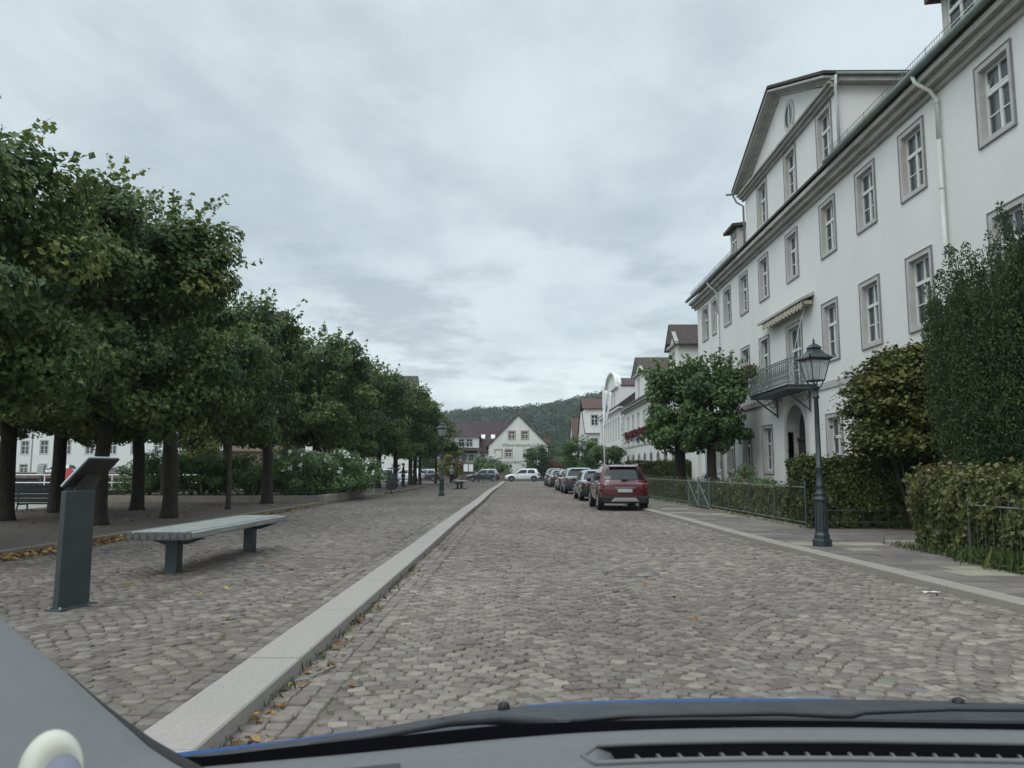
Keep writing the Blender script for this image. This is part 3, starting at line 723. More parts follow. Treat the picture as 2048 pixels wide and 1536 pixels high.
hedge('hedge', 'tall square-cut dark hedge behind the near lamp post', 6.78, 9.95, 18.5, 19.8, .09, 1.70, .075, 26000, 'hedge', 61)
hedge('hedge', 'shaggy hedge at the right edge with grass at its foot', 6.92, 8.5, 4.0, 13.85, .09, 1.36, .07, 40000, 'hedgebrown', 62, .17)
low = hedge('hedge', 'long low brownish hedge behind the thin railings, right of the gate', 6.84, 7.4, 19.8, 27.2, .09, 1.0, .07, 15000, 'hedgebrown', 63, .05, shear=-.02)
hedge('hedge', 'low brownish hedge behind the railings between gate and red car', 6.66, 7.15, 30.4, 45.0, .09, .98, .08, 14000, 'hedgebrown', 64, .05, shear=-.032)
hedge('hedge', 'tall dark hedge crossing the far garden behind the two maples', 6.3, 10.0, 45.2, 46.4, .09, 1.95, .1, 9000, 'hedge', 65)
hedge('hedge', 'dark green hedge under the house with red flower boxes', 6.6, 7.6, 49.0, 62.0, .09, 1.5, .12, 6000, 'hedge', 66)

def bush(name, label, cat, c, rad, n, leaf, m, seed, nclump=20, csize=.3, zmin=.1, group=None, stem=True, fill=.3, flat_=.8, up=0.0, droop=.3, fl=None):
    g = np.random.default_rng(seed)
    t = thing(name, label, cat, (c[0], c[1], zmin), 0, group)
    P, Nn, T = crown_points(g, n, (0, 0, c[2]), rad, nclump, csize, .03, fill, flat_)
    P[:, 2] = np.maximum(P[:, 2], .02)
    off = np.array([c[0], c[1], zmin])
    leaf_faces('foliage', P + off, Nn, leaf, T, M[m], g, parent=t, up=up, droop=droop)
    mb = MB()
    for k in range(6):
        a = k * 1.05 + g.uniform(-.3, .3); r = rad[0] * g.uniform(.3, .6)
        mb.tube([off + (0.02 * k - .05, 0, -.05), off + (math.cos(a) * r * .5, math.sin(a) * r * .5, c[2] * .6), off + (math.cos(a) * r, math.sin(a) * r, c[2] + rad[2] * .4)], [.025, .018, .008], 5)
    mb.build('stem', M['bark2'], t)
    if fl is not None:
        fm, fn, fs = fl
        d = g.normal(0, 1, (fn, 3)); d[:, 2] = np.abs(d[:, 2]); d /= np.linalg.norm(d, axis=1, keepdims=True)
        Q = off + np.array([0, 0, c[2]]) + d * np.array(rad) * .98
        Q = (Q[:, None] + g.normal(0, fs * .4, (fn, 7, 3))).reshape(-1, 3)
        leaf_faces('blossom', Q, g.normal(0, 1, Q.shape) + np.array([0, -.3, .6]), fs, g.uniform(0, .7, len(Q)), M[fm], g, parent=t, aspect=.5)
    return t

# rusty-green layered shrub beside the facade
def tiered_shrub():
    g = np.random.default_rng(71); base = Vector((9.2, 18.15, .1))
    t = thing('layered_shrub', 'tall rusty-green layered shrub between the tall hedge and the dark yew', 'shrub', base)
    P, Nn, T = [], [], []
    for i in range(330):
        z = g.uniform(.9, 4.15); f = (z - .6) / 3.65
        R_ = 1.55 * math.sqrt(max(.05, 1 - abs(2 * f - .98) ** 2.6)) * g.uniform(.55, 1.0)
        a = g.uniform(0, 2 * math.pi); c = np.array([math.cos(a) * R_ * .78, math.sin(a) * R_ * 1.15, z]); r = g.uniform(.26, .46); ct = g.normal(.45, .18)
        if z < 1.8: continue
        if c[0] > .62: c[0] = .62
        k = 190; q = g.normal(0, 1, (k, 3)) * np.array([r * .6, r * .6, r * .2])
        q[:, 2] -= 0.45 * (q[:, 0] ** 2 + q[:, 1] ** 2)
        P.append(c + q); Nn.append(np.array([0, 0, 1.0]) + g.normal(0, .4, (k, 3)) + c * np.array([.25, .25, 0])); T.append(np.clip(ct + g.normal(0, .17, k), 0, 1))
    n = 10000; d = g.normal(0, 1, (n, 3)); d /= np.linalg.norm(d, axis=1, keepdims=True)
    P.append(np.array([0, 0, 2.95]) + d * np.array([.9, 1.1, 1.15]) * g.uniform(.3, 1, (n, 1)) ** .5); Nn.append(d); T.append(np.clip(g.normal(.2, .15, n), 0, 1))
    leaf_faces('foliage', np.concatenate(P) + np.array(base), np.concatenate(Nn), .105, np.concatenate(T), M['rusty'], g, parent=t, droop=.8)
    mb = MB()
    for k in range(7):
        a = k * .9; mb.tube([base + Vector((.05 * math.cos(a), .05 * math.sin(a), -.1)), base + Vector((.35 * math.cos(a), .35 * math.sin(a), 1.2)), base + Vector((.8 * math.cos(a), .8 * math.sin(a), 3))], [.05, .04, .012], 6)
    mb.build('stem', M['bark2'], t)
tiered_shrub()

# yew: many upright pointed shoots
def yew():
    g = np.random.default_rng(72); base = Vector((9.22, 14.0, .1))
    t = thing('yew_tree', 'big dark yew with upright pointed shoots at the right edge', 'tree', base)
    P, U, T = [], [], []
    for i in range(185):
        a = g.uniform(0, 2 * math.pi); r = 1.5 * math.sqrt(g.uniform(0, 1)); x, y = math.cos(a) * r * .72, math.sin(a) * r * 1.3
        zt = 5.6 - .35 * r + g.normal(0, .42) + .25 * x - .25 * y; zb = 1.0 if r < 1.2 else g.uniform(1.2, 2.0)
        k = 950; f = g.uniform(0, 1, k) ** .85; rr = .36 * (1 - f) ** .5 + .03
        b = g.uniform(0, 2 * math.pi, k); q = np.sqrt(g.uniform(.25, 1, k)) * rr
        lx, ly = x * .22, y * .22
        P.append(np.stack([x + lx * f + np.cos(b) * q, y + ly * f + np.sin(b) * q, zb + (zt - zb) * f], 1))
        U.append(np.stack([np.cos(b), np.sin(b), np.full(k, .35)], 1) + g.normal(0, .3, (k, 3))); T.append(np.clip(g.normal(.42, .15) + g.normal(0, .2, k), 0, 1))
    leaf_faces('crown', np.concatenate(P) + np.array(base), np.concatenate(U), .062, np.concatenate(T), M['yew'], g, parent=t, aspect=.2, droop=-1.0)
    mb = MB()
    for k in range(6):
        a = k * 1.1; mb.tube([base + Vector((.12 * math.cos(a), .12 * math.sin(a), -.1)), base + Vector((.3 * math.cos(a), .35 * math.sin(a), 1.6)), base + Vector((.7 * math.cos(a), .9 * math.sin(a), 3.8))], [.1, .075, .03], 7)
    mb.build('trunk', M['bark2'], t, smooth=True)
yew()

# roses and shrubs in front of the big house
bush('rose_bush', 'tangled rose bush with dark red blooms in front of the big house', 'bush', (8.5, 30.0, .75), (.55, .9, .75), 1900, .085, 'rosebush', 81, 16, .28, .1, fl=('redflower', 9, .08))
bush('rose_bush', 'loose rose bush with few red blooms beside the right maple trunk', 'bush', (8.3, 33.8, .6), (.4, .7, .6), 1200, .08, 'rosebush', 82, 10, .25, .1, fl=('redflower', 7, .08))
bush('garden_shrub', 'light green low shrub left of the arched entrance', 'shrub', (8.3, 27.4, .6), (.5, .75, .55), 1700, .1, 'rosebush', 83, 14, .25, .1)
# planter with hedge and white roses
PLX0, PLX1 = -17.2, -7.75
def planter():
    y0, y1 = at_z(670, 1009, .1).y, at_z(763, 991, .1).y
    t = thing('planter', 'long low concrete planter wall holding the rose and hedge bed', 'planter', (-7.75, y0, .1))
    mb = MB(); mb.box(-7.98, -7.74, y0, y1, .05, .46); mb.build('front_wall', M['concrete'], t, bevel=.015)
    mb = MB(); mb.box(PLX0, -7.984, y0 + .04, y0 + .26, .05, .44); mb.build('side_wall', M['concrete'], t, bevel=.015)
    mb = MB(); mb.box(PLX0, -7.984, y0 + .27, y1 - .02, .1, .40); mb.build('soil', M['soil'], t)
    mb = MB(); mb.box(PLX0 - .25, PLX0 - .003, y0, y1, .05, .62); mb.build('end_wall', M['concrete'], t, bevel=.015)
    return y0, y1
PY0, PY1 = planter()
g = np.random.default_rng(90)
for i, (px, h, r, lb) in enumerate(((300, 1.75, 1.0, 'green planter bush at the left end, right of the straight dark trunk'), (385, 1.85, 1.1, 'green planter bush under the yellow bush'),
        (455, 1.8, 1.0, 'green planter bush directly behind the thin sapling'), (515, 1.8, 1.0, 'green planter bush in front of the monument'))):
    p = at_y(px, 960, PY0 + 2.2); bush('planter_bush', lb, 'bush', (p.x, p.y, .75), (r * 1.25, 1.4, h - .75), 4200, .11, 'rosebush', 90 + i, 26, .36, .4, group='bushes in the planter')
for i, (px, dy, h, lb) in enumerate(((600, 1.6, 1.9, 'white-flowered rose bush left of the pale planter block'), (652, 3.2, 2.1, 'highest white-flowered rose bush, behind the middle of the planter block'), (690, 5.0, 1.9, 'white-flowered rose bush over the right half of the planter block'),
        (715, 7.0, 1.6, 'low greyish rose bush at the far end of the planter'))):
    p = at_y(px, 960, PY0 + dy); bush('rose_bush', lb, 'bush', (p.x, p.y, .8), (1.3, 1.5, h - .8), 4600, .11, 'rosebush', 96 + i, 28, .36, .4, fl=('whiteflower', (12, 15, 10, 5)[i], .13), group='white roses in the planter')
bush('yellow_bush', 'yellow-green leafy bush beyond the planter, under the lindens', 'bush', (*at_y(398, 920, 49)[:2], 2.0), (1.4, 1.3, 1.9), 6000, .15, 'yellowleaf', 104, 34, .4, .16)
bush('yellow_tree', 'yellow-green young tree behind the far lamp post', 'tree', (*at_y(903, 900, 84)[:2], 2.4), (1.3, 1.3, 2.0), 3600, .2, 'yellowleaf', 105, 26, .45, .16)
# grass and weeds at the hedge foot
def grass_at(name, pts, n, h, seed, spread):
    g = np.random.default_rng(seed); pts = np.array(pts); q = pts[g.integers(0, len(pts), n)] + np.stack([g.normal(0, spread[0], n), g.normal(0, spread[1], n), np.zeros(n)], 1)
    hh = h * g.uniform(.4, 1.2, n); q[:, 2] += hh * .42
    o = leaf_faces(name, q, g.normal(0, 1, (n, 3)) * np.array([1, 1, .2]), hh, g.uniform(0, 1, n), M['grass'], g, aspect=.07, fold=.05, droop=0, up=2.2)
    return tag(o, kind='stuff')
hx = [(6.8 - .05 * math.sin(y * 3), y, SZ) for y in np.arange(8.2, 12.0, .12)]
grass_at('hedge_foot_grass', hx, 1500, .28, 111, (.13, .1))
grass_at('pavement_weeds', [(FENCE(y) - .03, y, SZ) for y in np.arange(12.4, 14.4, .2)] + [(FENCE(y) - .04, y, SZ) for y in np.arange(18.6, 44, .4)], 900, .16, 112, (.06, .2))
grass_at('kerb_weeds', [(KL(y) + .03, y, 0) for y in np.concatenate([np.arange(3.4, 12, .25), np.arange(22, 60, .4)])], 1500, .07, 113, (.035, .2))
def litter(name, pts, n, size, seed, spread, z=.012):
    g = np.random.default_rng(seed); pts = np.array(pts); q = pts[g.integers(0, len(pts), n)] + np.stack([g.normal(0, spread[0], n), g.normal(0, spread[1], n), np.abs(g.normal(0, z, n)) + .008], 1)
    o = leaf_faces(name, q, np.array([0, 0, 1.0]) + g.normal(0, .35, (n, 3)), size, g.uniform(0, 1, n), M['fallen'], g, aspect=.42, fold=.2, droop=0)
    return tag(o, kind='stuff')
litter('fallen_leaves', [(BED(y) + .22, y, PZ) for y in np.arange(9.5, 16.8, .2)], 900, .085, 121, (.12, .25), .03)
litter('scattered_leaves', [(x, y, .19) for x in np.arange(-15.5, -8.3, .6) for y in np.arange(9, 32, .8)], 420, .075, 125, (.4, .5), .006)
litter('drifted_leaves', [(BED(y) + .15, y, PZ) for y in np.concatenate([np.arange(22, 30, .3), np.arange(42, 62, .5)])], 500, .09, 122, (.12, .3), .02)
litter('kerb_leaves', [(KL(y) + .10 + .05 * math.sin(y * 9), y, 0) for y in (3.7, 3.9, 4.1, 4.3, 4.7, 5.4, 5.9, 6.6, 7.5, 8.3, 8.9, 9.6, 10.8, 11.2, 13, 15, 18)], 170, .05, 123, (.06, .12), .012)
litter("loose_leaves", [(x, y, PZ if x < -2 else 0) for x, y in ((-1.25, 5.6), (.7, 8.6), (5.0, 10.2), (2.2, 9.2), (-3.2, 13), (-4, 9), (-2.9, 6.5), (-3.6, 10), (6, 12))], 22, .075, 124, (.5, .8), .004)
def twig():
    mb = MB(); a = [at_z(x, y, .015) for x, y in ((586, 1362), (610, 1358), (640, 1345), (662, 1335), (680, 1322))]
    mb.tube(a, [.007, .008, .007, .006, .003], 6); mb.tube([a[1], at_z(628, 1358, .03)], [.006, .003], 5)
    tag(mb.build('twig', M['oldwood'], loc=a[0]), 'bare pale twig lying on the setts beside the left kerb', 'twig')
twig()
# ------------------------------------------------------------------ buildings
def wall(mb, fr, U0, U1, Z0, Z1, ops, depth=.21, d0=0.0):
    """a wall sheet with rectangular openings and their reveals"""
    us = sorted({U0, U1, *[u for o in ops for u in o[:2]]}); zs = sorted({Z0, Z1, *[z for o in ops for z in o[2:4]]})
    us = [u for u in us if U0 <= u <= U1]; zs = [z for z in zs if Z0 <= z <= Z1]
    for i in range(len(us) - 1):
        for j in range(len(zs) - 1):
            cu, cz = (us[i] + us[i + 1]) / 2, (zs[j] + zs[j + 1]) / 2
            if any(o[0] < cu < o[1] and o[2] < cz < o[3] for o in ops): continue
            mb.quad(fr.p(us[i], d0, zs[j]), fr.p(us[i + 1], d0, zs[j]), fr.p(us[i + 1], d0, zs[j + 1]), fr.p(us[i], d0, zs[j + 1]))
    for a, b, z0, z1 in ops:
        for p, q in (((a, z0), (a, z1)), ((a, z1), (b, z1)), ((b, z1), (b, z0)), ((b, z0), (a, z0))):
            mb.quad(fr.p(p[0], d0, p[1]), fr.p(q[0], d0, q[1]), fr.p(q[0], d0 - depth, q[1]), fr.p(p[0], d0 - depth, p[1]))

def window(par, fr, u0, u1, z0, z1, sw=.115, style='full', wrng=random, sur='surround', rec=None, bars=True, label=None, tilt=False):
    """opening (u0..u1, z0..z1): stone surround as the part, sash, panes and curtain as its sub-parts"""
    if rec is None: rec = .12 if style == 'full' else .11
    mb = MB()
    if style == 'full':
        k = .005; mb.obox(fr, u0, u0 + k, -rec + .003, -.001, z0, z1); mb.obox(fr, u1 - k, u1, -rec + .003, -.001, z0, z1); mb.obox(fr, u0 + k, u1 - k, -rec + .003, -.001, z1 - k, z1); mb.obox(fr, u0 + k, u1 - k, -rec + .003, -.001, z0, z0 + k)
    if sw > 0:
        for a, b, c, e in ((u0 - sw, u0, z0 - sw, z1 + sw), (u1, u1 + sw, z0 - sw, z1 + sw), (u0 + .001, u1 - .001, z1, z1 + sw), (u0 + .001, u1 - .001, z0 - sw, z0)):
            mb.obox(fr, a, b, .0005, .028, c, e)
    else:
        mb.obox(fr, u0, u1, -.04, .02, z0 - .04, z0)
    w = mb.build('window', M[sur], par)
    if label: w['label'] = label
    if style == 'full' and sw > 0:      # darker raised outer edge
        mb = MB(); e = sw; k = .028
        for a, b, c, d in ((u0 - e - k, u0 - e, z0 - e - k, z1 + e + k), (u1 + e, u1 + e + k, z0 - e - k, z1 + e + k), (u0 - e, u1 + e, z1 + e, z1 + e + k), (u0 - e, u1 + e, z0 - e - k, z0 - e)):
            mb.obox(fr, a, b, .0005, .045, c, d)
        mb.build('edge', M['surround_dark'], w)
    mb = MB(); f = .055; zt = z0 + (z1 - z0) * .64; um = (u0 + u1) / 2; d0, d1 = -rec - .05, -rec
    O = mb.obox
    O(fr, u0, u0 + f, d0, d1, z0, z1); O(fr, u1 - f, u1, d0, d1, z0, z1); O(fr, u0 + f, u1 - f, d0, d1, z1 - f, z1); O(fr, u0 + f, u1 - f, d0, d1, z0, z0 + f * 1.3)
    O(fr, u0 + f, u1 - f, d0, d1 + .025, zt - .045, zt + .045)
    O(fr, um - .04, um + .04, d0, d1 + .012, z0 + f * 1.3, zt - .045); O(fr, um - .025, um + .025, d0, d1, zt + .045, z1 - f)
    if bars:
        zb = z0 + (zt - z0) * .5
        O(fr, u0 + f, um - .04, d0 + .012, d1 - .004, zb - .014, zb + .014); O(fr, um + .04, u1 - f, d0 + .012, d1 - .004, zb - .014, zb + .014)
    mb.build('sash', M['sash'], w)
    mb = MB(); P = fr.p; d = -rec - .028
    mb.quad(P(u0, d, z0), P(u1, d, z0), P(u1, d, z1), P(u0, d, z1))
    if tilt:
        mb2 = MB(); za, zb = zt + .05, z1 - .04; k = .05; tp = lambda u, z: P(u, -rec - .01 - .30 * (z - za), z - .03 * (z - za))
        for a, b, c, e in ((u0 + f, u0 + f + k, za, zb), (u1 - f - k, u1 - f, za, zb), (u0 + f + k, u1 - f - k, zb - k, zb), (u0 + f + k, u1 - f - k, za, za + k)):
            mb2.hexa([tp(a, c), tp(b, c), tp(b, c) + fr.n * .04, tp(a, c) + fr.n * .04, tp(a, e), tp(b, e), tp(b, e) + fr.n * .04, tp(a, e) + fr.n * .04])
        mb2.build('tilted_sash', M['sash'], w)
    if style == 'full':
        mb.build('pane', M['clearpane'], w)
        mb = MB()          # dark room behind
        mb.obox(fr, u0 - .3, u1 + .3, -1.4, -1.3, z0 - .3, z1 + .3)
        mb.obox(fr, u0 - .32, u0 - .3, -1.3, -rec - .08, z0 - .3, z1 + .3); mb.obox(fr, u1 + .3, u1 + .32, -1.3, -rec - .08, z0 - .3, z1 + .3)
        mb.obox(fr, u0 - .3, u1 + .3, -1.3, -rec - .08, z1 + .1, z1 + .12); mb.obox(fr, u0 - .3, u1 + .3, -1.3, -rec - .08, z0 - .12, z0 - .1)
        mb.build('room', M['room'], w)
        if wrng.random() < .85:
            mb = MB(); cw = (u1 - u0) * wrng.uniform(.2, .46)
            for s0, s1 in ((u0 - .02, u0 + cw), (u1 - cw * wrng.uniform(.7, 1.2), u1 + .02)):
                n = 10; mb.grid([[P(s0 + (s1 - s0) * i / n, -rec - .16 + .02 * math.sin(i * 2.4), z) for i in range(n + 1)] for z in (z0 - .05, z1 + .05)])
            mb.build('curtain', M['curtain'], w)
    else:
        mb.build('pane', M['pane'], w)
    return w

def arch_pts(u0, u1, zs, rise, n=10):
    um, r = (u0 + u1) / 2, (u1 - u0) / 2
    return [(um + r * math.cos(math.pi * (1 - i / n)), zs + rise * math.sin(math.pi * i / n)) for i in range(n + 1)]

FX = 10.0
FR = Frame((FX, 0, 0), (0, 1, 0), (-1, 0, 0))        # the street front on the right: u = Y

def big_house():
    t = thing('large_white_house', 'largest white three storey house with pediment and balcony, at the right', 'house', (FX, 28, 0))
    Y0, Y1 = 6.0, 42.75
    W2 = [(a - .495, a + .495, 8.49, 10.05) for a in (12.3, 15.52, 18.95, 21.6, 24.35, 27.65, 30.95, 33.76, 36.5, 38.85, 40.92)]
    W1 = [(a - .495, a + .495, 5.05, 6.74) for a in (12.3, 15.4, 18.92, 21.66, 24.5, 31.2, 33.85, 36.56, 38.95, 41.0)]
    W0 = [(a - .495, a + .495, 1.42, 3.12) for a in (12.3, 15.4, 18.9, 21.7, 24.55, 31.2, 34.0, 36.68, 38.95, 41.0)]
    BAL = (27.12, 28.44, 4.36, 6.62)
    DU0, DU1, DS = 26.92, 28.88, 2.85
    WA = [(a - .495, a + .495, 11.52, 13.13) for a in (24.3, 27.5, 30.8)]
    mb = MB()
    ap = arch_pts(DU0, DU1, DS, .95)
    wall(mb, FR, Y0, Y1, 0, 10.5, W2 + W1 + W0 + [BAL, (DU0, DU1, 0, 3.8)])
    # spandrels of the entrance arch
    P = FR.p
    for i in range(len(ap) - 1):
        a, b = ap[i], ap[i + 1]; mb.quad(P(a[0], 0, a[1]), P(b[0], 0, b[1]), P(b[0], 0, 3.8), P(a[0], 0, 3.8))
    mb.quad(P(Y1, 0, 0), P(Y1, -11, 0), P(Y1, -11, 10.5), P(Y1, 0, 10.5)); mb.quad(P(Y0, 0, 0), P(Y0, -11, 0), P(Y0, -11, 10.5), P(Y0, 0, 10.5))
    # attic storey under the pediment
    A0, A1, AZ = 23.3, 33.15, 13.55
    wall(mb, FR, A0, A1, 10.5, AZ, WA)
    for s in (A0, A1): mb.quad(P(s, 0, 10.5), P(s, -7.0, 10.5), P(s, -7.0, AZ + .46), P(s, 0, AZ + .46))
    mb.poly([P(A0, -.004, AZ), P(A1, -.004, AZ), P((A0 + A1) / 2, -.004, AZ + 2.25)])
    w = mb.build('wall', M['plaster'], t)
    for k, o in enumerate(W2): window(t, FR, *o, tilt=(k == 1), label='upper window with its top light tilted open' if k == 1 else None)
    for o in W1: window(t, FR, *o)
    for o in W0: window(t, FR, *o)
    for o in WA: window(t, FR, *o)
    # balcony door
    bw = window(t, FR, *BAL, label='tall glazed balcony door')
    # round window
    ov = MB(); c0, cz, ru, rz_ = 27.35, 14.47, .36, .42
    pts = [[(c0 + ru * s * math.cos(a), cz + rz_ * s * math.sin(a)) for a in np.linspace(0, 2 * math.pi, 25)] for s in (1.0, 1.45)]
    ov.grid([[P(u, .04, z) for u, z in pts[0]], [P(u, .04, z) for u, z in pts[1]]]); ov.grid([[P(u, .04, z) for u, z in pts[1]], [P(u, -.02, z) for u, z in pts[1]]])
    o = ov.build('oval_window', M['surround'], t)
    mb = MB(); mb.poly([P(u, .012, z) for u, z in pts[0][:-1]]); mb.build('pane', M['pane'], o)
    mb = MB(); mb.obox(FR, c0 - .03, c0 + .03, .015, .035, cz - rz_, cz + rz_); mb.build('sash', M['sash'], o)
    # cornice under the eaves, in three steps, and the pediment mouldings
    def runs(mb, a, b, z, prof):
        for d, h0, h1 in prof: mb.obox(FR, a, b, .002, d, z + h0, z + h1)
    mb = MB(); runs(mb, Y0, Y1 + .35, 10.42, ((.10, -.0, .12), (.26, .122, .28), (.40, .282, .42)))
    mb.build('cornice', M['cornice'], t)
    mb = MB(); runs(mb, A0 - .2, A1 + .2, AZ - .22, ((.10, 0, .10), (.22, .102, .20), (.32, .202, .28)))
    um, zt = (A0 + A1) / 2, AZ + 2.3
    for s, e in ((A0 - .27, 1), (A1 + .27, -1)):
        for d, o1, o2 in ((.12, -.18, -.09), (.22, -.088, -.01), (.485, -.008, .07)):
            mb.hexa([P(s, .003, AZ + .14 + o1), P(s, d, AZ + .14 + o1), P(um, d, zt + o1 + .02), P(um, .003, zt + o1 + .02), P(s, .003, AZ + .14 + o2), P(s, d, AZ + .14 + o2), P(um, d, zt + o2 + .02), P(um, .003, zt + o2 + .02)])
    for s0, s1 in ((A0 - .3, A0 - .003), (A1 + .003, A1 + .3)):
        mb.obox(FR, s0, s1, -7, -.003, AZ + .02, AZ + .19)
    mb.build('pediment_moulding', M['cornice'], t)
    mb = MB()
    for a, b in ((Y0, DU0 - .35), (DU1 + .4, Y1)): mb.obox(FR, a, b, .002, .045, 4.08, 4.30)
    mb.build('string_course', M['surround'], t)
    mb = MB(); mb.obox(FR, Y0, DU0 - .25, .002, .06, 0, .55); mb.obox(FR, DU1 + .25, Y1, .002, .06, 0, .55); mb.build('plinth', M['surround'], t)
    # roofs
    def roof_slab(mb, pts, off): mb.prism(pts, off)
    mb = MB()
    EX, EZ = 9.56, 10.93
    def rp(x): return EZ + (x - EX) * .80
    mb.prism([(EX, Y0 - .2, EZ), (17.0, Y0 - .2, rp(17.0)), (17.0, Y1 + .4, rp(17.0)), (EX, Y1 + .4, EZ)], (0, 0, .09))
    mb.prism([(24.5, Y0 - .2, EZ), (17.0, Y0 - .2, rp(17.0)), (17.0, Y1 + .4, rp(17.0)), (24.5, Y1 + .4, EZ)], (0, 0, .09))
    for s in (-1, 1):
        s0 = um + s * ((A1 - A0) / 2 + .34)
        mb.prism([(9.5, s0, AZ + .24), (9.5, um, zt + .17), (17, um, zt + .17), (17, s0, AZ + .24)], (0, 0, .1))
    mb.build('roof', M['rooftile'], t)
    # gutters and downpipes
    for a, b, r_ in ((P(Y0, .50, 10.98), P(23.2, .50, 10.98), .085), (P(33.3, .50, 10.98), P(Y1 + .45, .50, 10.98), .085), (P(A0 - .36, .1, AZ + .22), P(A0 - .36, -7, AZ + .22), .055), (P(A1 + .36, .5, AZ + .22), P(A1 + .36, -7, AZ + .22), .055)):
        mb = MB(); mb.tube([a, b], r_, 10); mb.build('gutter', M['copper'], t, smooth=True)
    for y in (17.55, 38.05):
        mb = MB(); mb.tube([P(y + .25, .50, 10.93), P(y + .2, .46, 10.72), P(y + .05, .2, 10.45), P(y, .09, 10.2), P(y, .09, 9.2)], .05, 8)
        for z in (10.1, 8.0, 6, 4.5, 2.5): mb.lathe([(.062, z), (.062, z + .05)], P(y, .09, 0), 8)
        mb.tube([P(y, .09, 9.21), P(y, .09, .1)], .056, 8)
        mb.build('downpipe', M['zinc'], t, smooth=True)
    mb = MB(); mb.tube([P(A0 - .36, .12, AZ + .18), P(A0 - .24, .1, AZ - .2), P(A0 - .13, .03, AZ - .6), P(A0 - .13, .03, 11.2)], .045, 8)
    mb.build('downpipe', M['zinc'], t, smooth=True)
    mb = MB(); mb.tube([P(A1 + .5, .7, AZ + .22), P(A1 + .34, .4, AZ + .2)], .05, 8); mb.tube([P(A1 + .38, .45, AZ + .2), P(A1 + .3, .3, AZ - .2), P(A1 + .1, .06, AZ - .45), P(A1 + .1, .06, 11.0)], .045, 8)
    mb.build('downpipe', M['surround_dark'], t, smooth=True)
    # snow guard: low fence of thin bars along the roof edge
    for a, b in ((Y0, 23.0), (33.6, Y1)):
        mb = MB()
        for z in (.20, .33): mb.tube([P(a, .36, 11.06 + z), P(b, .36, 11.06 + z)], .008, 4)
        for y in np.arange(a, b, .11): mb.tube([P(y, .36, 11.1), P(y, .36, 11.42)], .005, 4)
        for y in np.arange(a + .4, b, 1.1): mb.tube([P(y, .1, 11.3), P(y, .36, 11.12), P(y, .36, 11.44)], .008, 4)
        mb.build('snow_guard', M['surround_dark'], t)
    # dormers
    for yc, hw in ((37.0, .62), (17.45, .75)):
        mb = MB(); x0 = 10.55; z0, z1 = rp(x0) - .1, 13.15
        fd = Frame((x0, 0, 0), (0, 1, 0), (-1, 0, 0))
        wall(mb, fd, yc - hw, yc + hw, z0, z1, [(yc - hw + .2, yc + hw - .2, z0 + .35, z1 - .15)], .12)
        for s in (-1, 1): mb.quad(fd.p(yc + s * hw, 0, z0), fd.p(yc + s * hw, -2.6, z0), fd.p(yc + s * hw, -2.6, z1), fd.p(yc + s * hw, 0, z1))
        d = mb.build('dormer', M['surround'], t)
        wd = window(d, fd, yc - hw + .2, yc + hw - .2, z0 + .35, z1 - .15, sw=0, style='far', rec=.04)
        mb = MB(); mb.prism([fd.p(yc - hw - .22, .3, z1), fd.p(yc + hw + .22, .3, z1), fd.p(yc + hw + .22, -3, z1 + .35), fd.p(yc - hw - .22, -3, z1 + .35)], (0, 0, .14)); mb.build('dormer_roof', M['rooftile'], d)
    # entrance: surround, deep niche and door
    mb = MB(); op = [(DU0 - .22, 0)] + [((u - (DU0 + DU1) / 2) * 1.22 + (DU0 + DU1) / 2, (z - DS) * 1.22 + DS) for u, z in ap] + [(DU1 + .22, 0)]
    ip = [(DU0, 0)] + ap + [(DU1, 0)]
    mb.grid([[P(u, .07, z) for u, z in ip], [P(u, .07, z) for u, z in op]]); mb.grid([[P(u, .07, z) for u, z in op], [P(u, -.01, z) for u, z in op]]); mb.grid([[P(u, .07, z) for u, z in ip], [P(u, -.44, z) for u, z in ip]][::-1])
    en = mb.build('entrance_arch', M['surround'], t)
    mb = MB(); mb.poly([P(u, -.43, z) for u, z in ip]); mb.build('door_backing', M['room'], en)
    dm = MB(); um2 = (DU0 + DU1) / 2
    for s in (-1, 1):
        a, b = sorted((um2 + s * .02, um2 + s * .95)); dm.obox(FR, a, b, -.42, -.36, .12, 2.5)
        for z0, z1 in ((.3, .9), (1.05, 2.35)): dm.obox(FR, a + .12, b - .12, -.36, -.335, z0, z1)
    dm.obox(FR, um2 - .97, um2 + .97, -.42, -.32, 2.52, 2.64)
    dr = dm.build('door', M['door_brown'], en, bevel=.01)
    # balcony: slab, brackets, filigree railing
    B0, B1, BD = 26.05, 30.3, .92
    mb = MB(); mb.obox(FR, B0, B1, .05, BD, 4.18, 4.30); mb.obox(FR, B0 - .04, B1 + .04, .05, BD + .04, 4.302, 4.345)
    bal = mb.build('balcony', M['iron'], t, bevel=.01)
    for y in (B0 + .4, B1 - .5):
        mb = MB(); mb.tube([P(y, .04, 3.5), P(y, .4, 3.78), P(y, BD - .08, 4.15)], .03, 6); mb.tube([P(y, .05, 3.45), P(y, .05, 4.15)], .03, 6)
        for r_, c in ((.12, (.22, 3.95)), (.08, (.45, 4.03))): mb.tube([P(y, c[0] + r_ * math.cos(a), c[1] + r_ * math.sin(a)) for a in np.linspace(0, 6.28, 13)], .014, 5)
        mb.build('bracket', M['iron'], bal)
    mb = MB(); zt_, zb_ = 5.22, 4.42
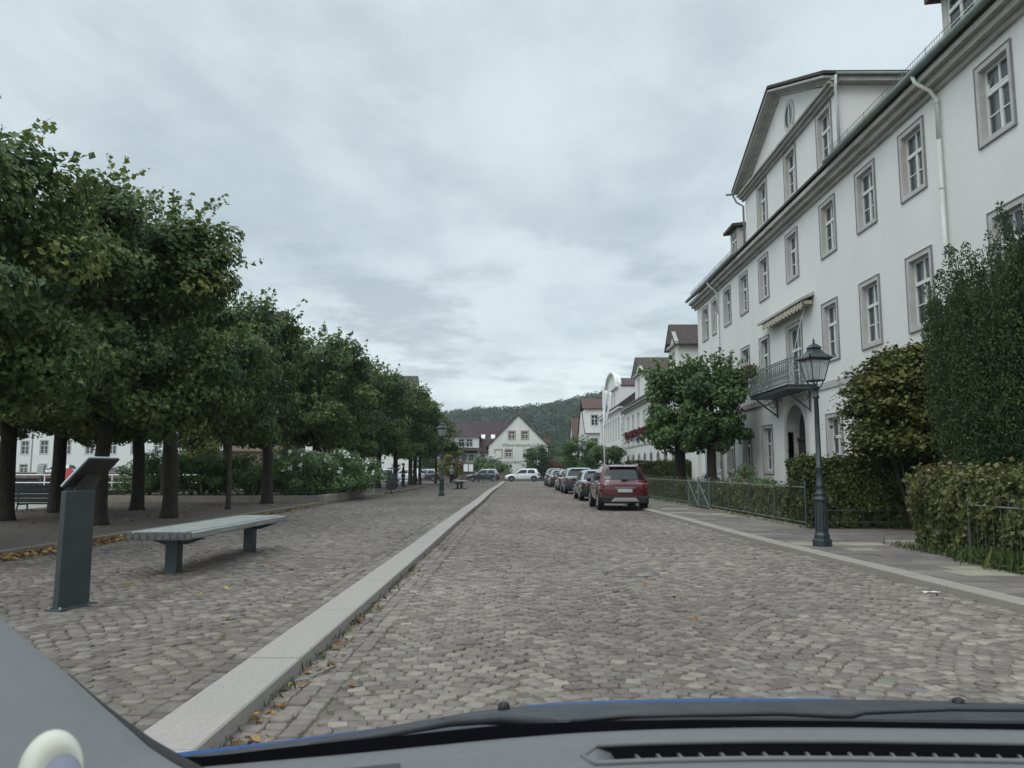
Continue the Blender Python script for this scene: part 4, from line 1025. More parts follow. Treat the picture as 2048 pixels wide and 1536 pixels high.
    def side(p, q, n):
        p, q = Vector(p), Vector(q); dr_ = (q - p)
        for z, r_ in ((zb_, .014), (zt_ - .16, .012), (zt_, .022)): mb.tube([p + Vector((0, 0, z)), q + Vector((0, 0, z))], r_, 6)
        for i in range(n + 1):
            a = p + dr_ * (i / n); mb.tube([a + Vector((0, 0, zb_ - .1)), a + Vector((0, 0, zt_))], .009, 4)
        for i in range(n):
            c = p + dr_ * ((i + .5) / n); w_ = dr_.length / n * .42; e = dr_.normalized()
            for zc, rr in ((zb_ + .15, .13), (zb_ + .43, .14)):
                mb.tube([c + e * (w_ * math.cos(a)) + Vector((0, 0, zc + rr * math.sin(a))) for a in np.linspace(0, 6.28, 9)], .010, 4, caps=False)
            mb.tube([c - e * w_ + Vector((0, 0, zb_)), c + e * w_ + Vector((0, 0, zt_ - .16))], .008, 4); mb.tube([c + e * w_ + Vector((0, 0, zb_)), c - e * w_ + Vector((0, 0, zt_ - .16))], .008, 4)
            mb.ball(c + Vector((0, 0, zt_ - .08)), .035, 6, 4)
    side(P(B0, BD - .03, 0), P(B1, BD - .03, 0), 20); side(P(B0, BD - .03, 0), P(B0, .06, 0), 4); side(P(B1, BD - .03, 0), P(B1, .06, 0), 4)
    mb.build('railing', M['iron_pale'], bal)
    # awning with scalloped valance under its hood
    mb = MB(); a0, a1 = 25.75, 30.75
    mb.hexa([P(a0, .003, 7.36), P(a1, .003, 7.36), P(a1, .42, 7.2), P(a0, .42, 7.2), P(a0, .003, 7.50), P(a1, .003, 7.50), P(a1, .42, 7.30), P(a0, .42, 7.30)])
    aw = mb.build('awning', M['cornice'], t, bevel=.01)
    mb = MB(); n = 26; rows = [[], [], []]
    for i in range(n * 4 + 1):
        u = a0 + .15 + (a1 - a0 - .7) * i / (n * 4); f = abs(math.sin(math.pi * i / 4)); wv = .025 * math.sin(i * .8)
        rows[0].append(P(u, .34 + wv, 7.22)); rows[1].append(P(u, .38 + wv, 7.1)); rows[2].append(P(u, .37 + wv * 1.6, 7.0 - .07 * f))
    mb.grid(rows); mb.obox(FR, a0 + .1, a1 - .5, .05, .33, 7.08, 7.2); mb.build('valance', M['awning'], aw)
    mb = MB()
    for y in (a0 + .3, a1 - .35): mb.tube([P(y, .3, 7.1), P(y + .05, .25, 6.9), P(y - .05, .5, 6.2), P(y - .3, .8, 5.25)], .009, 5)
    mb.build('awning_arm', M['zinc'], aw)
    return t
BIG = big_house()

def flower_box():
    y = 29.75; t = thing('flower_box', 'flower box with red geraniums hanging on the balcony railing', 'flower box', (FX - 1.0, y, 5.05))
    mb = MB(); mb.box(FX - 1.12, FX - .94, y - .4, y + .4, 5.02, 5.2); mb.build('trough', M['bark2'], t, bevel=.01)
    g = np.random.default_rng(5); n = 420
    P = np.stack([g.normal(FX - 1.05, .1, n), g.uniform(y - .48, y + .48, n), 5.28 + g.normal(0, .09, n)], 1)
    leaf_faces('foliage', P, g.normal(0, 1, (n, 3)), .08, g.uniform(0, .8, n), M['rosebush'], g, parent=t)
    P = P[:170] + np.array([-.04, 0, .1]); leaf_faces('blossom', P, g.normal(0, 1, (170, 3)), .07, g.uniform(.3, .75, 170), M['redflower'], g, parent=t)
flower_box()

# ---- the houses further down the street
def gable_roof(mb, fr, u0, u1, d_front, d_back, z_eave, z_ridge, over=.25, th=.12):
    um = (u0 + u1) / 2
    for s in (u0 - over, u1 + over):
        ze = z_eave - (z_ridge - z_eave) * over / ((u1 - u0) / 2)
        mb.prism([fr.p(s, d_front, ze), fr.p(um, d_front, z_ridge), fr.p(um, d_back, z_ridge), fr.p(s, d_back, ze)], (0, 0, th))

def house_two():
    t = thing('white_house', 'white house with red flower boxes, arched ground floor windows and two gabled towers', 'house', (FX, 58, 0))
    Y0, Y1, EZ = 43.6, 74.0, 6.95
    up = [(y - .45, y + .45, 4.75, 6.2) for y in (47, 50, 53, 56, 59, 62, 65, 68, 71)]
    ops = list(up)
    low = [y for y in (47.5, 50.3, 53.2, 56.0, 59.0, 62.0, 65, 68.2, 71.6)]
    mb = MB(); P = FR.p
    lo = [(y - .55, y + .55, .9, 2.75) for y in low]
    wall(mb, FR, Y0, Y1, 0, EZ, ops + lo, .2)
    mb.quad(P(Y1, 0, 0), P(Y1, -9, 0), P(Y1, -9, EZ), P(Y1, 0, EZ)); mb.quad(P(Y0, 0, 0), P(Y0, -9, 0), P(Y0, -9, EZ), P(Y0, 0, EZ))
    for (a, b, zc) in ((48.3, 51.0, 9.5), (62.2, 66.6, 9.5)):
        uw = [((a + b) / 2 - .35, (a + b) / 2 + .35, 7.6, 9.0)]
        wall(mb, FR, a, b, EZ, zc, uw, .15)
        for s in (a, b): mb.quad(P(s, 0, EZ), P(s, -5, EZ), P(s, -5, zc), P(s, 0, zc))
        mb.poly([P(a, -.003, zc), P(b, -.003, zc), P((a + b) / 2, -.003, zc + 1.05)])
    w = mb.build('wall', M['plaster'], t)
    for o in up: window(t, FR, *o, sw=.12, style='far')
    for (a, b) in ((48.3, 51.0), (62.2, 66.6)): window(t, FR, (a + b) / 2 - .35, (a + b) / 2 + .35, 7.6, 9.0, sw=.1, style='far', bars=False)
    for y in low:
        # arched heads: surround ring and pane
        mb = MB(); ap = [(y - .55, .9)] + arch_pts(y - .55, y + .55, 2.2, .55) + [(y + .55, .9)]; op = [(y - .7, .9)] + arch_pts(y - .7, y + .7, 2.2, .7) + [(y + .7, .9)]
        mb.grid([[P(u, .03, z) for u, z in ap], [P(u, .03, z) for u, z in op]]); mb.grid([[P(u, .03, z) for u, z in ap], [P(u, -.2, z) for u, z in ap]])
        q = mb.build('arched_window', M['surround'], t)
        mb = MB(); mb.poly([P(u, -.17, z) for u, z in ap]); mb.build('pane', M['pane'], q)
        mb = MB(); mb.obox(FR, y - .03, y + .03, -.165, -.13, .9, 2.7); mb.obox(FR, y - .55, y + .55, -.165, -.13, 1.9, 1.97); mb.build('sash', M['sash'], q)
    mb = MB(); mb.obox(FR, Y0, Y1, .002, .05, 3.45, 3.62); mb.build('string_course', M['surround'], t)
    mb = MB(); mb.obox(FR, Y0, Y1, .002, .2, EZ - .18, EZ); mb.obox(FR, Y0, Y1, .002, .4, EZ + .002, EZ + .14)
    for (a, b) in ((48.3, 51.0), (62.2, 66.6)):
        mb.obox(FR, a - .2, b + .2, .003, .22, 9.36, 9.52); um = (a + b) / 2
        for s in (a - .3, b + .3): mb.hexa([P(s, .003, 9.36), P(s, .25, 9.36), P(um, .25, 10.62), P(um, .003, 10.62), P(s, .003, 9.53), P(s, .25, 9.53), P(um, .25, 10.8), P(um, .003, 10.8)])
    mb.build('cornice', M['cornice'], t)
    mb = MB()
    mb.prism([P(Y0 - .1, .45, EZ + .14), P(Y1 + .1, .45, EZ + .14), P(Y1 + .1, -4.6, EZ + 3.5), P(Y0 - .1, -4.6, EZ + 3.5)], (0, 0, .1))
    mb.prism([P(Y0 - .1, -9.6, EZ + .14), P(Y1 + .1, -9.6, EZ + .14), P(Y1 + .1, -4.6, EZ + 3.5), P(Y0 - .1, -4.6, EZ + 3.5)], (0, 0, .1))
    for (a, b) in ((48.3, 51.0), (62.2, 66.6)): gable_roof(mb, FR, a, b, .3, -5.5, 9.55, 10.8, .3, .1)
    mb.build('roof', M['rooftile'], t)
    mb = MB(); mb.tube([P(Y1 - .5, .45, EZ), P(Y1 - .2, .1, EZ - .5), P(Y1 - .2, .1, .1)], .06, 6); mb.build('downpipe', M['zinc'], t)
    for y in (55.8, 58.8, 61.8, 64.8, 67.8, 70.8):
        o = thing('hanging_flower_box', 'flower box full of trailing red flowers under the upper windows', 'flower box', (FX - .1, y, 4.5), 0, 'red flower boxes on the second white house')
        mb = MB(); mb.obox(FR, y - .5, y + .5, .06, .24, 4.45, 4.62); mb.build('trough', M['bark2'], o)
        g = np.random.default_rng(int(y * 10)); n = 300
        Q = np.stack([FX - .18 + g.normal(0, .13, n), g.uniform(y - .62, y + .62, n), 4.62 - np.abs(g.normal(0, .36, n)) + .2], 1)
        leaf_faces('foliage', Q, g.normal(0, 1, (n, 3)), .16, np.clip(g.normal(.42, .3, n), 0, 1), M['redflower'], g, parent=o)
    for y, m in ((62.5, 'niche'), (65.3, 'bluepaint')):
        mb = MB(); mb.obox(FR, y - .5, y + .5, .02, .1, 3.75, 4.15); mb.obox(FR, y - .42, y + .42, .1, .115, 3.83, 4.07)
        tag(mb.build('wall_sign', M[m], loc=P(y, 0, 3.9), bevel=.01), {'niche': 'small reddish sign on the second white house, under the flower boxes', 'bluepaint': 'small blue sign on the second white house, beside the reddish one'}[m], 'sign')
house_two()

def house_three():
    t = thing('white_gabled_house', 'white house with curved baroque gable and banded corner stones, behind the flagpole', 'house', (FX, 84, 0))
    Y0, Y1, EZ = 75.2, 96.0, 7.6
    P = FR.p
    up = [(y - .4, y + .4, 4.6, 6.7) for y in (78, 80.2, 82.4, 84.6, 86.8, 89, 91.2, 93.4)]; lo = [(y - .45, y + .45, 1.0, 3.0) for y in (78.2, 81.2, 84.2, 87.2, 90.2, 93.2)]
    G0, G1, GZ = 78.2, 88.5, 10.0
    at = [(y - .35, y + .35, 8.0, 9.4) for y in (81.2, 83.4, 85.6)]
    mb = MB(); wall(mb, FR, Y0, Y1, 0, EZ, up + lo, .15); wall(mb, FR, G0, G1, EZ, GZ, at, .12)
    for s in (Y0, Y1): mb.quad(P(s, 0, 0), P(s, -9, 0), P(s, -9, EZ), P(s, 0, EZ))
    for s in (G0, G1): mb.quad(P(s, 0, EZ), P(s, -5, EZ), P(s, -5, GZ), P(s, 0, GZ))
    ap = arch_pts(G0 + .3, G1 - .3, GZ, 1.75, 14)
    mb.prism([P(u, -.003, z) for u, z in ap], FR.n * -.4)
    mb.build('wall', M['plaster'], t)
    for o in up + lo: window(t, FR, *o, sw=.1, style='far', bars=False)
    for o in at: window(t, FR, *o, sw=.1, style='far', bars=False)
    mb = MB(); mb.obox(FR, Y0, Y1, .002, .35, EZ - .1, EZ + .12); mb.obox(FR, G0 - .2, G1 + .2, .002, .25, GZ - .16, GZ)
    op = arch_pts(G0, G1, GZ, 1.95, 14)
    for i in range(len(op) - 1):
        a, b, c, d = ap[i], ap[i + 1], op[i + 1], op[i]; mb.hexa([P(a[0], .002, a[1]), P(b[0], .002, b[1]), P(c[0], .002, c[1]), P(d[0], .002, d[1]), P(a[0], .3, a[1]), P(b[0], .3, b[1]), P(c[0], .3, c[1]), P(d[0], .3, d[1])])
    mb.build('cornice', M['plaster2'], t)
    mb = MB()
    for i in range(14): mb.obox(FR, Y0 + .002, Y0 + (.95 if i % 2 else .75), .002, .09, .1 + i * .53, .1 + i * .53 + .44)
    mb.build('quoins', M['plaster2'], t)
    mb = MB(); mb.obox(FR, Y0 + .004, Y0 + .7, .001, .03, .1, EZ - .2); mb.build('quoin_joint', M['surround_dark'], t)
    mb = MB()
    mb.prism([P(Y0 - .2, .4, EZ + .12), P(Y1 + .2, .4, EZ + .12), P(Y1 + .2, -4.6, EZ + 3.8), P(Y0 - .2, -4.6, EZ + 3.8)], (0, 0, .1))
    mb.prism([P(Y0 - .2, -9.4, EZ + .12), P(Y1 + .2, -9.4, EZ + .12), P(Y1 + .2, -4.6, EZ + 3.8), P(Y0 - .2, -4.6, EZ + 3.8)], (0, 0, .1))
    gable_roof(mb, FR, G0, G1, -.3, -6, GZ, GZ + 1.3, .1, .1)
    mb.build('roof', M['darktile'], t)
house_three()

def small_house(name, label, x0, x1, y0, y1, ez, rz, roofm, wallm='plaster', ridge='y', wins=(), chim=None, cat='house', gables=None):
    t = thing(name, label, cat, ((x0 + x1) / 2, y0, 0))
    mb = MB()
    fa = Frame((0, y0, 0), (1, 0, 0), (0, -1, 0)); fb = Frame((x0, 0, 0), (0, 1, 0), (-1, 0, 0))
    wf = [w[1:] for w in wins if w[0] == 'f']; wl = [w[1:] for w in wins if w[0] == 'l']
    wall(mb, fa, x0, x1, 0, ez, wf, .12); wall(mb, fb, y0, y1, 0, ez, wl, .12)
    mb.quad((x1, y0, 0), (x1, y1, 0), (x1, y1, ez), (x1, y0, ez)); mb.quad((x0, y1, 0), (x1, y1, 0), (x1, y1, ez), (x0, y1, ez))
    xm, ym = (x0 + x1) / 2, (y0 + y1) / 2
    if ridge == 'y':
        for y in (y0 + .003, y1): mb.poly([(x0, y, ez), (x1, y, ez), (xm, y, rz)])
    else:
        for x in (x0 + .003, x1): mb.poly([(x, y0, ez), (x, y1, ez), (x, ym, rz)])
    mb.build('wall', M[wallm], t)
    for w in wf: window(t, fa, *w, sw=.12, style='far', sur='surround')
    for w in wl: window(t, fb, *w, sw=.12, style='far', sur='surround')
    mb = MB(); o = .3
    if ridge == 'y':
        k = (rz - ez) / ((x1 - x0) / 2)
        for s, e in ((x0 - o, 1), (x1 + o, -1)): mb.prism([(s, y0 - .15, ez - k * o), (xm, y0 - .15, rz), (xm, y1 + .15, rz), (s, y1 + .15, ez - k * o)], (0, 0, .14))
    elif ridge == 'hip':
        pass
    else:
        k = (rz - ez) / ((y1 - y0) / 2)
        for s in (y0 - o, y1 + o): mb.prism([(x0 - .15, s, ez - k * o), (x0 - .15, ym, rz), (x1 + .15, ym, rz), (x1 + .15, s, ez - k * o)], (0, 0, .14))
    r_ = mb.build('roof', M[roofm], t)
    if chim:
        mb = MB(); mb.box(chim[0] - .3, chim[0] + .3, chim[1] - .3, chim[1] + .3, chim[2], chim[3]); mb.box(chim[0] - .36, chim[0] + .36, chim[1] - .36, chim[1] + .36, chim[3] + .002, chim[3] + .12); mb.build('chimney', M['brownwall'], r_)
    return t

# house at the bend, with tall dormer and brown roof
hb = small_house('bend_house', 'white house with a tall white dormer in its brown roof, left of the flagpole', 8.8, 18, 104, 116, 6.6, 11.0, 'redtile', ridge='x', wins=[('f', 9.6, 10.5, 4.2, 5.7), ('f', 11.2, 12.1, 4.2, 5.7), ('l', 106, 107, 4.2, 5.7), ('l', 109, 110, 4.2, 5.7), ('l', 106, 107, 1.2, 2.8), ('f', 9.6, 10.5, 1.2, 2.8)])
mb = MB(); fd = Frame((0, 103.6, 0), (1, 0, 0), (0, -1, 0)); wall(mb, fd, 8.75, 11.6, 6.4, 9.6, [(9.6, 10.5, 7.4, 8.8)], .1); mb.quad((8.75, 103.6, 6.4), (8.75, 108, 6.4), (8.75, 108, 9.6), (8.75, 103.6, 9.6)); mb.quad((11.6, 103.6, 6.4), (11.6, 108, 6.4), (11.6, 108, 9.6), (11.6, 103.6, 9.6))
dz = mb.build('dormer', M['plaster'], hb); window(dz, fd, 9.6, 10.5, 7.4, 8.8, sw=.1, style='far')
mb = MB(); mb.prism([(8.4, 103.3, 9.6), (12, 103.3, 9.6), (12, 105.8, 11.1), (8.4, 105.8, 11.1)], (0, 0, .12)); mb.prism([(8.4, 108.4, 9.6), (12, 108.4, 9.6), (12, 105.8, 11.1), (8.4, 105.8, 11.1)], (0, 0, .12)); mb.build('dormer_roof', M['redtile'], dz)
small_house('red_roofed_house', 'house with steep red roof before the hill, right of the round bush', 8.6, 16, 124, 133, 5.2, 9.9, 'redtile', ridge='x', wins=[('f', 9.2, 10.1, 2.6, 4.0)])

def flat_text(name, body, x, y, z, size, shear, m, par, stretch=1.0):
    cu = bpy.data.curves.new(name, 'FONT'); cu.body = body; cu.size = size; cu.shear = shear; cu.extrude = .008; cu.offset = -.004; cu.space_character = 1.05
    tmp = bpy.data.objects.new('tmp', cu); COL.objects.link(tmp); bpy.context.view_layer.update()
    me = bpy.data.meshes.new_from_object(tmp); bpy.data.objects.remove(tmp); bpy.data.curves.remove(cu)
    off = origin(par); me.transform(Matrix.Translation(Vector((x, y, z)) - off) @ Matrix.Rotation(math.pi / 2, 4, 'X') @ Matrix.Scale(stretch, 4, (1, 0, 0)))
    me.name = name
    return link_mesh(name, me, M[m], par)

def restaurant():
    t = thing('restaurant_house', 'white steep-gabled restaurant house with painted lettering at the end of the street', 'house', (-.3, 112, 0))
    f = Frame((0, 112, 0), (1, 0, 0), (0, -1, 0)); x0, x1, ez, rz, y1 = -4.55, 4.05, 5.0, 9.35, 126
    def W(pa, pb, ya, yb): a = at_y(pa, yb, 112); b = at_y(pb, ya, 112); return (a.x, b.x, a.z, b.z)
    up = [W(1017.5, 1029.5, 863, 878), W(1043.7, 1055.7, 863, 878)]; mid = [W(1011, 1023, 899.5, 914.5)]; blank = [W(990.5, 1003, 900, 915), W(1049, 1061, 900, 915)]
    mb = MB(); wall(mb, f, x0, x1, 0, ez, mid, .15)
    for x in (x0, x1): mb.quad((x, 112, 0), (x, y1, 0), (x, y1, ez), (x, 112, ez))
    xm = (x0 + x1) / 2
    # gable with two openings: build as columns
    def gz(x): return ez + (rz - ez) * (1 - abs(x - xm) / ((x1 - x0) / 2))
    cuts = sorted([x0, xm, x1] + [u for o in up for u in o[:2]])
    for i in range(len(cuts) - 1):
        a, b = cuts[i], cuts[i + 1]; o = next((o for o in up if o[0] - 1e-6 <= a and b <= o[1] + 1e-6), None)
        if o is None: mb.quad((a, 112, ez), (b, 112, ez), (b, 112, gz(b)), (a, 112, gz(a)))
        else:
            mb.quad((a, 112, ez), (b, 112, ez), (b, 112, o[2]), (a, 112, o[2])); mb.quad((a, 112, o[3]), (b, 112, o[3]), (b, 112, gz(b)), (a, 112, gz(a)))
    mb.poly([(x0, y1, ez), (x1, y1, ez), (xm, y1, rz)])
    mb.build('wall', M['plaster2'], t)
    for o in up + mid: window(t, f, *o, sw=.17, style='far', sur='niche')
    for o in blank:
        mb = MB(); s = .17
        for a, b, c, e in ((o[0] - s, o[0], o[2] - s, o[3] + s), (o[1], o[1] + s, o[2] - s, o[3] + s), (o[0], o[1], o[3], o[3] + s), (o[0], o[1], o[2] - s, o[2])): mb.obox(f, a, b, -.02, .05, c, e)
        mb.build('blind_window', M['niche'], t)
    mb = MB(); k = (rz - ez) / ((x1 - x0) / 2); o_ = .35
    for s in (x0 - o_, x1 + o_): mb.prism([(s, 111.8, ez - k * o_), (xm, 111.8, rz), (xm, y1, rz), (s, y1, ez - k * o_)], (0, 0, .16))
    rf = mb.build('roof', M['darktile'], t)
    mb = MB(); mb.box(xm - .4, xm + .3, 116, 116.8, rz - .4, rz + .7); mb.build('chimney', M['brownwall'], rf)
    mb = MB(); mb.box(x1 - .5, x1 + .5, 116, 117, 5.5, 6.5); mb.box(x1 - .6, x1 + .6, 115.9, 117.1, 6.502, 6.6); mb.build('chimney', M['brownwall'], rf)
    p = at_y(1002.5, 893.5, 112); flat_text('lettering', 'Weserdampfschiff', p.x, 111.985, p.z, .72, .35, 'lettering', t, .98)
    p = at_y(991.5, 927.5, 112); flat_text('lettering', 'Restaurant', p.x, 111.985, p.z, .82, .35, 'lettering', t, .95)
    # dark board with illegible pale letters
    a, b = at_y(989, 934.5, 112), at_y(1023.5, 929, 112)
    mb = MB(); mb.obox(f, a.x, b.x, .02, .1, a.z, b.z); sg = mb.build('sign_board', M['bark2'], t)
    mb = MB(); g_ = random.Random(3); x = a.x + .12
    while x < b.x - .3:
        w = g_.uniform(.07, .16)
        if abs(x - (a.x + b.x) / 2) > .1: mb.obox(f, x, x + w * .8, .101, .11, a.z + .1, b.z - g_.uniform(.06, .16))
        x += w + .05
    mb.build('lettering', M['cream'], sg)
    # long wing on the left
    wx0, wy0, wy1, we, wr = -12.6, 114, 124, 4.3, 8.75
    fw = Frame((0, wy0, 0), (1, 0, 0), (0, -1, 0)); wins = [W(922, 930, 909, 922), W(936.5, 945, 909, 922), W(960, 968, 909, 922)]
    mb = MB(); wall(mb, fw, wx0, x0, 0, we, wins, .12); mb.quad((wx0, wy0, 0), (wx0, wy1, 0), (wx0, wy1, we), (wx0, wy0, we)); mb.poly([(wx0, wy0, we), (wx0, wy1, we), (wx0, (wy0 + wy1) / 2, wr)])
    mb.build('wing_wall', M['plaster2'], t)
    for w in wins: window(t, fw, *w, sw=.1, style='far')
    mb = MB(); ym = (wy0 + wy1) / 2; kk = (wr - we) / 5
    for s in (wy0 - .4, wy1 + .4): mb.prism([(wx0 - .3, s, we - kk * .4), (wx0 - .3, ym, wr), (xm, ym, wr), (xm, s, we - kk * .4)], (0, 0, .15))
    wrf = mb.build('wing_roof', M['darktile'], t)
    for px in (965, 985):
        c = at_y(px, 882, 113.9); mb = MB(); zz = 6.0; yy = wy0 + (zz - we) / kk; mb.prism([(c.x - .3, yy - .25, zz), (c.x + .3, yy - .25, zz), (c.x + .3, yy + .4, zz + .6), (c.x - .3, yy + .4, zz + .6)], (0, -.12, .16)); mb.build('skylight', M['white'], wrf)
    # hipped bay
    by, bx0, bx1, bz0, bz1 = 113.2, -11.6, -6.05, 4.55, 6.3
    fb = Frame((0, by, 0), (1, 0, 0), (0, -1, 0)); bw = [(-9.0, -8.15, 4.85, 5.95), (-7.85, -7.0, 4.85, 5.95), (-10.9, -10.05, 4.85, 5.95)]
    mb = MB(); wall(mb, fb, bx0, bx1, bz0, bz1, bw, .1)
    for x in (bx0, bx1): mb.quad((x, by, bz0), (x, by + 4, bz0), (x, by + 4, bz1), (x, by, bz1))
    bay = mb.build('bay_wall', M['plaster'], t)
    for w in bw: window(bay, fb, *w, sw=.1, style='far')
    mb = MB(); ax, ay = -8.9, by + 3.4
    mb.poly([(bx0 - .3, by - .35, bz1), (bx1 + .3, by - .35, bz1), (ax, ay, wr + .1)]); mb.poly([(bx1 + .3, by - .35, bz1), (bx1 + .3, by + 5, bz1), (ax, ay + 1, wr + .1), (ax, ay, wr + .1)]); mb.poly([(bx0 - .3, by - .35, bz1), (ax, ay, wr + .1), (ax, ay + 1, wr + .1), (bx0 - .3, by + 5, bz1)])
    mb.prism([(bx0 - .5, by - .75, bz0 - .35), (bx1 + .5, by - .75, bz0 - .35), (bx1 + .3, by + .02, bz0 + .05), (bx0 - .3, by + .02, bz0 + .05)], (0, 0, .1))
    mb.build('bay_roof', M['darktile'], bay)
restaurant()

# ---- across the basin on the left
def quay_house(name, label, x0, x1, y, ez, rz, cols, m='plaster', roofm='rooftile', rows=((1.0, 2.2), (3.6, 5.4), (7, 8.6)), y1=None, cat='house'):
    wins = [('f', c - .5, c + .5, a, b) for c in cols for a, b in rows]
    return small_house(name, label, x0, x1, y, y1 or y + 11, ez, rz, roofm, m, 'x', wins, cat=cat)
quay_house('quay_house', 'long white house across the basin, seen under the leaves at the left', -66, -44, 104, 9.5, 14, np.arange(-64.5, -44.5, 3.1))
quay_house('quay_house', 'white house across the basin at the far left edge, left of the long one', -96, -67.5, 106, 9.0, 13.5, np.arange(-94, -68, 3.2))
quay_house('quay_house', 'white house across the basin, showing in small gaps right of the slanted panel', -43, -29, 110, 9.0, 13.5, np.arange(-41.5, -29.5, 3))
th = quay_house('tall_town_house', 'tall pale house with grey-brown hipped roof rising behind the linden row', -30, -14.6, 103, 10.6, 14.6, (-26.5, -23, -19.5, -16.5), roofm='rooftile')
# ------------------------------------------------------------------ street furniture
def make_bench():
    t = thing('slatted_bench', 'near long backless bench of silvery slats on two dark posts', 'bench')
    g = np.random.default_rng(4); n, w, L_ = 9, .87, 3.65; sw = w / n
    mb = MB()
    for i in range(n):
        x0 = -w / 2 + i * sw + .004; x1 = x0 + sw - .008; e = .02 if i in (0, n - 1) else 0; d0, d1 = g.uniform(-.012, .012), g.uniform(-.03, .03)
        mb.box(x0, x1, -L_ / 2 + d0, L_ / 2 + d1, .46 + e, .575 - e * .6)
    s = mb.build('seat', M['oldwood'], t, bevel=.014)
    mb = MB(); 
    for i in range(n): mb.box(-w / 2 + i * sw + .012, -w / 2 + (i + 1) * sw - .012, -L_ / 2 - .016, -L_ / 2 - .006, .475, .565)
    mb.build('end_grain', M['oldwood_end'], s)
    for y in (-1.36, 1.36):
        mb = MB(); mb.box(-.10, .06, y - .09, y + .09, -.05, .44); mb.prism([(-.4, y - .04, .455), (.4, y - .04, .455), (.15, y - .04, .37), (-.15, y - .04, .37)], (0, .08, 0)); mb.build('leg', M['steel'], t, bevel=.008)
    return t
bench = make_bench()
a, b = at_z(335, 1145, PZ), at_z(489, 1102.5, PZ)
bench.location = ((a.x + b.x) / 2 + .10, (a.y + b.y) / 2, PZ); bench.rotation_euler.z = -math.atan2(b.x - a.x, b.y - a.y)
q = at_z(917, 978, PZ); copy_tree(bench, (q.x, q.y + 1.35, PZ), -.02, 'far backless slatted bench seen end-on beside the far lamp post')
for o, gname in ((bench, 'slatted benches on the plaza'),):
    o['group'] = gname
for o in bpy.data.objects:
    if o.name.startswith('slatted_bench'): o['group'] = 'slatted benches on the plaza'

def info_panel():
    a, b = at_z(109, 1222, PZ), at_z(174, 1207, PZ)
    t = thing('information_panel', 'grey post with a slanted brown information panel, seen from behind', 'information panel', ((a.x + b.x) / 2, (a.y + b.y) / 2, PZ))
    d = (b - a).normalized(); n = Vector((d.y, -d.x, 0)); mb = MB()
    def P(s, e, z): return a + d * s + n * e + Vector((0, 0, z))
    L_ = (b - a).length
    top = at_y(150, 981, (a.y + b.y) / 2).z - PZ
    mb.hexa([P(0, -.03, -.05), P(L_, -.03, -.05), P(L_, .03, -.05), P(0, .03, -.05), P(0.02, -.03, top), P(L_ - .01, -.03, top), P(L_ - .01, .03, top), P(0.02, .03, top)])
    mb.build('post', M['steel'], t, bevel=.008)
    mb = MB(); mb.hexa([P(-.04, -.09, -.01), P(L_ + .04, -.09, -.01), P(L_ + .04, .09, -.01), P(-.04, .09, -.01), P(-.04, -.09, .014), P(L_ + .04, -.09, .014), P(L_ + .04, .09, .014), P(-.04, .09, .014)]); bp_ = mb.build('base_plate', M['steel'], t, bevel=.004)
    for s_, e_ in ((.0, -.06), (.0, .06), (L_, -.06), (L_, .06)): mb = MB(); mb.lathe([(.014, .0), (.014, .03), (.008, .034)], P(s_, e_, .0), 6); mb.build('bolt', M['silver'], bp_)
    lo, hi, hf = at_y(127, 975, a.y + .12), at_y(181, 918, a.y + .18), at_y(240, 919, a.y + .80)
    lf = lo + (hf - hi); up = (hi - lo).cross(hf - hi).normalized(); up = up if up.z > 0 else -up
    mb = MB(); mb.prism([lo, lf, hf, hi], up * .022); mb.build('panel', M['brownpanel'], t)
    mb = MB()
    for p, q in ((lo, hi), (hi, hf), (hf, lf), (lf, lo)): mb.tube([p + up * .026, q + up * .026], .011, 6)
    mb.build('panel_rim', M['bluewhite'], t)
    # gusset between post and panel
    mb = MB(); m_ = (lo + lf) / 2; mb.prism([P(.05, 0, top - .12), P(L_ - .05, 0, top - .12), lf * .75 + lo * .25 + (hi - lo) * .45, lo * .75 + lf * .25 + (hi - lo) * .45], n * .02); mb.build('bracket', M['brownpanel'], t)
info_panel()

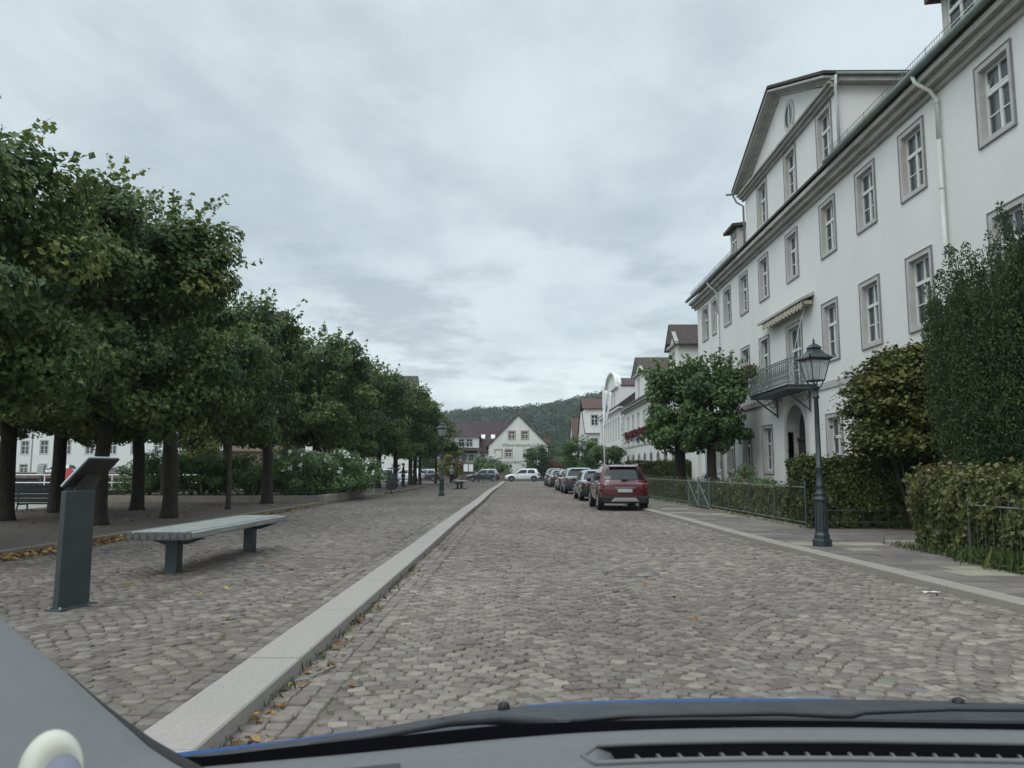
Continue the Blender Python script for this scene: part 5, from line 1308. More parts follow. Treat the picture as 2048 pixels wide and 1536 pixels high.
def make_lamp():
    t = thing('street_lamp', 'nearest old gas-style street lamp, in front of the tall dark hedge', 'street lamp')
    mb = MB()
    mb.lathe([(.17, -.05), (.17, .11), (.155, .125)], n=8, rot=R(22.5)); mb.lathe([(.135, .125), (.135, .2), (.12, .23), (.112, .26), (.104, .8), (.112, .81)], n=8, rot=R(22.5))
    for k in range(8):      # flutes on the pedestal
        a_ = math.pi * k / 4; mb.tube([(math.cos(a_) * .108, math.sin(a_) * .108, .28), (math.cos(a_) * .100, math.sin(a_) * .100, .78)], .012, 5)
    mb.build('pedestal', M['lamp_iron'], t)
    mb = MB(); mb.lathe([(.112, .81), (.128, .83), (.128, .85), (.10, .87), (.085, .90), (.10, .93), (.10, .945), (.07, .96), (.068, 1.06), (.078, 1.075), (.078, 1.09), (.062, 1.11), (.058, 1.38), (.072, 1.40), (.072, 1.42), (.05, 1.44), (.040, 2.68), (.058, 2.70), (.058, 2.73), (.044, 2.75), (.044, 2.86), (.066, 2.88), (.06, 2.91)], n=14)
    mb.build('post', M['lamp_iron'], t, smooth=True, bevel=0)
    # cradle and lantern, square in plan
    def sq(r_, z): return [(r_, r_, z), (-r_, r_, z), (-r_, -r_, z), (r_, -r_, z)]
    mb = MB(); Z0, Z1, r0, r1 = 3.02, 3.40, .115, .19
    for c0, c1, c2 in zip(sq(.03, 2.84), sq(.075, 2.92), sq(r0 - .01, Z0)): mb.tube([c0, c1, c2], [.012, .011, .013], 6)
    mb.lathe([(.02, 2.9), (.03, 2.93), (.012, 2.97)], n=8)
    mb.build('cradle', M['lamp_iron'], t)
    mb = MB()
    lo, hi = sq(r0, Z0), sq(r1, Z1)
    for k in range(4):
        mb.tube([lo[k], hi[k]], .011, 5); mb.tube([lo[k], lo[(k + 1) % 4]], .014, 5); mb.tube([hi[k], hi[(k + 1) % 4]], .016, 5)
        m0 = [(lo[k][i] + lo[(k + 1) % 4][i]) / 2 for i in range(3)]; m1 = [(hi[k][i] + hi[(k + 1) % 4][i]) / 2 for i in range(3)]
        mb.tube([m0, m1], .006, 4)
    lan = mb.build('lantern_frame', M['lamp_iron'], t)
    mb = MB()
    for k in range(4):
        a_, b_ = (k + 1) % 4, k; mb.quad(lo[b_], lo[a_], hi[a_], hi[b_])
    mb.build('pane', M['lamp_glass'], lan)
    mb = MB(); mb.lathe([(.02, Z0), (.025, Z0 + .05), (.05, Z0 + .12), (.05, Z0 + .22), (.02, Z0 + .27)], n=10); mb.build('bulb', M['sash'], lan, smooth=True)
    mb = MB()
    rows = [(.215, Z1 + .005), (.235, Z1 + .03), (.225, Z1 + .05), (.16, Z1 + .10), (.11, Z1 + .155), (.085, Z1 + .215), (.105, Z1 + .23), (.095, Z1 + .245), (.055, Z1 + .29), (.03, Z1 + .31)]
    for i in range(len(rows) - 1):
        A, B = sq(*rows[i]), sq(*rows[i + 1])
        for k in range(4): mb.quad(A[k], A[(k + 1) % 4], B[(k + 1) % 4], B[k])
    mb.poly(sq(.215, Z1 + .005)[::-1]); mb.poly(sq(.03, Z1 + .31))
    for c in sq(.232, Z1 + .03):     # upturned corner horns
        mb.tube([c, (c[0] * 1.14, c[1] * 1.14, c[2] + .035), (c[0] * 1.17, c[1] * 1.17, c[2] + .075)], [.018, .012, .003], 5)
        mb.tube([(c[0] * .8, c[1] * .8, c[2] + .03), (c[0] * .8, c[1] * .8, c[2] + .08)], [.014, .004], 5)
    mb.lathe([(.02, Z1 + .30), (.03, Z1 + .32), (.014, Z1 + .34), (.024, Z1 + .365), (.014, Z1 + .385), (.003, Z1 + .43)], n=10)
    mb.build('lantern_roof', M['lamp_iron'], t)
    return t
lamp = make_lamp()
lamp['group'] = 'old gas-style street lamps'
p = at_z(1645, 1092, SZ); lamp.location = (p.x, p.y, SZ); lamp.rotation_euler.z = R(12); lamp.scale = (1.0, 1.0, 1.0)
for (px, py, Y, z, lb, sc) in ((883, 992, None, PZ, 'far street lamp on the plaza, standing against the end of the linden row', 1.04), (958, 0, 93, 0, 'small distant street lamp in front of the restaurant wing', 1.0),
        (1087, 0, 106.5, 0, 'small distant street lamp beside the round dark bush', .98), (1168, 0, 63, SZ, 'street lamp among the umbrella-shaped trees behind the parked cars', 1.0)):
    q = at_z(px, py, z) if Y is None else Vector(((px - 1040) / FPX * Y, Y, z))
    copy_tree(lamp, (q.x, q.y, z), px * .3, lb, scale=(sc, sc, sc))

# railings along the front gardens
def railing(name, label, y0, y1, fx, h=1.12, gate=False, step=.13, hide=None):
    t = thing(name, label, 'railing', (fx(y0), y0, SZ))
    ys = np.arange(y0, y1 + .01, (y1 - y0) / max(1, round((y1 - y0) / 2.4)))
    mb = MB(); Q = lambda y, z, d=0: Vector((fx(y) + d, y, SZ + z))
    for i in range(len(ys) - 1):
        for z, r_ in ((.14, .014), (h - .16, .015)): mb.tube([Q(ys[i], z), Q(ys[i + 1], z)], r_, 6)
    mb.build('rail', M['iron_pale'], t)
    for y in ys: mb = MB(); mb.tube([Q(y, -.1), Q(y, h)], .020, 6); mb.build('post', M['iron'], t)
    mb = MB()
    for y in np.arange(y0 + step, y1, step):
        if min(abs(ys - y)) < .04: continue
        mb.tube([Q(y, .1), Q(y, h - .03), Q(y, h)], [.0032, .0032, .0015], 4, caps=False)
    mb.build('picket', M['iron_pale'], t)
    mb = MB()
    n = int((y1 - y0) / 1.2)
    for i in range(n):
        a_, b_ = y0 + (y1 - y0) * i / n + .01, y0 + (y1 - y0) * (i + 1) / n - .01; mb.hexa([Q(a_, -.1, -.06), Q(a_, -.1, .1), Q(b_, -.1, .1), Q(b_, -.1, -.06), Q(a_, .055, -.06), Q(a_, .055, .1), Q(b_, .055, .1), Q(b_, .055, -.06)])
    mb.build('footing', M['concrete'], t)
    return t
RF = interp([(4, 6.78), (10, 6.78), (18.5, 6.76), (27.2, 6.62), (30, 6.56), (37, 6.25), (45, 6.12), (62, 6.05)])
railing('garden_railing', 'low pale iron railing in front of the long low hedge, between lamp and gate', 18.5, 27.1, RF)
railing('garden_railing', 'low iron railing between the gate and the red car', 30.3, 45.0, RF)
railing('garden_railing', 'iron railing half swallowed by the shaggy hedge at the right edge', 4.2, 12.0, interp([(4, 6.86), (14.6, 6.86)]), h=1.0, step=.2)
rl = MB(); rt = thing('low_railing', 'low iron railing along the foot of the tall hedge', 'railing', (6.8, 18.4, SZ))
for z in (.15, .42): rl.tube([(6.8, 18.4, SZ + z), (9.95, 18.4, SZ + z)], .012, 5)
for x in np.arange(6.85, 9.95, .3): rl.tube([(x, 18.4, SZ), (x, 18.4, SZ + .5)], .01, 4)
rl.build('rail', M['iron'], rt)
def gate():
    t = thing('garden_gate', 'pale metal garden gate with crossed bars beside the maple trunk', 'gate', (RF(27.3), 27.2, SZ))
    Q = lambda y, z: Vector((RF(y) - .02, y, SZ + z))
    for a, b in ((27.2, 28.68), (28.74, 30.2)):
        mb = MB()
        for p, q in (((a, .06), (b, .06)), ((a, .95), (b, .95)), ((a, .06), (a, 1.12)), ((b, .06), (b, 1.12)), ((a, .06), (b, .95)), ((b, .06), (a, .95))): mb.tube([Q(*p), Q(*q)], .021, 6)
        lf = mb.build('gate_leaf', M['iron_pale'], t)
        mb = MB()
        for y in np.arange(a + .1, b, .1): mb.tube([Q(y, .06), Q(y, 1.06)], .006, 4, caps=False)
        mb.build('bars', M['iron_pale'], lf)
    mb = MB(); mb.box(RF(28.7) - .1, RF(28.7) - .05, 28.66, 28.78, SZ + .52, SZ + .6); mb.build('handle', M['silver'], t)
gate()

def small_finds():
    c = at_z(1262, 1146, .004); mb = MB(); a = np.linspace(0, 2 * math.pi, 41)
    mb.grid([[(c.x + r_ * math.cos(k), c.y + r_ * math.sin(k), .0035 + .003 * (i in (1, 2))) for k in a] for i, r_ in enumerate((.345, .35, .385, .39))])
    t = mb.build('manhole_cover', M['iron'], loc=c); tag(t, 'round manhole cover, a thin iron ring set in the road setts', 'manhole cover')
    c = at_z(1866, 1186, .006); mb = MB(); mb.grid([[(c.x + .05 * i - .1, c.y + .035 * j, .008 + .012 * abs(math.sin(i * 1.3 + j * 2))) for i in range(5)] for j in range(3)])
    tag(mb.build('paper_scrap', M['white'], loc=c), 'small white scrap of paper on the setts by the right kerb', 'paper')
small_finds()

def litter_bin():
    p = at_z(782, 985, .18); t = thing('litter_bin', 'dark cylindrical litter bin on a post beside the linden trunks', 'litter bin', (p.x, p.y, .18))
    mb = MB(); mb.lathe([(.26, .16), (.29, .18), (.31, 1.0), (.33, 1.02), (.33, 1.08), (.29, 1.09), (.28, 1.0)], p + Vector((0, 0, 0)), 18); mb.build('body', M['steel'], t, smooth=False)
    mb = MB(); mb.lathe([(.27, 1.32), (.24, 1.36), (.04, 1.40)], p, 18); mb.build('lid', M['black'], t)
    mb = MB(); mb.tube([p + Vector((0, .2, -.1)), p + Vector((0, .2, 1.36))], .03, 8); mb.build('post', M['steel'], t)
litter_bin()

def monument():
    c = at_y(532, 930, 55); x, y = c.x, 55
    t = thing('monument', 'brown sandstone monument with stepped plinth and corner balls behind the planter hedge', 'monument', (x, y, .12))
    mb = MB()
    for (w, z0, z1) in ((5.4, .1, .45), (4.6, .452, .8), (3.9, .802, 2.7), (4.3, 2.702, 2.95), (4.0, 2.952, 3.1)): mb.box(x - w / 2, x + w / 2, y - w / 2, y + w / 2, z0, z1)
    mb.build('plinth', M['sandstone'], t, bevel=.04)
    mb = MB()
    mb.box(x - 1.2, x + 1.2, y - 1.2, y + 1.2, 3.102, 4.7); mb.box(x - 1.4, x + 1.4, y - 1.4, y + 1.4, 4.702, 4.95); mb.lathe([(1.0, 4.952), (.7, 5.3), (.6, 6.8), (.75, 7.0), (.1, 7.6)], (x, y, 0), 12); mb.build('shaft', M['sandstone'], t, bevel=.04)
    for sx in (-1, 1):
        for sy in (-1, 1): mb = MB(); mb.ball((x + sx * 1.65, y + sy * 1.65, 3.45), .36, 14, 9); mb.build('corner_ball', M['sandstone'], t, smooth=True)
monument()

def kiosk():
    a, b = at_y(318, 908, 62), at_y(432, 908, 62); t = thing('pavilion', 'low pavilion with flat white canopy roof beyond the planter hedge', 'pavilion', ((a.x + b.x) / 2, 62, .12))
    mb = MB(); mb.box(a.x, b.x + 2.4, 62, 66.5, 3.0, 3.22); mb.build('roof', M['white'], t, bevel=.03)
    mb = MB(); mb.box(a.x + .8, b.x, 63.2, 66, .1, 2.95); mb.build('wall', M['surround'], t)
    for i in range(5): x = a.x + .3 + i * 1.25; mb = MB(); mb.tube([(x, 62.2, .1), (x, 62.2, 3.0)], .06, 8); mb.build('post', M['white'], t)
    mb = MB(); mb.box(a.x + 1.2, b.x - .4, 63.15, 63.19, 1.0, 2.6); mb.build('window', M['pane'], t)
kiosk()

def park_bench():
    y = 24.2; p0, p1 = at_y(28, 1000, y), at_y(128, 1000, y); x0, x1 = p0.x, p1.x + .45
    t = thing('park_bench', 'dark green park bench with slatted back, seen from behind between two trunks', 'bench', ((x0 + x1) / 2, y, .185))
    zt, zb = at_y(80, 970, y).z, at_y(80, 1005, y).z
    mb = MB(); n = 4; h = (zt - zb) / n
    for i in range(n): mb.box(x0, x1, y - .02, y + .02, zb + i * h + .004, zb + (i + 1) * h - .004)
    mb.build('backrest', M['benchgreen'], t, bevel=.006)
    mb = MB()
    for i in range(4): mb.box(x0, x1, y + .06 + i * .12, y + .16 + i * .12, zb - .06, zb - .025)
    mb.build('seat', M['benchgreen'], t, bevel=.006)
    for x in (x0 + .12, x1 - .12):
        mb = MB(); mb.tube([(x, y - .06, .12), (x, y + .03, zb), (x, y - .01, zt - .02)], .028, 7); mb.tube([(x, y + .5, .12), (x, y + .48, zb - .06), (x, y + .02, zb - .06)], .028, 7); mb.build('leg', M['steel'], t)
park_bench()

def harbour():
    # railing at the near edge of the basin
    t = thing('harbour_railing', 'white railing along the basin edge seen between the trunks at the left', 'railing', (-34, 45.4, .165))
    mb = MB()
    for z in (.55, 1.0): mb.tube([(-52, 45.4, .165 + z), (-17, 45.4, .165 + z)], .03, 6)
    mb.build('rail', M['white'], t)
    for x in np.arange(-52, -17, 2.0): mb = MB(); mb.tube([(x, 45.4, .1), (x, 45.4, 1.18)], .03, 6); mb.build('post', M['white'], t)
    t = thing('quay_wall', 'brown stone quay wall across the basin below the white car', 'wall', (-60, 92, -1.6))
    mb = MB(); mb.box(-120, -19.6, 91, 91.7, -2, 1.05); mb.build('wall', M['brownwall'], t)
    mb = MB(); mb.box(-120, -19.6, 90.9, 91.8, 1.052, 1.2); mb.build('coping', M['concrete'], t)
    p = at_y(82, 945, 47); t = thing('ticket_machine', 'small grey ticket machine on a post before the basin', 'ticket machine', (p.x, 47, .165))
    mb = MB(); mb.box(p.x - .08, p.x + .08, 46.94, 47.06, .1, 1.15); mb.build('post', M['steel'], t)
    mb = MB(); mb.box(p.x - .2, p.x + .2, 46.9, 47.1, 1.152, 1.75); mb.build('head', M['silver'], t, bevel=.02)
    p = at_y(136, 950, 44); t = thing('red_disc_sign', 'round red disc sign on a thin post by the basin, left of the slanted panel', 'sign', (p.x, 44, .165))
    mb = MB(); mb.lathe([(.40, -.02), (.40, .02)], (p.x, 44, p.z), 24, axis='y'); mb.build('disc', M['red'], t)
    mb = MB(); mb.tube([(p.x, 44.06, .1), (p.x, 44.06, p.z + .3)], .03, 6); mb.build('post', M['steel'], t)
harbour()

def low_wall():
    t = thing('stone_wall', 'low brown stone wall behind the crossing street, in front of the restaurant', 'wall', (-6, 105, 0))
    mb = MB(); mb.box(-17, 1.2, 105, 105.4, -.05, .95); mb.build('wall', M['brownwall'], t)
    mb = MB(); mb.box(-17.03, 1.23, 104.96, 105.44, .952, 1.03); mb.build('coping', M['brownwall'], t)
low_wall()

def notice_board():
    a, b = at_y(927, 943, 103.8), at_y(946.5, 928.5, 103.8); y = 103.8
    t = thing('notice_board', 'notice board with two white sheets in a dark frame before the stone wall', 'notice board', ((a.x + b.x) / 2, y, 0))
    mb = MB(); xm = (a.x + b.x) / 2
    for x in (a.x - .05, xm, b.x + .05): mb.box(x - .04, x + .04, y - .04, y + .04, -.05, b.z + .05)
    mb.box(a.x, b.x, y - .03, y + .03, b.z, b.z + .08); mb.box(a.x, b.x, y - .03, y + .03, a.z - .08, a.z); mb.build('frame', M['steel'], t)
    for x0, x1 in ((a.x + .02, xm - .06), (xm + .06, b.x - .02)): mb = MB(); mb.box(x0, x1, y - .02, y + .02, a.z, b.z); mb.build('sheet', M['white'], t)
notice_board()

def zone_sign():
    p = at_z(990, 963, PZ); y = p.y
    t = thing('traffic_sign', 'grey sign post with a white square end-of-zone sign beside the bicycles', 'sign', (p.x, y, PZ))
    mb = MB(); mb.tube([(p.x, y, 0), (p.x, y, at_y(990, 908, y).z)], .035, 8); mb.build('post', M['silver'], t)
    a, b = at_y(985.5, 917, y), at_y(993.5, 908.5, y); yy = y - .06
    mb = MB(); mb.box(a.x, b.x, yy - .012, yy + .012, a.z, b.z); pl = mb.build('plate', M['white'], t, bevel=.01)
    mb = MB(); w = b.x - a.x; h = b.z - a.z
    for o in (-.06, 0, .06): mb.quad((a.x + w * .15 + o, yy - .017, a.z + h * .1), (a.x + w * .15 + o + .03, yy - .017, a.z + h * .1), (b.x - w * .15 + o + .03, yy - .017, b.z - h * .1), (b.x - w * .15 + o, yy - .017, b.z - h * .1))
    mb.build('stripes', M['lettering'], pl)
    a, b = at_y(985, 924, y), at_y(993, 919.5, y); mb = MB(); mb.box(a.x, b.x, yy - .012, yy + .012, a.z, b.z); mb.build('lower_plate', M['lettering'], t)
    b1 = at_z(992, 962, 0); mb = MB(); mb.lathe([(.2, -.02), (.2, .3), (.17, .5), (.17, .8), (.12, .85)], (b1.x + .1, b1.y + 3.5, 0), 12); tag(mb.build('bollard', M['sandstone'], loc=(b1.x + .1, b1.y + 3.5, 0)), 'squat reddish bollard right of the sign post', 'bollard')
zone_sign()

def flagpole():
    Y = 66.0; x = (1208.5 - 1040) / FPX * Y; t = thing('flagpole', 'tall white flagpole with a limp white banner before the gabled houses', 'flagpole', (x, Y, SZ))
    zt = at_y(1205, 776, Y).z
    mb = MB(); mb.tube([(x, Y, 0), (x - .08, Y, zt)], [.07, .04], 10); mb.ball((x - .08, Y, zt + .06), .07, 8, 6); mb.build('pole', M['white'], t, smooth=True)
    mb = MB(); z0 = at_y(1205, 855, Y).z; n = 14; rows = []
    for i in range(n + 1):
        f = i / n; z = zt - .15 - (zt - .15 - z0) * f; wd = .62 * (1 - f) ** .7 + .10
        rows.append([(x - .04 + wd * k / 6, Y + .10 * math.sin(k * 1.7 + f * 3), z - .25 * k / 6 * (1 - f)) for k in range(7)])
    mb.grid(rows); fl = mb.build('banner', M['white'], t, smooth=True)
    so_ = fl.modifiers.new('solid', 'SOLIDIFY'); so_.thickness = .01
    mb = MB()
    for i in range(2, 8): mb.add([Vector(p) + Vector((0, -.015, 0)) for p in (rows[i][2], rows[i][4], rows[i + 1][4], rows[i + 1][2])], [(0, 1, 2, 3)])
    mb.build('emblem', M['bluepaint'], fl)
flagpole()

# trees and bushes at the end of the street
for i, (px, Y, r, h, lb) in enumerate(((1156, 74, 1.75, 4.35, 'umbrella-shaped drooping tree behind the parked cars, left of the flagpole'), (1214, 70, 1.55, 3.6, 'smaller umbrella-shaped drooping tree right of the flagpole'))):
    x = (px - 1040) / FPX * Y
    tr = make_tree('umbrella_tree', lb, 'tree', np.random.default_rng(130 + i), .12, 1.8, (0, 0, h - 1.5), (r, r, 1.5), 8000, .16, 1.0, 45, .45, 0, 0, m='maple', group='umbrella-shaped trees', droop=1.6)
    tr.location = (x, Y, SZ)
bush('round_bush', 'big round dark bush in front of the restaurant house', 'bush', ((1075 - 1040) / FPX * 107, 107, 2.6), (1.85, 1.6, 2.5), 7000, .2, 'yew', 133, 45, .6, 0)
for i, (px, Y, rx, h, m, lb) in enumerate(((975, 107, 1.9, 3.4, 'rosebush', 'light green shrub over the stone wall, behind the dark car'), (1003, 107, 1.4, 2.2, 'rosebush', 'low green shrub under the restaurant lettering'), (948, 107.5, 1.5, 2.6, 'rosebush', 'green shrub behind the notice board'),
        (915, 107, 1.4, 2.6, 'redflower', 'reddish-leaved shrub left of the notice board'), (1102, 112, 2.2, 3.2, 'redflower', 'dark reddish shrub right of the round bush'), (1128, 112, 2.0, 2.8, 'rosebush', 'green shrub behind the far parked cars'), (1139, 118, 3.4, 7.0, 'maple', 'broad green tree before the steep red roof'), (1118, 125, 4.0, 5.5, 'maple', 'low broad tree between restaurant house and red roof'), (860, 108, 2.4, 3.4, 'hedge', 'dark bush behind the last thin lindens'))):
    bush('garden_bush', lb, 'bush', ((px - 1040) / FPX * Y, Y, h * .5), (rx, rx * .8, h * .5), 3000, .22, m, 140 + i, 26, .5, 0)

# ------------------------------------------------------------------ people
def limb(name, nodes, edges, m, par, sub=2):
    """one continuous skinned surface; nodes: {key: (x,y,z,r)}"""
    keys = list(nodes); me = bpy.data.meshes.new(name)
    me.from_pydata([nodes[k][:3] for k in keys], [(keys.index(a), keys.index(b)) for a, b in edges], [])
    o = link_mesh(name, me, m, par, True)
    sk = o.modifiers.new('skin', 'SKIN'); sk.use_smooth_shade = True
    for i, k in enumerate(keys):
        r_ = nodes[k][3]; r_ = r_ if isinstance(r_, tuple) else (r_, r_)
        me.skin_vertices[0].data[i].radius = r_; me.skin_vertices[0].data[i].use_root = (i == 0)
    s = o.modifiers.new('sub', 'SUBSURF'); s.levels = sub; s.render_levels = sub
    return o
def person(label, loc, rz, top, bottom, hair, pose, skirt=False):
    t = thing('person', label, 'person', loc, rz)
    n = {'pel': (0, 0, .95, (.13, .10)), 'waist': (0, .01, 1.12, (.125, .09)), 'chest': (0, .015, 1.32, (.15, .105)), 'neck0': (0, .0, 1.46, (.07, .065)), 'neck': (0, .01, 1.53, .05), 'jaw': (0, .035, 1.59, (.06, .072)), 'head': (0, .02, 1.67, (.075, .092)), 'crown': (0, .01, 1.745, (.05, .06)), 'nose': (0, .125, 1.64, .012)}
    e = [('pel', 'waist'), ('waist', 'chest'), ('chest', 'neck0'), ('neck0', 'neck'), ('neck', 'jaw'), ('jaw', 'head'), ('head', 'crown')]
    e.append(('head', 'nose'))
    for s, sd in ((-1, 'a'), (1, 'b')):
        el, wr = pose[sd]
        n['sh' + sd] = (s * .17, 0, 1.41, .06); n['el' + sd] = (s * el[0], el[1], el[2], .043); n['wr' + sd] = (s * wr[0], wr[1], wr[2], .028)
        d = (Vector((s * wr[0], wr[1], wr[2])) - Vector((s * el[0], el[1], el[2]))).normalized(); w = Vector(n['wr' + sd][:3])
        n['pa' + sd] = (*(w + d * .08), .032); e += [('chest', 'sh' + sd), ('sh' + sd, 'el' + sd), ('el' + sd, 'wr' + sd), ('wr' + sd, 'pa' + sd)]
        sideways = d.cross(Vector((s, .2, .1))).normalized()
        for k in range(4):
            f = 'f%d%s' % (k, sd); n[f] = (*(w + d * (.155 + .015 * (k in (1, 2))) + sideways * (k - 1.5) * .02), .009); e.append(('pa' + sd, f))
        n['th' + sd] = (*(w + d * .09 - sideways * .05), .011); e.append(('pa' + sd, 'th' + sd))
        st = pose.get('step', .06) * s
        n['hip' + sd] = (s * .09, 0, .88, .095); n['kn' + sd] = (s * .1, st * .4 + .02, .5, .06); n['an' + sd] = (s * .1, st - .03, .09, .042); n['toe' + sd] = (s * .115, st + .15, .035, .035)
        e += [('pel', 'hip' + sd), ('hip' + sd, 'kn' + sd), ('kn' + sd, 'an' + sd), ('an' + sd, 'toe' + sd)]
    limb('body', n, e, M['skin'], t)
    g_ = lambda k, d: (*n[k][:3], tuple(r_ + d for r_ in (n[k][3] if isinstance(n[k][3], tuple) else (n[k][3],) * 2)))
    j = {k: g_(k, .022) for k in ('pel', 'waist', 'chest', 'neck0', 'sha', 'shb', 'ela', 'elb', 'wra', 'wrb')}
    limb('jacket', j, [('pel', 'waist'), ('waist', 'chest'), ('chest', 'neck0'), ('chest', 'sha'), ('chest', 'shb'), ('sha', 'ela'), ('shb', 'elb'), ('ela', 'wra'), ('elb', 'wrb')], M[top], t)
    j = {k: g_(k, .022) for k in ('pel', 'hipa', 'hipb', 'kna', 'knb', 'ana', 'anb')}
    limb('trousers', j, [('pel', 'hipa'), ('pel', 'hipb'), ('hipa', 'kna'), ('hipb', 'knb'), ('kna', 'ana'), ('knb', 'anb')], M[bottom], t)
    for sd in 'ab':
        j = {k: g_(k, .02) for k in ('an' + sd, 'toe' + sd)}; limb('shoe', j, [('an' + sd, 'toe' + sd)], M['black'], t)
    o = Vector(loc); mb = MB(); mb.ball((o.x, o.y - .012, o.z + 1.70), .105, 12, 8, (.92, 1.05, .95)); hr = mb.build('hair', M[hair], t, smooth=True)
    hr.data.transform(Matrix.Identity(4))
    mb = MB()
    for s in (-1, 1): mb.ball((o.x + s * .032, o.y + .098, o.z + 1.665), .009, 6, 5)
    mb.build('eyes', M['black'], t)
    return t
p = at_z(806, 974, .18)
person('person in dark top and blue jeans with bent arm, standing by the linden trunks', (p.x, p.y, .18), R(-80), 'cloth_dark', 'cloth_jeans', 'hair', {'a': ((.24, -.02, 1.13), (.2, .16, 1.06)), 'b': ((.24, -.02, 1.13), (.16, .22, 1.12)), 'step': .08})
p = at_z(903, 967.5, PZ)
person('person in pale blue-grey jacket and black trousers, back to us near the far bench', (p.x, p.y, PZ), R(-20), 'cloth_pale', 'cloth_dark', 'greyhair', {'a': ((.25, .0, 1.14), (.22, .16, 1.0)), 'b': ((.25, .02, 1.14), (.24, .2, 1.02)), 'step': .1})
p = at_z(914, 963.5, PZ)
person('person in dark top and pale trousers, right of the person in the blue-grey jacket', (p.x, p.y, PZ), R(60), 'cloth_dark', 'cloth_beige', 'greyhair', {'a': ((.24, .0, 1.14), (.2, .14, 1.0)), 'b': ((.24, 0, 1.14), (.22, .12, .95)), 'step': .1})
def bag():
    p = at_z(909, 962, PZ); mb = MB(); mb.box(p.x - .16, p.x + .16, p.y - .6, p.y - .48, .62, .98); mb.tube([(p.x - .1, p.y - .54, .98), (p.x - .06, p.y - .54, 1.16), (p.x + .06, p.y - .54, 1.16), (p.x + .1, p.y - .54, .98)], .012, 5)
    tag(mb.build('shoulder_bag', M['white'], loc=(p.x, p.y - .54, .62), bevel=.03), 'small white bag carried between the two people near the far bench', 'bag')
bag()

# ------------------------------------------------------------------ bicycles
def make_bike():
    t = thing('bicycle', 'left bicycle of the dark group beside the sign post', 'bicycle', group='bicycles parked by the sign post')
    for x in (-.54, .54):
        mb = MB(); r_ = .34
        mb.tube([(x + r_ * math.cos(a), 0, r_ + r_ * math.sin(a)) for a in np.linspace(0, 2 * math.pi, 21)], .02, 6, caps=False); w = mb.build('wheel', M['tyre'], t)
        mb = MB()
        for k in range(14): a = k * math.pi / 7; mb.tube([(x, 0, r_), (x + .33 * math.cos(a), 0, r_ + .33 * math.sin(a))], .003, 3)
        mb.tube([(x, -.05, r_), (x, .05, r_)], .025, 6); mb.build('spokes', M['silver'], w)
    mb = MB(); bb, st, hd, hd2 = (-.05, 0, .30), (-.2, 0, .80), (.36, 0, .82), (.39, 0, .70)
    for p, q in ((bb, st), (st, hd), (bb, hd2), (hd, hd2)): mb.tube([p, q], .018, 6)
    for s in (-.05, .05): mb.tube([bb, (-.54, s, .34)], .011, 5); mb.tube([st, (-.54, s, .34)], .010, 5); mb.tube([hd2, (.54, s, .34)], .012, 5)
    mb.tube([st, (-.22, 0, .92)], .014, 6); mb.tube([hd, (.35, 0, 1.0)], .014, 6)
    mb.build('frame', M['black'], t)
    mb = MB(); mb.tube([(.25, -.29, 1.0), (.36, -.2, 1.03), (.36, .2, 1.03), (.25, .29, 1.0)], .013, 6); mb.build('handlebar', M['silver'], t)
    mb = MB(); mb.tube([(-.38, 0, .94), (-.24, 0, .96), (-.08, 0, .95)], [.07, .06, .025], 8); mb.build('saddle', M['black'], t)
    mb = MB(); mb.lathe([(.09, -.005), (.09, .005)], (-.05, .04, .3), 14, axis='y'); mb.tube([(-.05, .06, .3), (.1, .08, .24)], .008, 4); mb.tube([(-.05, -.06, .3), (-.2, -.08, .36)], .008, 4); mb.box(.06, .16, .06, .14, .225, .25); mb.build('pedals', M['silver'], t)
    mb = MB(); mb.box(-.75, -.38, -.07, .07, .72, .74); mb.tube([(-.7, 0, .72), (-.54, .05, .35)], .006, 4); mb.build('carrier', M['black'], t)
    return t
bike = make_bike()
q = at_z(952, 967, PZ); bike.location = (q.x, q.y, PZ); bike.rotation_euler.z = R(12)
for px, py, rz, lb in ((962, 966.5, -18, 'middle bicycle of the dark group, in front of the dark car'), (978, 966, 8, 'right bicycle of the group, its pale rear wheel beside the sign post')):
    q = at_z(px, py, PZ); copy_tree(bike, (q.x, q.y, PZ), R(rz), lb)
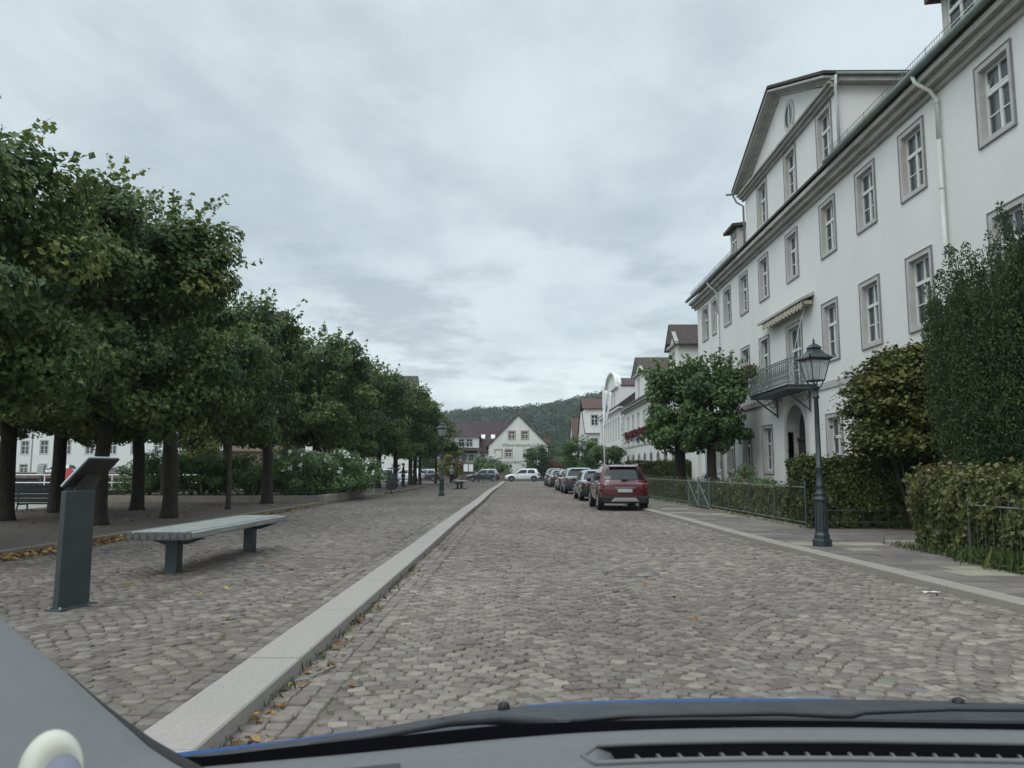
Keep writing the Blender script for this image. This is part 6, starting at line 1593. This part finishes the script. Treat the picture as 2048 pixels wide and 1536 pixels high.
# ------------------------------------------------------------------ cars
def make_car(label, paint, kind='suv', L_=4.28, W_=1.79, H_=1.63, rails=True, lower='black', roofm=None, taillight_strip=False, group=None):
    """x across, y forwards from the rear bumper (y=0), wheels on z=0"""
    t = thing('parked_car', label, 'car', group=group)
    hw = W_ / 2; suv = kind == 'suv'
    bl = 1.02 if suv else .93                 # belt line height
    zb = .24 if suv else .17
    st = [(0.0, .80, zb + .14, bl - .10, bl - .08), (.06, .90, zb + .06, bl - .02, bl), (.30, .98, zb, bl + .0, bl + .02), (.9, 1.0, zb, bl, bl + .02), (L_ * .5, 1.0, zb, bl - .03, bl - .01), (L_ * .70, 1.0, zb, bl - .06, bl - .02),
          (L_ - .75, .98, zb, bl - .12, bl - .05), (L_ - .25, .90, zb + .04, bl - .24, bl - .17), (L_ - .05, .78, zb + .1, bl - .34, bl - .30), (L_, .70, zb + .16, bl - .40, bl - .37)]
    rows = []
    for y, f, z0, zs, zt in st:
        w = hw * f
        half = [(0, z0), (w * .8, z0), (w * .96, z0 + .07), (w, z0 + .30), (w * 1.0, z0 + (zs - z0) * .72), (w * .965, zs - .05), (w * .90, zs), (w * .5, zt), (0, zt + .01)]
        ring = [(x, y, z) for x, z in half] + [(-x, y, z) for x, z in half[-2:0:-1]]
        rows.append(ring + [ring[0]])
    mb = MB()
    n = len(rows[0]) - 1
    mb.add([p for r_ in rows for p in r_[:-1]], [(i * n + k, (i + 1) * n + k, (i + 1) * n + (k + 1) % n, i * n + (k + 1) % n) for i in range(len(rows) - 1) for k in range(n)] + [tuple(range(n)), tuple(reversed(range((len(rows) - 1) * n, len(rows) * n)))])
    body = mb.build('body', M[paint], t, smooth=True, subsurf=2)
    # greenhouse
    yb0, yb1 = (.12, L_ - 1.12) if suv else (.20, L_ - 1.05)
    yr0, yr1 = (.48, L_ - 1.95) if suv else (.85, L_ - 1.9)
    wb, wr = hw * .93, hw * .71
    zb1, zr = bl - .02, H_
    B = [(-wb, yb0 + .08), (-wb * .6, yb0), (wb * .6, yb0), (wb, yb0 + .08), (wb, yb1 - .12), (wb * .6, yb1), (-wb * .6, yb1), (-wb, yb1 - .12)]
    T = [(-wr, yr0 + .06), (-wr * .6, yr0), (wr * .6, yr0), (wr, yr0 + .06), (wr, yr1 - .06), (wr * .6, yr1), (-wr * .6, yr1), (-wr, yr1 - .06)]
    def mixp(i, f, out=0.0):
        x, y = B[i][0] * (1 - f) + T[i][0] * f, B[i][1] * (1 - f) + T[i][1] * f
        bow = .05 * math.sin(math.pi * f); s = 1 + (bow) / max(.3, hw)
        return Vector((x * s, y, zb1 + (zr - .05 - zb1) * f))
    mb = MB(); lv = [[mixp(i, f) for i in range(8)] for f in (0, .33, .66, 1)]
    top = [Vector((p.x * .86, p.y * .94 + .06 * (yr0 + yr1) / 2, zr - .01)) for p in lv[-1]]; mid = [Vector((p.x * .45, p.y * .8 + .2 * (yr0 + yr1) / 2, zr + .012)) for p in lv[-1]]
    lv += [top, mid]
    mb.add([p for r_ in lv for p in r_], [(i * 8 + k, i * 8 + (k + 1) % 8, (i + 1) * 8 + (k + 1) % 8, (i + 1) * 8 + k) for i in range(5) for k in range(8)] + [tuple(range(40, 48))])
    mb.build('cabin', M[roofm or paint], t, smooth=True, bevel=0)
    # panes, a few mm proud of the cabin
    def pane(name, i, j, f0, f1, s0, s1, m='carglass', off=.012):
        mb = MB(); rr = []
        for f in np.linspace(f0, f1, 4):
            a, b = mixp(i, f), mixp(j, f); rr.append([a + (b - a) * s for s in np.linspace(s0, s1, 4)])
        c = (rr[0][0] + rr[-1][-1]) / 2; nrm = (rr[0][-1] - rr[0][0]).cross(rr[-1][0] - rr[0][0]).normalized()
        ctr = Vector((0, (yb0 + yb1) / 2, c.z)); nrm = nrm if nrm.dot(c - ctr) > 0 else -nrm
        mb.grid([[p + nrm * off for p in r_] for r_ in rr]); o = mb.build(name, M[m], t)
        s_ = o.modifiers.new('solid', 'SOLIDIFY'); s_.thickness = .01; return o
    # rear window spans three facets
    def band(name, idx, f0, f1, e0, e1):
        mb = MB(); rr = []
        for f in np.linspace(f0, f1, 4):
            pts = [mixp(i, f) for i in idx]; pts[0] = pts[0] + (pts[1] - pts[0]) * e0; pts[-1] = pts[-1] + (pts[-2] - pts[-1]) * e0; rr.append(pts)
        d = Vector((0, -1 if rr[0][1].y < L_ / 2 else 1, .35)).normalized(); mb.grid([[p + d * .014 for p in r_] for r_ in rr]); o = mb.build(name, M['carglass'], t)
        s_ = o.modifiers.new('solid', 'SOLIDIFY'); s_.thickness = .008; return o
    rw = band('rear_window', (0, 1, 2, 3), .2, .84, .3, 0); band('front_window', (4, 5, 6, 7), .08, .92, .12, 0)
    for i, j in ((7, 0), (3, 4)):
        fw = (.06, .47) if i == 7 else (.53, .94); bw_ = (.51, .86) if i == 7 else (.14, .49)
        pane('side_window', i, j, .12, .85, *fw); pane('side_window', i, j, .12, .85, *bw_)
    # wheels and arches
    for y in (.82, L_ - .86):
        for s in (-1, 1):
            r_ = .35 if suv else .33; x1 = s * (hw + .004); x0 = s * (hw - .22); rx = lambda q: (q[0], q[1])
            mb = MB(); pr = [(r_ * .62, x0), (r_ * .93, x0), (r_, x0 + (x1 - x0) * .15), (r_, x0 + (x1 - x0) * .85), (r_ * .93, x1), (r_ * .66, x1)]
            mb.lathe(pr, (0, y, r_), 24, axis='x'); w = mb.build('wheel', M['tyre'], t)
            mb = MB(); mb.lathe([(r_ * .64, x1 - s * .03), (r_ * .62, x1 + s * .004), (r_ * .54, x1 - s * .012)], (0, y, r_), 20, axis='x')
            for k in range(5):
                a = 2 * math.pi * k / 5 + .3; mb.tube([(x1 - s * .01, y, r_), (x1 - s * .006, y + r_ * .6 * math.cos(a), r_ + r_ * .6 * math.sin(a))], [.035, .022], 5)
            mb.build('rim', M['rim'], w)
            mb = MB(); an = np.linspace(-.25, math.pi + .25, 16); xo = s * (hw + .016)
            mb.grid([[(xo, y + q * math.cos(a), r_ + q * math.sin(a)) for a in an] for q in (r_ * 1.04, r_ * 1.22)]); mb.grid([[(xx, y + r_ * 1.22 * math.cos(a), r_ + r_ * 1.22 * math.sin(a)) for a in an] for xx in (xo, s * (hw - .08))]); mb.grid([[(xx, y + r_ * 1.04 * math.cos(a), r_ + r_ * 1.04 * math.sin(a)) for a in an] for xx in (xo, s * (hw - .2))])
            mb.build('wheel_arch', M['black'] if suv else M[paint], t)
    # rear end
    mb = MB(); mb.prism([(-hw * .9, -.035, .27), (hw * .9, -.035, .27), (hw * .96, -.03, .52), (-hw * .96, -.03, .52)], (0, .32, 0)); mb.build('rear_bumper', M[lower], t, bevel=.04)
    if suv:
        mb = MB(); mb.prism([(-hw * .56, -.05, .34), (hw * .56, -.05, .34), (hw * .42, -.05, .47), (-hw * .42, -.05, .47)], (0, .02, 0)); mb.build('skid_plate', M['silver'], t, bevel=.01)
    for s in (-1, 1):
        mb = MB(); a, b = s * hw * .62, s * hw * .965
        mb.hexa([(a, -.012, bl - .24), (b, .11, bl - .28), (b, .34, bl - .22), (a, .1, bl - .22), (a, .012, bl - .08), (b, .10, bl - .02), (b, .40, bl - .03), (a, .12, bl - .06)]); mb.build('taillight', M['taillight'], t, bevel=.02)
        mb = MB(); yl = L_ - .38; mb.hexa([(s * hw * .5, yl + .34, bl - .42), (s * hw * .84, yl + .16, bl - .42), (s * hw * .86, yl, bl - .38), (s * hw * .5, yl + .1, bl - .38), (s * hw * .5, yl + .27, bl - .30), (s * hw * .84, yl + .1, bl - .27), (s * hw * .85, yl - .04, bl - .27), (s * hw * .5, yl + .05, bl - .30)]); mb.build('headlight', M['headlight'], t, bevel=.015)
        mb = MB(); ym = L_ - 1.55; mb.ball((s * (hw + .10), ym, bl + .06), .10, 10, 7, (1.0, .6, .75)); mb.tube([(s * (hw - .06), ym + .05, bl - .02), (s * (hw + .06), ym + .02, bl + .03)], .025, 6); mb.build('mirror', M['black'] if suv else M[paint], t, smooth=True)
        for yd in (L_ * .36, L_ * .58): mb = MB(); mb.tube([(s * (hw * .995), yd, bl - .16), (s * (hw + .02), yd + .06, bl - .16), (s * (hw * .995), yd + .16, bl - .16)], .014, 6); mb.build('door_handle', M[paint], t)
        if rails:
            mb = MB(); mb.tube([(s * wr * .9, yr0 + .15, zr - .03), (s * wr * .93, yr0 + .3, zr + .03), (s * wr * .93, yr1 - .3, zr + .03), (s * wr * .9, yr1 - .1, zr - .03)], .018, 6); mb.build('roof_rail', M['silver'], t)
    if taillight_strip:
        mb = MB(); mb.box(-hw * .64, hw * .64, -.014, .03, bl - .19, bl - .10); mb.build('light_strip', M['taillight'], t, bevel=.01)
    mb = MB(); mb.box(-.26, .26, -.024, .02, bl - .36, bl - .245); mb.build('number_plate', M['plate'], t, bevel=.008)
    mb = MB(); mb.box(-.34, .34, -.016, .03, bl - .215, bl - .19); mb.build('chrome_strip', M['silver'], t)
    mb = MB(); a, b = mixp(1, .16), mixp(2, .16); m_ = a * .5 + b * .5 + Vector((0, -.035, 0)); mb.tube([m_, m_ + Vector((.22, .0, .03)), m_ + Vector((.42, .01, .02))], .012, 5); mb.box(m_.x - .1, m_.x + .12, m_.y - .012, m_.y + .02, m_.z - .03, m_.z + .02); mb.build('rear_wiper', M['black'], rw)
    mb = MB(); mb.tube([(0, yr0 + .12, zr - .01), (0, yr0 + .02, zr + .14)], .008, 5); mb.build('aerial', M['black'], t)
    mb = MB(); mb.prism([(-wr * .8, yr0 - .14, zr - .075), (wr * .8, yr0 - .14, zr - .075), (wr * .84, yr0 + .12, zr - .02), (-wr * .84, yr0 + .12, zr - .02)], (0, 0, .025)); mb.build('spoiler', M[roofm or paint], t, bevel=.01)
    mb = MB(); mb.box(-hw * .7, hw * .7, L_ - .02, L_ + .015, .36, .52); mb.build('grille', M['black'], t, bevel=.01)
    return t
for nm, c, co in (('red_car_paint', (.078, .006, .013), .9), ('black_car_paint', (.012, .013, .016), .9), ('dark_grey_car_paint', (.04, .043, .048), .9), ('brown_grey_car_paint', (.06, .055, .052), .9), ('white_car_paint', (.62, .65, .67), .9), ('roof_sheen_paint', (.26, .28, .30), .9)):
    M[nm] = pm(nm, c, .22, .06, 1.0, coat=co, spec=.5)
KERBCARS = 'cars parked along the right kerb'
def put(car, rear_left_px, L_, W_, toe=0.0):
    """place by the photographed foot of its left rear wheel"""
    p = at_z(*rear_left_px); a = toe
    car.rotation_euler.z = a
    car.location = p - (Matrix.Rotation(a, 3, 'Z') @ Vector((-W_ / 2 + .02, .82, 0))); car.location.z = 0.0
TOE = R(1.3)
red = make_car('dark red car with silver skid plate, nearest of the parked cars', 'red_car_paint', group=KERBCARS); put(red, (1196, 1020), 4.28, 1.79, R(1.0))
blk = make_car('black hatchback parked directly in front of the red car', 'black_car_paint', 'hatch', 4.25, 1.79, 1.46, rails=False, lower='black', roofm='roof_sheen_paint', taillight_strip=True, group=KERBCARS); put(blk, (1159.5, 1001.5), 4.25, 1.79, TOE)  # pale cabin colour on the dark cars imitates sky reflected in their roofs
gry = make_car('dark grey car, third in the parked row from the red car', 'dark_grey_car_paint', 'suv', 4.3, 1.8, 1.58, rails=False, roofm='roof_sheen_paint', group=KERBCARS); put(gry, (1129, 988), 4.3, 1.8, TOE)
def dup_car(src, px, lb, W_=1.79):
    c = copy_tree(src, (0, 0, 0), 0, lb, KERBCARS); put(c, px, 4.28, W_, TOE); return c
brn = make_car('brownish grey hatchback, fourth in the parked row from the red car', 'brown_grey_car_paint', 'hatch', 4.1, 1.76, 1.48, rails=False, roofm='roof_sheen_paint', group=KERBCARS); put(brn, (1116, 982), 4.1, 1.76, TOE)
dup_car(blk, (1100, 974.6), 'black car, last but one of the parked row')
dup_car(gry, (1092.5, 972), 'grey car, farthest of the parked row')
wc = make_car('white car driving left on the crossing street', 'white_car_paint', 'suv', 4.45, 1.85, 1.62, rails=True, roofm=None); wc.name = 'driving_car'
wc.rotation_euler.z = R(90); q = at_y(1081, 950, 96); wc.location = (q.x, 96.9, 0)
dc = copy_tree(gry, (0, 0, 0), R(90), 'dark car on the crossing street behind the bicycles'); dc.name = 'driving_car'; q = at_y(1000, 950, 97); dc.location = (q.x, 97.5, 0)
if 'group' in dc: del dc['group']
q = at_y(150, 940, 97); c = copy_tree(wc, (q.x, 97, .5), R(90), 'white car across the basin in front of the long white house'); c.name = 'parked_car'
q = at_y(236, 940, 97); c = copy_tree(blk, (q.x + 1, 97, .5), R(90), 'dark car across the basin, seen right of the slanted panel'); c.name = 'parked_car'
if 'group' in c: del c['group']
G2 = 'cars parked beyond the linden rows'
for px, Y, src, rz, lb in ((795, 92, wc, 100, 'white car beyond the trunks, behind the litter bin'), (846, 94, wc, 80, 'white car beyond the trunks, right of the person in dark clothes'), (880, 101, gry, 90, 'grey car beyond the thin lindens, behind the far lamp post')):
    q = at_y(px, 950, Y); c = copy_tree(src, (q.x, Y, .0), R(rz), lb, G2); c.name = 'parked_car'

# ------------------------------------------------------------------ the car the picture is taken from
def own_car():
    t = thing('car', 'blue car the photograph is taken from: grey dashboard, dark cowl and strip of blue bonnet', 'car', (0.35, 0, 0))
    def curve(pts, n=60):
        xs = np.linspace(pts[0][0], pts[-1][0], n); return [(x, float(np.interp(x, [p[0] for p in pts], [p[1] for p in pts]))) for x in xs]
    def smooth_curve(pts, n=60):
        c = curve(pts, n); y = np.array([p[1] for p in c])
        for _ in range(3): y[1:-1] = (y[:-2] + y[1:-1] * 2 + y[2:]) / 4
        return [(c[i][0], y[i]) for i in range(n)]
    # dashboard top: from its far lip to below the frame, with the demister slot left open
    edge = smooth_curve([(150, 1560), (330, 1541), (480, 1527), (700, 1508), (850, 1493), (1000, 1478), (1150, 1466), (1300, 1459), (1500, 1455), (1700, 1455), (2048, 1460), (2300, 1468), (2900, 1500)], 96)
    def row(dy, Y, dz=0): return [at_y(x, y + dy, Y) + Vector((0, 0, dz)) for x, y in edge]
    prof = [(6, 1.17, -.03), (0, 1.16, 0), (6, 1.14, 0), (16, 1.12, 0)]
    rows = [row(*p) for p in prof]
    r_a = row(30, 1.10); r_b = row(66, 1.03); r_c = row(110, .97); r_d = row(260, .82)
    mb = MB(); mb.grid(rows + [r_a])
    k0 = next(i for i, (x, y) in enumerate(edge) if x > 1165); kk = len(edge) - 1
    # left of the slot: closed; slot: open
    mb.grid([r_a[:k0 + 1], r_b[:k0 + 1]]); mb.grid([r_b, r_c, r_d])
    d = mb.build('dashboard', M['dash'], t, smooth=True)
    # slot: walls, rim and fins
    mb = MB(); dn = Vector((0, .02, -.07))
    mb.grid([[p for p in r_a[k0:]], [p + dn for p in r_a[k0:]]]); mb.grid([[p for p in r_b[k0:]], [p + dn for p in r_b[k0:]]]); mb.grid([[p + dn for p in r_a[k0:]], [p + dn for p in r_b[k0:]]])
    mb.quad(r_a[k0], r_b[k0], r_b[k0] + dn, r_a[k0] + dn); v = mb.build('air_vent', M['black'], t)
    mb = MB(); a, b = r_a[k0], r_b[k0]; m_ = (a + b) / 2 + (a - r_a[k0 + 1]) * .9
    mb.tube([p + Vector((0, 0, .002)) for p in r_a[:k0 - 1:-1]] + [a + (m_ - a) * .7, m_, b + (m_ - b) * .7] + [p + Vector((0, 0, .002)) for p in r_b[k0:]], .0035, 8); mb.build('vent_rim', M['dash'], v, smooth=True)
    # sloping end of the slot
    mb = MB(); e = k0 + 2; mb.grid([[r_a[k0], r_a[k0 + 1] - Vector((0, 0, .008)), r_a[e] + dn * .55], [(r_a[k0] + r_b[k0]) / 2, (r_a[k0 + 1] + r_b[k0 + 1]) / 2 - Vector((0, 0, .012)), (r_a[e] + r_b[e]) / 2 + dn * .6], [r_b[k0], r_b[k0 + 1] - Vector((0, 0, .008)), r_b[e] + dn * .55]]); mb.build('vent_end', M['dash'], v, smooth=True)
    px = 1283.0
    while px < 2200:
        f = (px - edge[0][0]) / (edge[-1][0] - edge[0][0]) * (len(edge) - 1); i = int(f); s = f - i
        A = r_a[i].lerp(r_a[i + 1], s); B = r_b[i].lerp(r_b[i + 1], s); sh = Vector((-.010, 0, 0)); wv = Vector((.004, 0, 0)); lo = Vector((0, 0, -.03))
        mb = MB(); mb.hexa([A + sh + dn * .8, A + sh + wv + dn * .8, B + wv + lo, B + lo, A + sh - Vector((0, 0, .012)), A + sh + wv - Vector((0, 0, .012)), B + wv + Vector((0, 0, .001)), B + Vector((0, 0, .001))]); mb.build('fin', M['dash'], v)
        px += 42.5
    # speaker grille strip at left on the dashboard
    mb = MB(); gr = []
    for dy, Y in ((34, 1.095), (80, 1.02)): gr.append([at_y(x, float(np.interp(x, [p[0] for p in edge], [p[1] for p in edge])) + dy, Y) + Vector((0, 0, .004)) for x in np.linspace(560, 800, 12)])
    mb.grid(gr); mb.build('speaker_grille', M['cowl'], t)
    # black band round the foot of the windscreen
    top = smooth_curve([(225, 1452), (262, 1488), (300, 1508), (350, 1515), (420, 1513), (600, 1491), (800, 1471), (1000, 1450), (1200, 1442), (1400, 1439), (1700, 1442), (2048, 1449), (2300, 1458), (2900, 1490)], 110)
    mb = MB(); mb.grid([[at_y(x, y, 1.26) for x, y in top], [at_y(x, y + 20, 1.225) for x, y in top], [at_y(x, y + 75, 1.18) for x, y in top]]); mb.build('windscreen_band', M['frit'], t, smooth=True)
    # left pillar foot trim
    pe = [(-60, 1188), (0, 1243), (60, 1294), (130, 1351), (200, 1415), (250, 1459), (290, 1495), (340, 1528), (430, 1575), (520, 1640)]
    mb = MB(); rr = []
    for (dx, dy, Y) in ((6, -2, 1.10), (0, 0, 1.06), (-14, 14, 1.02), (-60, 60, .92), (-140, 130, .82), (-300, 260, .70), (-500, 420, .6)): rr.append([at_y(x + dx, y + dy, Y) for x, y in pe])
    mb.grid(rr); pt = mb.build('pillar_trim', M['trim'], t, smooth=True)
    mb = MB(); sealp = [(x + 4, y - 3) for x, y in pe[3:]]; mb.tube([at_y(x, y, 1.12) for x, y in sealp], [.002, .004, .007, .011, .013, .012, .012], 8); mb.build('window_seal', M['black'], t, smooth=True)
    # round tweeter with a cream ring
    c = at_y(104, 1541, .74); ax = Vector((.52, -.78, .32)).normalized(); u = ax.cross(Vector((0, 0, 1))).normalized(); w = ax.cross(u)
    def ring(r_, h, o=0.0): return [c + ax * h + (u * -.6 - Vector((0, 0, .8))) * o + u * (r_ * .78 * math.cos(a)) + w * (r_ * 1.05 * math.sin(a)) for a in np.linspace(0, 2 * math.pi, 29)]
    mb = MB(); mb.grid([ring(*q_) for q_ in ((.034, -.035), (.034, -.012), (.0325, .0, .001), (.0285, .008, .004), (.0245, .010, .0095), (.0212, .008, .0135))]); sp = mb.build('tweeter', M['cream'], t, smooth=True)
    mb = MB(); mb.grid([ring(*q_) for q_ in ((.0215, .0083, .0135), (.014, .011, .0135), (.0001, .012, .0135))]); mb.build('tweeter_mesh', M['mesh_grey'], sp, smooth=True)
    # bonnet, cowl, wiper and washer nozzles outside the glass
    br = smooth_curve([(300, 1512), (400, 1500), (560, 1482), (800, 1450), (950, 1426), (1050, 1409), (1200, 1401), (1400, 1396), (1650, 1397), (1900, 1406), (2100, 1412), (2350, 1430), (2900, 1480)], 75)
    mb = MB(); mb.grid([[at_y(x, y + 60, 2.75) for x, y in br], [at_y(x, y + 6, 2.3) for x, y in br], [at_y(x, y, 1.95) for x, y in br], [at_y(x, y + 10, 1.80) for x, y in br], [at_y(x, y + 50, 1.66) for x, y in br]]); bn = mb.build('bonnet', M['bonnet'], t, smooth=True)
    cw = smooth_curve([(300, 1518), (400, 1508), (560, 1486), (700, 1466), (850, 1440), (960, 1420), (1040, 1412), (1150, 1408), (1300, 1403), (1500, 1402), (1650, 1400), (1760, 1399), (1900, 1403), (2100, 1409), (2350, 1425), (2900, 1474)], 85)
    mb = MB(); mb.grid([[at_y(x, y + 6, 1.62) for x, y in cw], [at_y(x, y, 1.60) for x, y in cw], [at_y(x, y + 14, 1.50) for x, y in cw], [at_y(x, y + 30, 1.42) for x, y in cw], [at_y(x, y + 80, 1.32) for x, y in cw]]); co = mb.build('cowl', M['cowl'], t, smooth=True)
    def bar(name, pts, rad, m='black', n=8): mb = MB(); mb.tube([at_y(*p) for p in pts], rad, n); return mb.build(name, M[m], t, smooth=True)
    wp = bar('wiper', [(1140, 1441, 1.36), (1250, 1432, 1.37), (1420, 1428, 1.38), (1560, 1426, 1.38), (1700, 1431, 1.38), (1730, 1424, 1.38), (1900, 1418, 1.38), (2150, 1420, 1.37)], [.003, .004, .005, .005, .006, .005, .004, .004], 'cowl')
    mb = MB(); mb.tube([at_y(*p) for p in ((880, 1440, 1.38), (1000, 1446, 1.38), (1140, 1444, 1.37), (1400, 1439, 1.37), (1750, 1443, 1.37), (2150, 1448, 1.36))], .0045, 6); mb.build('wiper_blade', M['black'], wp)
    bar('wiper', [(620, 1490, 1.36), (760, 1470, 1.37), (900, 1444, 1.38), (1000, 1436, 1.38), (1110, 1447, 1.36)], [.003, .006, .008, .009, .007], 'cowl')
    for px, py in ((1008, 1411), (1917, 1402)):
        c = at_y(px, py, 1.58); mb = MB(); mb.lathe([(.012, -.02), (.012, -.003), (.010, .004), (.004, .007)], c, 14); mb.build('washer_nozzle', M['black'], t, smooth=True)
    # the windscreen itself
    mb = MB(); mb.grid([[(x, 1.30 - .03 * abs(x), 1.06), (x, .78, 1.52), (x, .30, 1.92)] for x in np.linspace(-1.5, 1.5, 9)]); mb.build('windscreen', M['windscreen'], t, smooth=True)
own_car()
